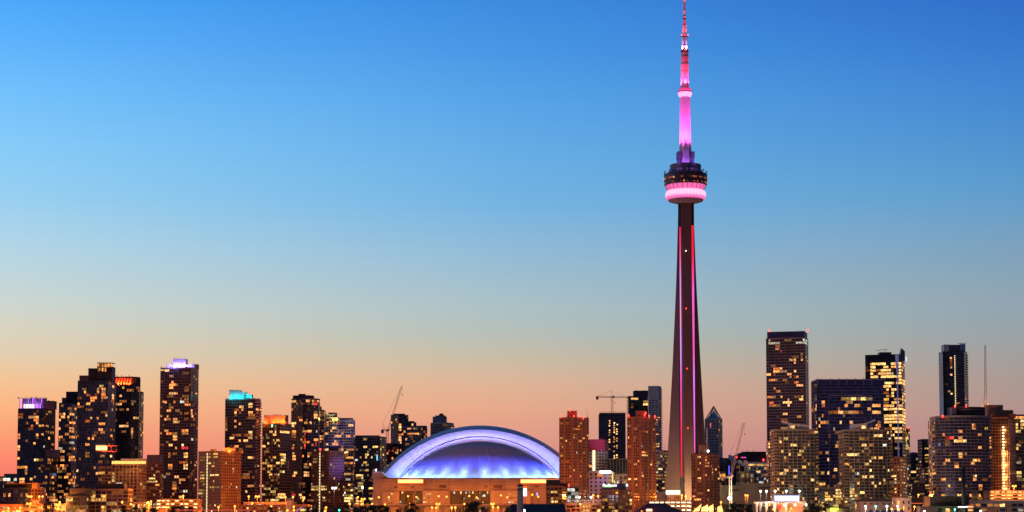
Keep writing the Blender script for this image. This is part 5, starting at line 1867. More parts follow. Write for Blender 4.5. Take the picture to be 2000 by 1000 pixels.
# big round condo
t, zt, D = tower('round_condo_tower', 'broad dark round-fronted glass condo with pale floor rings', 'tower', fpa(1750, 1829, 1937, 12, 24, 14), 812, M_navy, G_navy, 2.95, 2.4, (.97, .12, .92), (.36, .45), (.12, .15, 3), lit=.02, seed=96, cap=100,
    rects=[(1871, 838, 1880, 843), (1884, 838, 1887, 842), (1900, 830, 1907, 841), (1865, 858, 1888, 864, 'b'), (1873, 851, 1878, 857), (1848, 851, 1864, 857, 'r'), (1848, 866, 1853, 872), (1831, 866, 1839, 872, 'u'), (1909, 872, 1916, 879, 'b'), (1841, 879, 1847, 885, 'd'), (1874, 886, 1880, 891, 'b'), (1849, 893, 1855, 899),
           (1901, 893, 1908, 899, 'b'), (1910, 893, 1914, 900), (1841, 900, 1847, 906), (1866, 900, 1871, 906), (1902, 928, 1907, 940), (1837, 935, 1847, 940), (1873, 935, 1880, 940), (1919, 935, 1928, 940), (1850, 948, 1856, 954, 'b'), (1913, 948, 1918, 960), (1895, 955, 1900, 959), (1868, 962, 1880, 968, 'b'), (1841, 962, 1848, 968),
           (1932, 851, 1938, 875), (1932, 893, 1937, 898), (1841, 845, 1846, 851)], band_mat=M_tan, balc=[(13, .2, 1, 1.4)])
fp = fpa(1757, 1859, 1926, 8, 14, 10)
mb = MB()
z1 = at(1000, 794.5, 1757).z
mb.prism(fp, zt - .2, z1)
for z in (zt + 3.2, z1 - 2.6, z1 - .2):
    for k in range(10):
        a, b_ = Vector(fp[k]), Vector(fp[k + 1])
        d = (b_ - a).normalized()
        mb.slab(a, b_, Vector((d.y, -d.x)), 0, .5, z - .25, z + .25, 1)
mb.build('penthouse', [M_dark, M_brown], t)
roof_box(t, D, zt, 1859, 1868, 797, M_purple, 5.5, 8, 'roof_screen')
beacon(t, 1756, [(1865, 793), (1887, 792), (1841, 812)], E_red, .8)
tower('condo_wing', 'slim pale balcony wing on the west edge of the round-fronted condo', 'apartment block', fpf(1766, 1822, 1829.5, 16), 822, M_pale, G_navy, 2.95, 2.2, lit=.14, seed=97, rects=[(1823, 826, 1828, 836), (1823, 880, 1828, 886, 'W')], balc=[(0, 0, 1, 1.2)])
# brown unfinished tower with lamp column
t, zt, D = tower('unfinished_tower', 'brown unfinished tower wrapped in mesh with a bright lamp column', 'building site', fpq(1850, 1935, 1972, 1985.5, 22), 815, M_brick, G_brown, 2.95, 3.2, (.86, .12, .9), (.25, .2), (.25, .2, 1), lit=0, seed=98, vmax=1.1,
    roofs=[(1929, 1959, 791, M_brown, 12, 12, 'roof_frame', None), (1941, 1979, 801, M_brown, 10, 14, 'roof_frame', None), (1937, 1984, 808.5, M_brick, 7, 16, 'roof_frame', None)])
fp = fpq(1850, 1935, 1972, 1985.5, 22)
for k in range(23):
    y = 834 + k * 5.75
    mb = MB()
    p = at(1960.5 + k * .09, y, 1849)
    d = (Vector(fp[0]) - Vector(fp[3])).normalized()
    yy = fp[3][1] + (fp[0][1] - fp[3][1]) * (p.x - fp[3][0]) / (fp[0][0] - fp[3][0]) - .6
    mb.box(p.x - .85, p.x + .85, yy - .3, yy + .3, p.z - .75, p.z + .75)
    mb.build('site_lamp', [emis('site column lamp', (1, .6, .22), 4.2)], t)
    if k % 4 == 1:
        lamp('POINT', (p.x, yy - 3, p.z), 4e3, (1, .5, .15), t, .6)
mb = MB()
a, b_ = Vector(fp[3]), Vector(fp[0])
d = (b_ - a)
for i in range(5):
    q = a + d * (.62 + .38 * i / 4) * .999
    mb.slab(q - d.normalized() * .25, q + d.normalized() * .25, Vector((d.y, -d.x)).normalized(), .2, .7, GZ, at(1000, 878, 1850).z)
for k in range(18):
    z = GZ + 3 + k * 2.95
    if z < at(1000, 878, 1850).z:
        mb.slab(a + d * .62, b_, Vector((d.y, -d.x)).normalized(), .2, .6, z - .25, z + .25)
mb.build('scaffold_frame', [M_tan], t)
tower('glass_tower', 'greenish glass tower with yellow floors cut by the edge of the view', 'tower', fpf(1950, 1985.5, 2024, 24), 810, M_grey, G_green, 3.6, 2.6, (.94, .14, .86), (.4, .2), None, lit=.09, wk='y', seed=99, rects=[(1985, 811, 2010, 820, 'w'), (1986, 924, 2010, 928, 'y'), (1988, 936, 2005, 940, 'y'), (1986, 900, 1994, 909, 'W'), (1986, 867, 1996, 872, 'y')])

# ---------------------------------------------------------------- elevated highway in front of the stadium
HD = 1856.0
t = thing('elevated_highway', 'elevated highway deck running before the orange stadium walls', 'overpass', (at(880, 986, HD).x, HD, GZ), kind='structure')
mb = MB()
xa, xb = at(690, 986, HD).x, at(1075, 986, HD).x
zt_ = at(1000, 986.2, HD).z
mb.box(xa, xb, HD, HD + 18, zt_ - 2.2, zt_)
mb.build('deck', [surf('highway concrete', (.2, .19, .16), .9)], t)
mb = MB()
mb.box(xa, xb, HD - .3, HD - .05, zt_ - .4, zt_ + .9)
mb.build('guard_rail', [M_tan], t)
for k in range(10):
    mb = MB()
    x = xa + (xb - xa) * (k + .5) / 10
    mb.box(x - 1, x + 1, HD + 3, HD + 15, GZ, zt_ - 2.2)
    mb.box(x - 2.5, x + 2.5, HD + 1, HD + 17, zt_ - 3.4, zt_ - 2.25)
    mb.build('pier', [M_grey], t)

# ---------------------------------------------------------------- street lamps
LPOWER = 2.3
PROTO = {}


def lamp_mesh(key):
    """Meshes shared by all the lamps of one kind: pole of unit height, head, bulb."""
    if key in PROTO:
        return PROTO[key]
    out = {}
    for nm, mats in (('pole', [surf('dark lamp post', (.09, .085, .08), .7)]), ('lamp_head', [M_dark]), ('bulb', [{'o': E_orange, 'w': E_whitelamp, 'g': E_green}[key[0]]])):
        mb = MB()
        arms = (-1, 1) if len(key) > 1 else (0,)
        if nm == 'pole':
            mb.bar((0, 0, 0), (0, 0, 1), .22, 0, 8, .12)
        elif nm == 'lamp_head':
            for a in arms:
                mb.bar((0, 0, -.4), (a * 1.3, -.6, .25), .09, 0, 6)
                mb.box(a * 1.3 - .45, a * 1.3 + .45, -1.2, -.1, .2, .5)
        else:
            for a in arms:
                mb.ball((a * 1.3, -.7, -.1), .95 if key[0] == 'o' else .85, 0, 6)
        o = mb.build(nm, mats)
        out[nm] = o.data
        bpy.data.objects.remove(o)
    PROTO[key] = out
    return out


LCOL = {'o': (1, .24, .025), 'w': (1, .9, .75), 'g': (.25, 1, .6)}
LNAME = {'o': 'orange glowing street lamp', 'w': 'white glowing street lamp', 'g': 'green glowing street lamp'}


def street_lamp(px, py, D, key, phrase, pw=1.0, zb=GZ):
    p = at(px, py, D)
    lab = ('twin headed ' if len(key) > 1 else '') + LNAME[key[0]] + ' ' + phrase
    t = thing('street_lamp', lab, 'street lamp', (p.x, D, zb), 'street lamps along the shore and highway')
    ms = lamp_mesh(key)
    h = p.z - zb
    for nm, z, sc in (('pole', 0, h), ('lamp_head', h, 1), ('bulb', h, 1)):
        o = bpy.data.objects.new(nm, ms[nm])
        COL.objects.link(o)
        o.parent = t
        o.location = (0, 0, z)
        o.scale = (1, 1, sc)
    if zb > GZ:      # highway lanterns throw their light at the stadium wall, not up at its roof
        lamp('SPOT', (p.x, D + .5, p.z - .4), 1.5e4 * pw * LPOWER, LCOL['o'], t, .8, (p.x, WYF, 7), 62, .6)
    else:
        lamp('POINT', (p.x, D - 2.6, p.z - .5), 1.5e4 * pw * LPOWER * (1 if key[0] == 'o' else .6), LCOL[key[0]], t, .8)


for a in [
    (59, 969.5, 1685, 'oo', 'before the small brown brick block', .5), (77, 969.5, 1690, 'o', 'at the corner of the small brown brick block', .5), (83.5, 969.5, 1680, 'o', 'just right of the brown brick block', .5),
    (57, 983.5, 1604, 'oo', 'above the stepped stucco house', .7), (40, 991.5, 1600, 'o', 'in front of the long stucco house', .8), (17, 993, 1600, 'o', 'before the west end of the long stucco house', .8), (84, 992, 1602, 'o', 'beside the turreted stucco house', .7),
    (99.5, 992, 1606, 'o', 'before the reddish round tree', .7), (111, 992, 1610, 'oo', 'left of the sloping dark blue glass block', .25), (117, 980.5, 1640, 'o', 'at the foot of the dark stepped towers', 2.5),
    (201, 990, 1625, 'o', 'in front of the concrete framed midrise', .5), (239, 980.5, 1640, 'o', 'before the dark end of the concrete framed midrise', .4), (256, 984.5, 1640, 'o', 'left of the yellow lit pavilion', .5), (295, 979.5, 1672, 'o', 'right of the yellow lit pavilion', 3.0),
    (358, 968.5, 1700, 'o', 'rising above the bright parking garage', 3.5), (307, 992, 1640, 'o', 'at the west end of the bright parking garage', .5), (325, 990.5, 1640, 'o', 'in front of the bright parking garage', .5), (332, 991, 1642, 'o', 'beside another before the bright parking garage', .5),
    (427, 990.5, 1660, 'o', 'at the foot of the wide brick slab', 2.2), (459, 988.5, 1690, 'o', 'below the orange face of the wide brick slab', 3.2), (472, 988.5, 1690, 'o', 'at the east corner of the wide brick slab', 2.6),
    (486, 969.5, 1720, 'o', 'in front of the cyan crowned tower', 1.6), (503, 969.3, 1722, 'oo', 'right of the cyan crowned tower foot', 1.6), (493, 982.5, 1690, 'o', 'above the long orange shore building', 1.6),
    (530, 988.7, 1618, 'o', 'before the long orange shore building', .8), (557.5, 971, 1730, 'o', 'left of the small grey domed silo', 1.3), (572.5, 970.7, 1730, 'o', 'right of the small grey domed silo', 1.3), (574, 989.5, 1616, 'o', 'below the small grey domed silo', .6),
    (593.5, 974, 1740, 'o', 'at the foot of the near black rounded tower', 1.4), (574.3, 996.3, 1600, 'o', 'lowest beneath the small grey domed silo', .4), (561.5, 996.4, 1600, 'o', 'lowest before the long orange shore building', .4), (637, 991, 1650, 'o', 'below the narrower brick slab', .8), (635, 998, 1610, 'o', 'lowest below the narrower brick slab', .4),
    (652.8, 953, 1640, 'ww', 'on a tall mast before the narrower brick slab', .4), (708, 952, 1660, 'w', 'on a tall mast before the wide gridded block', .4), (682.5, 972, 1760, 'o', 'at the foot of the lavender banded tower', 1.4), (699, 971, 1765, 'o', 'before the wide gridded block', 1.4), (709.5, 974.3, 1766, 'oo', 'before the middle of the wide gridded block', 1.2),
    (683.5, 983.8, 1700, 'o', 'low under the lavender banded tower', .9), (706.5, 984.3, 1700, 'o', 'low under the wide gridded block', .9), (727, 984, 1700, 'o', 'low at the west corner of the stadium', 1.2)]:
    street_lamp(*a)
ZH = zt_ + .1
for a in [(740, 971, 'at the west corner of the stadium'), (759.5, 971, 'before the small windowed stadium annex'), (797, 969, 'before the first narrow glazed bay'), (813.5, 970.7, 'before the third narrow glazed bay'), (857, 969, 'before the plain middle stadium annex'),
          (872.5, 970, 'at the edge of the middle stadium annex'), (916.5, 968.6, 'before the middle wide glazed bay'), (931, 971.5, 'between two wide glazed bays'), (978.5, 967.3, 'before the east stadium annex wall'), (991, 971.2, 'beside the row of annex slit windows'),
          (1039.5, 966, 'left of the balconied brick corner'), (1051, 970, 'next to the balconied brick corner')]:
    street_lamp(a[0], a[1], HD + 1.5, 'o', 'on the highway ' + a[2], 1.5, ZH)
for a in [(752, 985, 1800, 'o', 'below the highway at the tree by the stadium corner', 1.6), (800, 984, 1800, 'o', 'behind the dark round tree before the stadium', 1.6), (855.5, 984, 1800, 'oo', 'below the middle stadium annex', 1.3), (843.8, 991, 1640, 'o', 'under the highway left of centre', .8), (852, 991.4, 1640, 'o', 'under the highway below the middle annex', .8),
          (882.3, 991, 1640, 'o', 'under the highway below the glazed bays', .8), (889.3, 991, 1638, 'o', 'under the highway near the big dark tree', .8), (907, 984, 1800, 'o', 'beside the big dark tree before the stadium', 1.6), (962, 983.9, 1800, 'oo', 'right of the big dark tree', 1.6), (963, 990, 1640, 'o', 'under the highway right of the big dark tree', .6), (972.7, 990.7, 1640, 'o', 'under the highway left of the concrete lookout', .8),
          (1131.5, 971, 1655, 'w', 'above the terrace trellis left side', .2), (1154.3, 971, 1655, 'w', 'above the terrace trellis right side', .2), (1158.5, 967, 1770, 'o', 'at the foot of the cream white block', 1.2), (1168, 968.8, 1770, 'o', 'right side at the foot of the cream white block', 1.2), (1133.5, 984.5, 1650, 'o', 'on the long brick block front', .6),
          (1331.5, 967, 1840, 'o', 'beside the round terracotta pavilion', 2.0), (1339, 969, 1840, 'o', 'at the foot of the tall tower', 2.4), (1024.5, 997, 1576, 'w', 'at the foot of the tall concrete lookout', .15), (1253, 999, 1605, 'o', 'at the west eave of the dark hipped roof', .3), (1408, 981, 1720, 'o', 'at the east corner of the shorter brick tower', .8),
          (1456, 967, 1880, 'o', 'before the taller grey shed', 1.0), (1460, 967.5, 1880, 'o', 'paired before the taller grey shed', 1.0), (1455.3, 990, 1640, 'o', 'in the dark thicket before the sheds', .5), (1485.3, 959.3, 1625, 'w', 'first on a tall stage mast', .5), (1496.7, 959.3, 1625, 'w', 'second on a tall stage mast', .5), (1513.7, 959, 1628, 'w', 'above the west end of the glowing stage screen', .5),
          (1535.6, 959, 1628, 'w', 'above the middle of the glowing stage screen', .5), (1560.8, 959, 1628, 'w', 'above the east end of the glowing stage screen', .5), (1606.5, 982.5, 1660, 'o', 'over the brown tree below the podium flats', 3.0), (1690.5, 988.7, 1620, 'w', 'left of the green street lamp by the tents', 2.5), (1710, 988.7, 1620, 'g', 'above the grey peaked tents', .6), (1732, 988.5, 1620, 'w', 'right of the green street lamp by the tents', 2.5),
          (1753.3, 988.3, 1622, 'w', 'furthest east above the peaked tents', 1.0), (1741.5, 993.8, 1618, 'o', 'between the tents and the beige hall', .8), (1755, 994, 1618, 'o', 'before the beige hall', .8), (1750.5, 979.5, 1690, 'o', 'on the beige hall wall', .8), (1793.5, 966.3, 1800, 'o', 'above the glazed footbridge', 1.4), (1785.6, 989.5, 1660, 'o', 'under the glazed footbridge', .9),
          (1865, 995, 1620, 'g', 'before the dark power house', .4), (1805, 998.5, 1610, 'w', 'under the dark annex of the power house', .4), (1980.5, 949, 1800, 'oo', 'blazing in front of the mesh wrapped tower', 4.0), (1915, 998, 1610, 'w', 'before the pink flats', .5), (1545, 993, 1640, 'o', 'glowing beneath the stage canopy', .6), (1637, 996, 1640, 'w', 'beside the green lit kiosk', .5)]:
    street_lamp(*a)

# ---------------------------------------------------------------- cranes


def lattice(mb, p, q, w, n, r=.16, w2=None):
    """A lattice boom of four chords with zigzag braces."""
    p, q = Vector(p), Vector(q)
    d = (q - p).normalized()
    u = Vector((0, 1, 0))
    v = d.cross(u).normalized()
    w2 = w if w2 is None else w2
    cs = ((-1, -1), (1, -1), (1, 1), (-1, 1))

    def c(t_, k):
        ww = w + (w2 - w) * t_
        return p.lerp(q, t_) + (u * cs[k][0] + v * cs[k][1]) * ww / 2
    for k in range(4):
        mb.bar(c(0, k), c(1, k), r)
    for i in range(n):
        for k in range(4):
            a, b_ = (k, (k + 1) % 4) if i % 2 else ((k + 1) % 4, k)
            mb.bar(c(i / n, a), c((i + 1) / n, b_), r * .7)


def crane(label, D, mastx, ymb, ymt, jib, cjib, mats, mw=2.2, ties=(), hook=None, cwt=None, cab=True):
    t = thing('tower_crane', label, 'crane', (at(mastx, ymb, D).x, D, GZ))
    P = lambda x, y: at(x, y, D)
    mb = MB()
    a = P(mastx, ymb)
    b_ = P(mastx, ymt)
    base = Vector((b_.x, D, GZ))
    lattice(mb, base, b_, mw, max(6, int((b_.z - GZ) / 2.6)))
    mb.build('mast', [mats[0]], t)
    mb = MB()
    lattice(mb, P(*jib[0]), P(*jib[1]), mw * .75, 22, .11, mw * .5)
    mb.build('jib', [mats[1]], t)
    mb = MB()
    lattice(mb, P(*cjib[0]), P(*cjib[1]), mw * .7, 6, .16)
    mb.build('counter_jib', [mats[1]], t)
    mb = MB()
    for p, q in ties:
        mb.bar(P(*p), P(*q), .09)
    if hook:
        mb.bar(P(*hook[0]), P(*hook[1]), .06)
    mb.build('cable', [M_dark], t)
    if cwt:
        mb = MB()
        c = P(*cwt)
        mb.box(c.x - 1.6, c.x + 1.6, D - 1, D + 1, c.z - 1.8, c.z + 1.4)
        mb.box(c.x - 1.2, c.x + 1.2, D - 1.2, D + 1.2, c.z - 2.6, c.z - 1.8)
        mb.build('counterweight', [M_grey], t)
    if cab:
        mb = MB()
        mb.box(b_.x + .6, b_.x + 2.6, D - 2.2, D - .2, b_.z - .4, b_.z + 2)
        mb.box(b_.x - 1.5, b_.x + 1.5, D - 1.5, D + 1.5, b_.z - .6, b_.z + .5)
        mb.build('cab', [mats[1]], t)
    if hook:
        mb = MB()
        c = P(*hook[1])
        mb.box(c.x - .5, c.x + .5, D - .4, D + .4, c.z - 1.2, c.z)
        mb.build('hook_block', [M_redpaint], t)
    return t


crane('red luffing crane with steep jib beside the dark slab tower', 2180, 756.5, 880, 841, ((757.5, 841), (785, 754)), ((745.5, 839), (757, 841)), (M_redpaint, surf('pale red jib paint', (.5, .28, .24), .6)), 2.6,
      (((748, 827), (784, 755)), ((748, 827), (746, 839)), ((748, 827), (758, 841)), ((748, 827), (752, 841))), ((786, 756), (786, 770)), (747, 842))
crane('grey hammerhead crane on top of the dark unfinished tower', 2312, 1195.5, 806, 776, ((1197, 775.5), (1227, 776)), ((1165, 775), (1194.5, 775.5)), (M_pale, M_grey), 2.4,
      (((1193, 763), (1222, 775)), ((1193, 763), (1168, 774)), ((1193, 763), (1195, 776)), ((1192.2, 763), (1197.5, 776))), ((1201, 776), (1201, 786)), (1166.5, 776.5))
t = crane('white luffing crane with floodlit mast beside the shorter brick tower', 1900, 1426.5, 975, 931, ((1428, 929), (1453, 826)), ((1410, 932), (1429, 932)), (M_whitepaint, surf('dull jib paint', (.4, .36, .34), .7)), 2.4,
          (((1413.5, 915), (1450, 827)), ((1413.5, 915), (1425, 930)), ((1413.5, 915), (1411.5, 932))), ((1454.5, 827), (1454.5, 847)), (1411, 933))
mb = MB()
p, q = at(1424, 928, 1898), at(1424, 909.5, 1898)
mb.box(p.x - .5, p.x + .5, 1897.7, 1898.2, p.z, q.z)
mb.build('blue_light_bar', [emis('blue light bar', (.1, .12, 1), 1.6)], t)
mb = MB()
mb.ball(at(1425.5, 973, 1896), 2.0, 0, 6)
mb.build('floodlight', [emis('crane flood', (1, .95, .7), 9)], t)
p = at(1426, 971, 1890)
lamp('POINT', p, 2e4, (1, .9, .55), t, .8)
lamp('SPOT', at(1425, 972, 1893), 3.5e4, (1, .85, .5), t, .6, at(1427, 940, 1900), 30)
t = crane('slender crane with upright lattice jib above the mesh wrapped tower', 1890, 1925.5, 812, 792, ((1925, 791), (1924, 674)), ((1917, 793), (1930, 793)), (M_redpaint, surf('salmon jib paint', (.6, .4, .35), .6)), 2.4,
          (((1917.5, 793), (1916.5, 800)), ((1920, 789), (1924, 760))), None, (1928, 793.5))
mb = MB()
mb.ball(at(1926.5, 797.5, 1886), 1.6, 0, 5)
mb.build('floodlight', [emis('crane flood orange', (1, .55, .25), 9)], t)
lamp('POINT', at(1926.5, 799, 1883), 1.3e4, (1, .4, .12), t, .6)

# ---------------------------------------------------------------- dishes on the low hall
for x, y, r, tilt, sw, col, lab in ((1429, 898.5, 6.2, 62, .9, (.45, .5, .62), 'largest pale blue dish antenna tilted steeply'), (1445, 902.8, 2.6, 10, 0, (.55, .53, .5), 'small round white dish antenna facing the lake'),
                                    (1455, 906, 4.0, 40, -.7, (.6, .42, .5), 'pinkish dish antenna tilted away'), (1457.5, 917.5, 3.2, 15, .4, (.5, .55, .5), 'pale green dish antenna lowest of the four')):
    D = 2040
    c = at(x, y, D)
    t = thing('dish_antenna', lab + ' behind the pink frame building', 'dish antenna', (c.x, D, GZ), 'dish antennas behind the pink frame building')
    n = Vector((math.sin(sw), -math.cos(sw), .35 + tilt / 120)).normalized()
    u = n.orthogonal().normalized()
    w = n.cross(u)
    mb = MB()
    rows = []
    for j in range(7):
        rr = r * j / 6 + .01
        rows.append([c + (u * math.cos(a_) + w * math.sin(a_)) * rr + n * (rr * rr / r * .28) for a_ in [2 * math.pi * k / 20 for k in range(21)]])
    mb.grid(rows)
    rows2 = [[p - n * .2 for p in rw_] for rw_ in rows]
    mb.grid(rows2[::-1])
    mb.build('bowl', [surf('dish paint ' + lab[:8], col, .6, var=.08)], t, True)
    mb = MB()
    f_ = c + n * r * .8
    for k in range(3):
        a_ = 2 * math.pi * k / 3
        mb.bar(c + (u * math.cos(a_) + w * math.sin(a_)) * r * .8 + n * r * .18, f_, .12)
    mb.ball(f_, .4, 0, 4)
    mb.build('feed_arm', [M_steel], t)
    mb = MB()
    mb.bar((c.x, D + 1.2, GZ), (c.x, D + 1.2, c.z), .9, 0, 8, .5)
    mb.build('pedestal', [M_grey], t)


# ---------------------------------------------------------------- parking garages and shore buildings
def garage(label, D, x0, x1, ytop, ybot, floors, depth, wall, em, bays, power, lc, fill=.8, seed=1):
    t = thing('parking_garage', label, 'parking garage', (at((x0 + x1) / 2, ybot, D).x, D + depth / 2, GZ))
    rr = random.Random(seed)
    X0, X1 = at(x0, ybot, D).x, at(x1, ybot, D).x
    z1, z0 = at(1000, ytop, D).z, max(GZ, at(1000, ybot, D).z)
    mb = MB()
    mb.box(X0, X1, D + depth - .4, D + depth, GZ, z1)
    if z0 > GZ + .5:
        mb.box(X0, X1, D, D + depth, GZ, z0)
    fh = (z1 - z0) / floors
    for j in range(floors + 1):
        z = z0 + fh * j
        mb.box(X0, X1, D, D + depth - .4, z - .25, z + .05)
        mb.box(X0, X1, D - .2, D, z - .45, z + fh * (.28 if j < floors else .2))
    for i in range(bays + 1):
        x = X0 + (X1 - X0) * i / bays
        mb.box(x - .35, x + .35, D - .3, D + .5, GZ, z1)
    mb.build('structure_frame', [wall], t)
    for j in range(floors):
        for i in range(bays):
            if rr.random() > fill:
                continue
            xa = X0 + (X1 - X0) * (i + .08 + rr.random() * .15) / bays
            xb = X0 + (X1 - X0) * (i + .92 - rr.random() * .2) / bays
            z = z0 + fh * (j + .80)
            m2 = MB()
            m2.box(xa, xb, D + 1.0, D + 1.6, z - fh * .24, z - .05)
            m2.build('ceiling_light', [em], t)
    for i in range(3):
        lamp('POINT', (X0 + (X1 - X0) * (i + .5) / 3, D - 5, z0 + (z1 - z0) * .6), power, lc, t, 1.5)
    return t


E_gar = emis('garage tube light', (1, .72, .3), 4.0)
garage('small brightly lit parking garage left of the wide brick slab', 1690, 305, 386, 976, 995, 3, 22, M_brown, E_gar, 9, 9e2, (1, .45, .12), .72, 3)
garage('parking garage with blazing white bays before the tall tower', 1690, 1268, 1351, 979, 1001, 3, 24, M_brown, emis('white garage light', (1, .78, .45), 5), 8, 2.5e3, (1, .45, .12), .92, 4)
garage('orange lit parking deck below the mesh wrapped tower', 1730, 1934, 2010, 959, 978, 3, 24, M_tan, emis('orange garage light', (1, .4, .1), 3.5), 7, 5e3, (1, .3, .06), .75, 5)
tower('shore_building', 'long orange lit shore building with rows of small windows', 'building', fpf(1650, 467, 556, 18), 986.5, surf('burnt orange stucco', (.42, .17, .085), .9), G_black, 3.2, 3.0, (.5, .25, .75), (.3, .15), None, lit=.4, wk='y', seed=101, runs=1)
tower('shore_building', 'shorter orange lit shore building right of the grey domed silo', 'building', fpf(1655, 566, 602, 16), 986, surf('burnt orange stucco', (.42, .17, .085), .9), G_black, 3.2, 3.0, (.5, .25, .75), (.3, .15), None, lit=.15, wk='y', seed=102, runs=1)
tower('concourse', 'long flat concourse with a strip of greenish white windows under the orange crowned tower', 'building', fpf(1745, 476, 560, 14), 981, M_brown, G_green, 4.0, 3.2, (.92, .2, .8), (.5, .5), None, lit=.75, wk='W', seed=103)
t = thing('lit_railing', 'long thin rose lit railing along the water below the wide brick slab', 'railing', (at(410, 997, 1560).x, 1560, GZ))
mb = MB()
p, q = at(346, 996.3, 1560), at(490, 996.3, 1560)
mb.box(p.x, q.x, 1559.9, 1560.1, p.z - .22, p.z + .22)
mb.build('light_tube', [emis('rose light tube', (1, .12, .1), .9)], t)
mb = MB()
for k in range(30):
    x = p.x + (q.x - p.x) * k / 29
    mb.box(x - .06, x + .06, 1560.12, 1560.3, GZ, p.z)
mb.build('railing_post', [M_dark], t, stuff=True)
t = thing('blue_arch', 'low blue lit tent arch below the near black rounded tower', 'arch', (at(593, 998, 1600).x, 1600, GZ))
mb = MB()
for k in range(14):
    a0, a1 = math.pi * k / 14, math.pi * (k + 1) / 14
    f = lambda a_: at(592.5 - 14 * math.cos(a_), 1002 - 11.5 * math.sin(a_), 1600)
    p, q = f(a0), f(a1)
    mb.hexa([(p.x, 1600, p.z - .35), (q.x, 1600, q.z - .35), (q.x, 1610, q.z - .35), (p.x, 1610, p.z - .35), (p.x, 1600, p.z), (q.x, 1600, q.z), (q.x, 1610, q.z), (p.x, 1610, p.z)])
mb.build('canopy', [surf('blue canopy cloth', (.12, .16, .6), .7)], t)
lamp('POINT', at(592, 999, 1596), 2.0e3, (.25, .3, 1), t, .4)
mb = MB()
mb.box(at(586, 1000, 1601).x, at(599, 1000, 1601).x, 1602, 1602.3, at(590, 996, 1601).z - .9, at(590, 993, 1601).z - .3)
mb.build('lit_stall_front', [emis('yellow stall light', (1, .75, .2), 1.0)], t)


def lookout(label, D, x0, x1, ytop, ylan, ybase):
    """Concrete shaft with a dark lantern and a pointed roof."""
    c = at((x0 + x1) / 2, 990, D)
    t = thing('lookout_tower', label, 'tower', (c.x, D, GZ))
    r = (at(x1, 980, D).x - at(x0, 980, D).x) / 2
    z0, zl, z1 = GZ, at(1000, ylan, D).z, at(1000, ytop, D).z
    mb = MB()
    mb.lathe(c.x, D, [(r * 1.12, z0), (r * .98, zl)], 8)
    mb.build('shaft', [surf('lookout concrete', (.27, .22, .21), .9)], t)
    mb = MB()
    zr = zl + (z1 - zl) * .62
    mb.lathe(c.x, D, [(r * 1.08, zl), (r * 1.08, zl + .6), (r * .9, zl + .7), (r * .9, zr - .3), (r * 1.2, zr - .2), (r * 1.15, zr), (.15, z1)], 8)
    mb.build('lantern', [M_dark], t)
    mb = MB()
    for k in range(3):
        a = math.radians(-120 + 30 * k)
        p = Vector((c.x + math.cos(a) * r * .86, D + math.sin(a) * r * .86, (zl + .7 + zr) / 2))
        mb.box(p.x - .35, p.x + .35, p.y - .35, p.y + .2, p.z - .5, p.z + .6)
    mb.build('lantern_pane', [emis('pale lantern pane', (.6, .45, .5), .35)], t)
    return t


lookout('tall concrete lookout with dark lantern beside the white billboard', 1590, 1010, 1022, 944.5, 957, 1000)
lookout('small grey silo with dark domed cap among the orange shore buildings', 1610, 559.5, 570.5, 970.5, 977.5, 1000)
t = thing('billboard', 'bright white billboard with an orange top strip before the stadium', 'billboard', (at(1025.5, 960, 1700).x, 1700, GZ))
mb = MB()
p, q = at(1022, 969, 1700), at(1029, 954, 1700)
mb.box(p.x, q.x, 1700, 1700.5, p.z, q.z)
mb.build('panel', [emis('white billboard', (1, .82, .95), 2)], t)
mb = MB()
r_ = at(1029, 950.3, 1700)
mb.box(p.x, q.x, 1700, 1700.5, q.z + .1, r_.z)
mb.build('top_strip', [emis('orange billboard strip', (1, .18, .03), 1.5)], t)
mb = MB()
mb.box((p.x + q.x) / 2 - .5, (p.x + q.x) / 2 + .5, 1700.6, 1701.4, GZ, p.z + 3)
mb.build('post', [M_steel], t)
t = thing('vertical_sign', 'small upright blue and red glowing sign left of the balconied brick corner', 'sign', (at(1049, 965, 1720).x, 1720, GZ))
mb = MB()
p, q = at(1048, 967.5, 1720), at(1050, 962, 1720)
mb.box(p.x, q.x, 1720, 1720.4, p.z, q.z)
mb.build('panel', [emis('blue sign glow', (.12, .3, 1), 3)], t)
mb = MB()
mb.box((p.x + q.x) / 2 - .2, (p.x + q.x) / 2 + .2, 1720.4, 1720.8, GZ, p.z + 1)
mb.build('post', [M_steel], t)


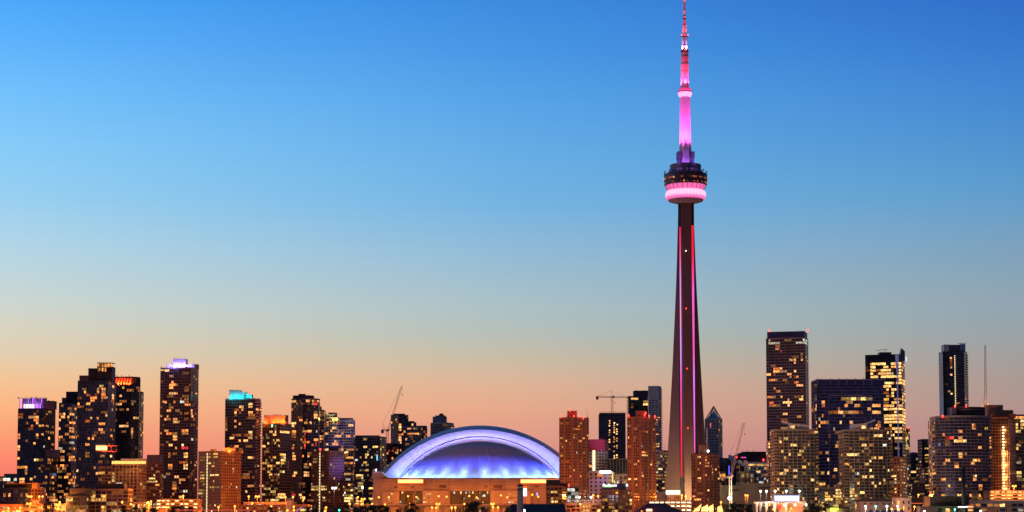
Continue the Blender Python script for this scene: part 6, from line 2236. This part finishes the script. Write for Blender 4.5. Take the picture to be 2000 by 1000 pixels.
def hip_hall(name, label, cat, D, x0, x1, xr0, xr1, yr, ye, depth, mat):
    """Hall with a dark hipped roof."""
    a, b_ = at(x0, ye, D), at(x1, ye, D)
    r0, r1 = at(xr0, yr, D + depth / 2), at(xr1, yr, D + depth / 2)
    t = thing(name, label, cat, ((a.x + b_.x) / 2, D + depth / 2, GZ))
    ze = max(GZ + 2.2, a.z)
    mb = MB()
    mb.box(a.x + .8, b_.x - .8, D + .8, D + depth - .8, GZ - .2, ze)
    mb.build('wall', [M_brick], t)
    mb = MB()
    P_ = [(a.x, D, ze), (b_.x, D, ze), (b_.x, D + depth, ze), (a.x, D + depth, ze), (r0.x, D + depth / 2, r0.z), (r1.x, D + depth / 2, r1.z)]
    mb.v += P_
    for f in ((0, 1, 5, 4), (1, 2, 5), (2, 3, 4, 5), (3, 0, 4), (3, 2, 1, 0)):
        mb.f.append(f)
        mb.m.append(0)
        mb.c.append(1)
    rf = mb.build('roof', [mat], t)
    mb = MB()
    n = 26
    for k in range(1, n):
        f0 = k / n
        p = Vector(P_[0]).lerp(Vector(P_[1]), f0)
        q = Vector(P_[4]).lerp(Vector(P_[5]), f0)
        mb.bar(p + Vector((0, -.03, .05)), q + Vector((0, -.03, .05)), .06)
    mb.bar(P_[0], P_[4], .14)
    mb.bar(P_[1], P_[5], .14)
    mb.build('roof_seam', [M_dark], rf, stuff=True)
    return t, rf


hip_hall('boat_hall', 'low hall with broad dark blue roof in front of the balconied brick block', 'hall', 1600, 984, 1106, 1000, 1102, 984.5, 1001, 30, surf('blue slate roof', (.03, .034, .052), .8))
t, rf = hip_hall('shore_restaurant', 'dark hipped roof restaurant with red glowing sign before the parking garage', 'restaurant', 1600, 1238, 1336, 1266, 1300, 983.5, 1001.5, 40, surf('dark red brown roof', (.09, .05, .045), .8))
mb = MB()
p, q = at(1262, 998.6, 1601), at(1273.5, 994, 1601)
mb.box(p.x, q.x, 1599.2, 1599.8, p.z, q.z)
for x in (p.x + .4, q.x - .4):
    mb.box(x - .1, x + .1, 1599.8, 1604, p.z, p.z + .3)
mb.build('sign', [emis('white red sign', (1, .55, .3), 2.5)], t)
lamp('POINT', at(1267.5, 993, 1598.3), 4.5e3, (1, .03, .02), t, .6)
# sails
for k, (pts, lab) in enumerate((([(1352, 999.5), (1365.5, 998), (1370, 984.5)], 'longest glowing sail shaped awning, a low triangle'), ([(1370.5, 998.5), (1382, 998.5), (1382.5, 985.5), (1371, 991.5)], 'glowing sail shaped awning after the long triangle'),
                                ([(1384.5, 998.5), (1393.5, 999), (1393, 985), (1383.5, 990.5)], 'glowing sail shaped awning with the sharpest upright tip'), ([(1401.5, 999), (1412, 999), (1409.5, 987), (1402, 989.5)], 'glowing sail shaped awning standing apart from the rest'))):
    P_ = [at(x, y, 1592) for x, y in pts]
    t = thing('sail_awning', lab + ' by the shore', 'awning', (P_[0].x, 1592, GZ), 'sail awnings by the shore')
    mb = MB()
    n = len(P_)
    i0 = 0
    mb.v += [(p.x, 1591.9, p.z) for p in P_] + [(p.x, 1592.1 + .8, p.z) for p in P_]
    mb.f.append(tuple(range(n)))
    mb.f.append(tuple(range(2 * n - 1, n - 1, -1)))
    for i in range(n):
        mb.f.append(((i + 1) % n, i, n + i, n + (i + 1) % n))
    mb.m += [0] * (n + 2)
    mb.c += [1] * (n + 2)
    mb.build('cloth', [surf('cream sail cloth', (.75, .6, .4), .8, var=.18, scale=.8, streak=1)], t)
    mb = MB()
    tip = max(P_, key=lambda p: p.z)
    mb.bar((tip.x, 1593.1, GZ), (tip.x, 1593.1, tip.z + .6), .18)
    mb.build('mast', [M_steel], t)
    c = sum(P_, Vector()) / n
    mb = MB()
    mb.box(c.x - .3, c.x + .3, 1585.5, 1586.1, GZ, GZ + .5)
    mb.build('floodlight', [M_dark], t)
    lamp('SPOT', (c.x, 1584.5, GZ + .8), 1.6e4, (1, .58, .18), t, .4, c, 75)
# stage with screen
t = thing('open_air_stage', 'open air stage with glowing white screen, truss canopy and white masts', 'stage', (at(1527, 990, 1635).x, 1640, GZ))
mb = MB()
p, q = at(1513, 978.3, 1630), at(1560.5, 968.6, 1630)
mb.box(p.x, q.x, 1630, 1631, p.z, q.z)
sc_ = mb.build('screen', [emis('white stage screen', (1, 1, 1), 2.2, True)], t)
mb = MB()
mb.box(p.x - .45, p.x - .02, 1629.8, 1631.2, p.z - .3, q.z + .3)
mb.box(p.x - .45, q.x + .4, 1629.8, 1631.2, p.z - .45, p.z - .02)
mb.box(p.x - .45, q.x + .4, 1629.8, 1631.2, q.z + .02, q.z + .35)
mb.build('screen_edge', [emis('blue screen edge', (.08, .25, 1), 1.4)], sc_)
mb = MB()
a, b_ = at(1476, 980.5, 1632), at(1574, 980.5, 1632)
zt2, zb2 = a.z, at(1500, 989, 1632).z
for y_ in (1632, 1644):
    lattice(mb, (a.x, y_, zt2 - .6), (b_.x, y_, zt2 - .6), 1.3, 40, .13)
for k in range(12):
    x = a.x + (b_.x - a.x) * k / 11
    mb.bar((x, 1632, zt2), (x, 1644, zt2), .14)
    mb.bar((x, 1632, zt2 - 1), (x + 3.6, 1632, zb2), .1)
    mb.bar((x + 3.6, 1632, zt2 - 1), (x, 1632, zb2), .1)
mb.bar((b_.x, 1632, zt2), (b_.x + 1.8, 1632, GZ), .22)
mb.build('truss', [M_whitepaint], t)
mb = MB()
mb.box(a.x + 22, b_.x, 1632.6, 1648, zt2 + .2, zt2 + .5)
mb.box(a.x + 22, b_.x, 1646, 1648, GZ, zt2 + .2)
mb.build('canopy', [surf('canopy cloth', (.5, .3, .25), .8)], t)
for x, w in ((1478, .9), (1485, .9), (1496.5, .9), (1513.5, 1.1), (1535.5, .9)):
    mb = MB()
    p = at(x, 982, 1629)
    mb.lathe(p.x, 1629, [(w * .3, GZ), (w, p.z - 1), (w * .9, p.z)], 10)
    mb.build('white_mast', [M_whitepaint], t)
for x, y in ((1503, 986), (1532, 986), (1553, 986), (1574.5, 986), (1511, 994.5)):
    mb = MB()
    mb.ball(at(x, y, 1628), 1.05 if x > 1505 else .7, 0, 5)
    mb.build('bulb', [E_orange if x < 1512 else emis('amber stage lamp', (1, .66, .25), 7)], t)
    lamp('POINT', at(x, y + 1, 1626), 4e3, (1, .42, .15), t, .6)
mb = MB()
p, q = at(1516, 994.5, 1640), at(1527, 987, 1640)
mb.hexa([(p.x, 1640, p.z), (q.x - 1, 1640, p.z), (q.x - 1, 1640.4, p.z), (p.x, 1640.4, p.z), (p.x + 1, 1640, q.z), (q.x, 1640, q.z), (q.x, 1640.4, q.z), (p.x + 1, 1640.4, q.z)])
mb.build('red_banner', [surf('red banner', (.6, .06, .06), .7)], t)
# kiosk, halls, tents, footbridge, power house, chimney, flats
t = thing('kiosk', 'small kiosk with flat canopy and yellow green lit sign below the podium flats', 'kiosk', (at(1631, 996, 1600).x, 1604, GZ))
mb = MB()
p, q = at(1612, 992, 1600), at(1650, 989.5, 1600)
mb.box(p.x, q.x, 1600, 1610, p.z, q.z)
mb.build('canopy', [M_roof], t)
mb = MB()
mb.box(p.x + 1, q.x - 1, 1601.5, 1609, GZ, p.z)
mb.build('wall', [M_tan], t)
for k in range(9):
    o = bpy.data.objects.new('window', unit_window('y'))
    COL.objects.link(o)
    o.parent = t
    o.location = Vector((p.x + 2.2 + (q.x - p.x - 4.4) * k / 8, 1601.45, GZ + 2.2)) - BASE[t.name]
    o.scale = (1.3, .2, 2.2)
mb = MB()
a, b_ = at(1622, 995, 1599.5), at(1638, 991.8, 1599.5)
mb.box(a.x, b_.x, 1599.3, 1599.8, a.z, b_.z)
mb.build('sign', [emis('yellow green sign', (.75, 1, .06), 2)], t)
lamp('POINT', at(1630, 997, 1597), 2.5e3, (.9, 1, .3), t, .5)
mb = MB()
t = thing('arched_hall', 'grey hall with dark curved roof edge below the second curved condo', 'hall', (at(1712, 980, 1700).x, 1710, GZ))
a, b_ = at(1681, 979, 1700), at(1748, 979, 1700)
mb.box(a.x, b_.x, 1700, 1722, GZ, a.z)
mb.build('wall', [surf('grey hall panel', (.24, .22, .22), .8)], t)
mb = MB()
for k in range(14):
    f0, f1_ = k / 14, (k + 1) / 14
    y0_, y1_ = (978.5 - 5.5 * math.sin(math.pi * (.15 + .7 * f)) for f in (f0, f1_))
    p, q = at(1679 + 70 * f0, y0_, 1699.5), at(1679 + 70 * f1_, y1_, 1699.5)
    mb.hexa([(p.x, 1699.3, a.z - .3), (q.x, 1699.3, a.z - .3), (q.x, 1723, a.z - .3), (p.x, 1723, a.z - .3), (p.x, 1699.3, p.z), (q.x, 1699.3, q.z), (q.x, 1723, q.z), (p.x, 1723, p.z)])
mb.build('roof', [M_roof], t)
mb = MB()
for k in range(5):
    p = at(1690 + 12 * k, 984, 1699.8)
    mb.box(p.x - 1, p.x + 1, 1699.6, 1700, p.z - .7, p.z + .7)
mb.build('louvre', [M_dark], t)
tower('beige_hall', 'beige hall with one ribbed panel beside the glazed footbridge', 'hall', fpf(1680, 1749, 1779, 16), 973, M_tan, G_green, 5.5, 4.5, (.3, .2, .75), None, None, lit=.1, wk='y', seed=105)
for k, x in enumerate((1700, 1712.5, 1724.5, 1736.5, 1749, 1760.5)):
    c = at(x, 1000, 1575)
    t = thing('peaked_tent', ['grey peaked tent before the blue awning, with the yellow box at its side', 'grey peaked tent right below the green street lamp', 'grey peaked tent third in the row by the green street lamp', 'grey peaked tent fourth in the row by the green street lamp', 'grey peaked tent fifth in the row, before the beige hall',
                              'grey peaked tent last in the row, before the beige hall'][k], 'tent', (c.x, 1575, GZ), 'peaked market tents by the shore')
    z1, z0_ = at(x, 994.8, 1575).z, at(x, 1000.5, 1575).z
    z0_ = max(z0_, GZ + 2.6)
    mb = MB()
    mb.v += [(c.x - 2.7, 1572.3, z0_), (c.x + 2.7, 1572.3, z0_), (c.x + 2.7, 1577.7, z0_), (c.x - 2.7, 1577.7, z0_), (c.x, 1575, z1 + .2)]
    for f in ((0, 1, 4), (1, 2, 4), (2, 3, 4), (3, 0, 4), (3, 2, 1, 0)):
        mb.f.append(f)
        mb.m.append(0)
        mb.c.append(1)
    mb.build('canopy', [surf('grey tent cloth', (.32, .3, .32), .7)], t)
    for sx_ in (-2.5, 2.5):
        for sy_ in (-2.5, 2.5):
            mb = MB()
            mb.bar((c.x + sx_, 1575 + sy_, GZ), (c.x + sx_, 1575 + sy_, z0_), .07)
            mb.build('leg', [M_steel], t)
t = thing('footbridge', 'glazed footbridge with lattice sides between beige hall and round-fronted condo', 'bridge', (at(1797, 978, 1780).x, 1780, GZ))
mb = MB()
a, b_ = at(1777, 984, 1780), at(1818, 971.5, 1780)
zm = at(1800, 977, 1780).z
mb.box(a.x, b_.x, 1780, 1786, a.z, a.z + 1.0)
mb.box(a.x, b_.x, 1780, 1786, b_.z - .6, b_.z)
for k in range(17):
    x = a.x + (b_.x - a.x) * k / 16
    x2 = a.x + (b_.x - a.x) * (k + 1) / 16
    mb.bar((x, 1779.9, a.z + 1), (x2, 1779.9, b_.z - .6), .12)
    mb.bar((x2, 1779.9, a.z + 1), (x, 1779.9, b_.z - .6), .12)
for x in (a.x + 2, b_.x - 2):
    mb.box(x - .8, x + .8, 1781, 1785, GZ, a.z)
mb.build('truss', [M_tan], t)
mb = MB()
mb.box(a.x, b_.x, 1780.6, 1785.4, a.z + 1.0, b_.z - .6)
mb.build('glazing', [G_grey], t)
mb = MB()
mb.box(a.x, b_.x, 1779.6, 1779.95, a.z + .15, a.z + .7)
mb.build('light_strip', [emis('red orange strip', (1, .2, .06), .9)], t)
t = thing('power_house', 'black windowless power house block with lower annex by the shore', 'building', (at(1850, 985, 1640).x, 1650, GZ))
mb = MB()
a, b_ = at(1817, 969.5, 1640), at(1891, 969.5, 1640)
mb.box(a.x, b_.x, 1640, 1668, GZ, a.z)
mb.box(a.x - .3, b_.x + .3, 1639.7, 1668.3, a.z - .6, a.z + .3)
for k in range(18):
    x = a.x + (b_.x - a.x) * k / 17
    mb.box(x - .3, x + .3, 1639.75, 1640, GZ, a.z - .7)
mb.build('wall', [surf('black brick', (.035, .028, .026), .9)], t)
mb = MB()
c = at(1794.5, 988.5, 1630)
mb.box(c.x, b_.x - 6, 1626, 1639.5, GZ, c.z)
mb.build('annex', [surf('dark brown panel', (.06, .035, .03), .9)], t)
mb = MB()
p, q = at(1871, 991.2, 1625.5), at(1890.5, 989, 1625.5)
mb.box(p.x, q.x, 1625.3, 1625.9, p.z, q.z)
mb.build('light_strip', [emis('cool white strip', (.95, .9, 1), 2)], t)
o = bpy.data.objects.new('window', unit_window('b'))
COL.objects.link(o)
o.parent = t
o.location = at(1851, 996.5, 1625.9) - BASE[t.name]
o.scale = (3.6, .2, 2.6)
t = thing('chimney', 'tall thin black chimney rising in front of the round-fronted condo', 'chimney', (at(1882, 990, 1632).x, 1632, GZ))
mb = MB()
c = at(1882, 990, 1632)
zc = at(1882, 912.5, 1632).z
mb.lathe(c.x, 1632, [(1.75, GZ), (1.5, zc - 1.2)], 20)
mb.build('stack', [M_black], t, True)
mb = MB()
mb.lathe(c.x, 1632, [(1.75, zc - 1.2), (1.8, zc - .2), (1.3, zc)], 20)
for z in (zc - 9, zc - 18):
    mb.lathe(c.x, 1632, [(1.66, z), (1.66, z + .5)], 20)
mb.build('rim', [M_black], t)
tower('pink_flats', 'low pink flats with gridded dark windows at the shore, east end', 'apartment block', fpf(1640, 1891, 2010, 18), 978.5, surf('pink stucco', (.46, .28, .26), .85), G_black, 4.2, 5.4, (.82, .12, .7), (.5, .2), (.5, .25, 1), lit=.22, wk='w', seed=106, rects=[(1901, 986, 1908, 990, 'b'), (1922, 986, 1935, 990), (1953, 986, 1963, 990, 'b'), (1960, 994, 1968, 998)], runs=1)
t = thing('lit_stair_hut', 'small orange red lit stair hut left of the pink flats', 'hut', (at(1895, 994, 1628).x, 1630, GZ))
mb = MB()
p, q = at(1890.5, 1001, 1626), at(1903, 986.5, 1626)
mb.box(p.x, q.x, 1627, 1633, GZ, q.z)
mb.build('wall', [M_brick], t)
for y in (989.5, 996):
    mb = MB()
    a, b_ = at(1891.5, y + 1.5, 1626.5), at(1901, y - 1.2, 1626.5)
    mb.box(a.x, b_.x, 1626.6, 1627, a.z, b_.z)
    mb.build('lit_opening', [emis('red orange opening', (1, .3, .12), 2.2)], t)
# traffic light, white lit facade, satellite dish on the stadium, corner lamp
t = thing('traffic_light', 'green glowing traffic light among the shore trees', 'traffic light', (at(662.6, 997, 1570).x, 1570, GZ))
p = at(662.6, 996.5, 1570)
mb = MB()
mb.bar((p.x, 1570.6, GZ), (p.x, 1570.6, p.z + .3), .12)
mb.build('pole', [M_steel], t)
mb = MB()
mb.box(p.x - .4, p.x + .4, 1570, 1570.5, p.z - .7, p.z + 1.6)
mb.build('signal_box', [M_dark], t)
mb = MB()
mb.ball((p.x, 1569.7, p.z), .75, 0, 6)
mb.build('green_lens', [emis('green signal', (.05, 1, .55), 6)], t)
tower('white_shopfront', 'small white lit shopfront left of the sloping dark blue glass block', 'shop', fpf(1650, 107, 129.5, 12), 984, M_white, G_grey, 3.4, 3.2, (.8, .2, .7), (.4, .2), None, lit=.5, wk='y', seed=107)
p = at(760, 955, WYF - 6)
mb = MB()
n = Vector((.55, -.7, .45)).normalized()
u = n.orthogonal().normalized()
w = n.cross(u)
rows = []
for j in range(5):
    rr = 1.9 * j / 4 + .01
    rows.append([p + (u * math.cos(2 * math.pi * k / 16) + w * math.sin(2 * math.pi * k / 16)) * rr + n * rr * rr * .12 for k in range(17)])
mb.grid(rows)
mb.bar((p.x, p.y, p.z - 3.2), p, .2)
mb.build('satellite_dish', [M_pale], stad)
p = at(734.5, 917.5, WYF + 3)
mb = MB()
mb.ball(p, .9, 0, 5)
mb.bar((p.x, p.y, p.z - 2.5), p, .15)
mb.build('corner_floodlight', [emis('blue corner flood', (.45, .5, 1), 6)], stad)
lamp('SPOT', p + Vector((-1.5, -.5, 0)), 1.5e5, (.16, .16, 1), stad, .6, at(655, 915, 1960), 34, .9)
lamp('SPOT', p + Vector((-1.5, -.5, 0)), 8e4, (.16, .16, 1), stad, .6, at(605, 895, 2000), 22, .9)

# ---------------------------------------------------------------- trees along the shore
M_bark = surf('bark', (.09, .06, .04), .95)
CROWNS = []


def leaf_mat(name, c):
    m, nt, b = node_mat(name)
    a = nt.nodes.new('ShaderNodeAttribute')
    a.attribute_name = 'v'
    vm = nt.nodes.new('ShaderNodeVectorMath')
    vm.operation = 'SCALE'
    vm.inputs[0].default_value = c
    nt.links.new(a.outputs['Fac'], vm.inputs['Scale'])
    nt.links.new(vm.outputs[0], b.inputs['Base Color'])
    b.inputs['Roughness'].default_value = .7
    return m


LEAF = [leaf_mat('green leaves', (.05, .085, .025)), leaf_mat('grey green leaves', (.085, .10, .05)), leaf_mat('brown green leaves', (.07, .06, .02))]
rt = random.Random(77)
for kind in range(3):
    for var in range(2):
        mb = MB()
        clumps = []
        for k in range(15 + 3 * var):
            a, h = rt.uniform(0, 6.28), rt.uniform(.36, .92)
            rr = rt.uniform(.05, .34) * (1.25 - abs(h - .6) * 1.6)
            clumps.append((rr * math.cos(a), rr * math.sin(a), h, rt.uniform(.10, .19), rt.uniform(.6, 1.35)))
        for cx_, cy2, cz_, cr2, cv in clumps:
            for k in range(62):
                d = Vector((rt.gauss(0, 1), rt.gauss(0, 1), rt.gauss(0, .8))).normalized() * cr2 * rt.uniform(.35, 1.12)
                c = Vector((cx_, cy2, cz_)) + d
                n = Vector((rt.gauss(0, 1), rt.gauss(0, 1), rt.gauss(.6, 1))).normalized()
                u = n.orthogonal().normalized() * rt.uniform(.02, .038)
                w = n.cross(u) * rt.uniform(.7, 1.2)
                mb.face([c - u - w * .4, c + u * .2 - w, c + u + w * .3, c - u * .1 + w], 0, cv * rt.uniform(.75, 1.25))
        o = mb.build('crown', [LEAF[kind]])
        mt = MB()
        mt.bar((0, 0, 0), (.01, .0, .42), .035, 0, 8, .02)
        for cx_, cy2, cz_, cr2, cv in clumps[:7]:
            mt.bar((.01, 0, .22 + .2 * rt.random()), (cx_, cy2, cz_), .014, 0, 5, .004)
        tr_ = mt.build('trunk', [M_bark])
        CROWNS.append((o.data, tr_.data))
        bpy.data.objects.remove(o)
        bpy.data.objects.remove(tr_)
TREES = [(94, 982, 1598, 2, 1.5, 'reddish brown round tree between the stucco house and the sloping glass block'), (239, 987.5, 1585, 0, 1.3, 'dark tree before the concrete framed midrise'), (264, 990, 1580, 0, 1.3, 'dark tree before the yellow lit pavilion'), (281, 991.5, 1578, 0, 1.2, 'lower dark tree right before the yellow lit pavilion'),
         (301, 991, 1582, 2, 1.2, 'brownish tree at the west end of the bright garage'), (336, 988.5, 1580, 0, 1.4, 'green tree before the middle of the bright garage'), (354, 987.5, 1584, 0, 1.5, 'taller green tree before the bright garage'), (370, 990, 1580, 0, 1.2, 'green tree at the east end of the bright garage'),
         (529, 990, 1575, 0, 1.0, 'spiky dark shrub like tree before the long orange shore building'), (601, 989.5, 1580, 0, 1.2, 'dark tree below the blue lit tent arch'), (614, 994, 1570, 0, 1.2, 'low bright green tree below the narrow brick slab'), (629, 995.5, 1568, 0, 1.0, 'lowest green tree below the narrow brick slab'), (652, 990.5, 1574, 1, 1.3, 'grey green tree left of the green traffic light'),
         (668, 989.5, 1580, 1, 1.2, 'grey green tree right behind the green traffic light'), (680, 991, 1576, 1, 1.2, 'pale green tree third from the traffic light'), (697, 990.5, 1580, 1, 1.3, 'pale green tree before the wide gridded block'), (711, 988, 1584, 0, 1.3, 'green tree taller than its pale neighbour before the gridded block'), (727, 987, 1586, 0, 1.5, 'dark green tree at the stadium corner'),
         (744, 986.5, 1588, 0, 1.5, 'broad dark tree below the stadium corner'), (759, 990, 1580, 0, 1.2, 'low dark tree before the small windowed annex'), (802, 982.5, 1590, 0, 1.4, 'round dark tree standing alone before the narrow glazed bays'), (775, 995, 1572, 0, 1.0, 'low bush like tree between the two dark trees before the stadium'), (915, 983, 1592, 0, 1.3, 'left crown of the big dark tree pair before the stadium'), (931, 980.5, 1594, 0, 1.6, 'tallest crown of the big dark tree pair before the stadium'),
         (946, 990, 1584, 0, 1.1, 'low dark tree right of the big tree pair'), (990, 991, 1580, 0, 1.1, 'dark tree beside the concrete lookout'), (1413, 985, 1600, 0, 1.3, 'dark thicket tree right of the glowing sails'), (1429, 983.5, 1604, 0, 1.5, 'dark thicket tree below the white crane'), (1447, 984, 1604, 0, 1.5, 'dark thicket tree below the grey sheds'), (1466, 985.5, 1602, 0, 1.4, 'dark thicket tree left of the white stage masts'),
         (1583, 982, 1606, 2, 1.5, 'brown lit tree at the east end of the stage'), (1600, 981, 1608, 2, 1.5, 'brown lit tree below the podium flats'), (1616, 984.5, 1606, 2, 1.2, 'brown lit tree behind the green lit kiosk'), (1836, 993, 1585, 0, 1.2, 'dark tree before the power house annex'), (1872, 993, 1585, 0, 1.1, 'dark tree below the black chimney'), (1905, 993.5, 1580, 0, 1.2, 'dark tree before the pink flats')]
for k, (x, y, D, kind, wide, lab) in enumerate(TREES):
    p = at(x, y, D)
    h = max(4.5, (p.z - GZ) / .98)
    t = thing('tree', lab, 'tree', (p.x, D, GZ), 'trees along the shore')
    cm, tm = CROWNS[kind * 2 + k % 2]
    for nm, me in (('crown', cm), ('trunk', tm)):
        o = bpy.data.objects.new(nm, me)
        COL.objects.link(o)
        o.parent = t
        o.scale = (h * wide, h * wide, h)
        o.rotation_euler = (0, 0, rt.uniform(0, 6.28))
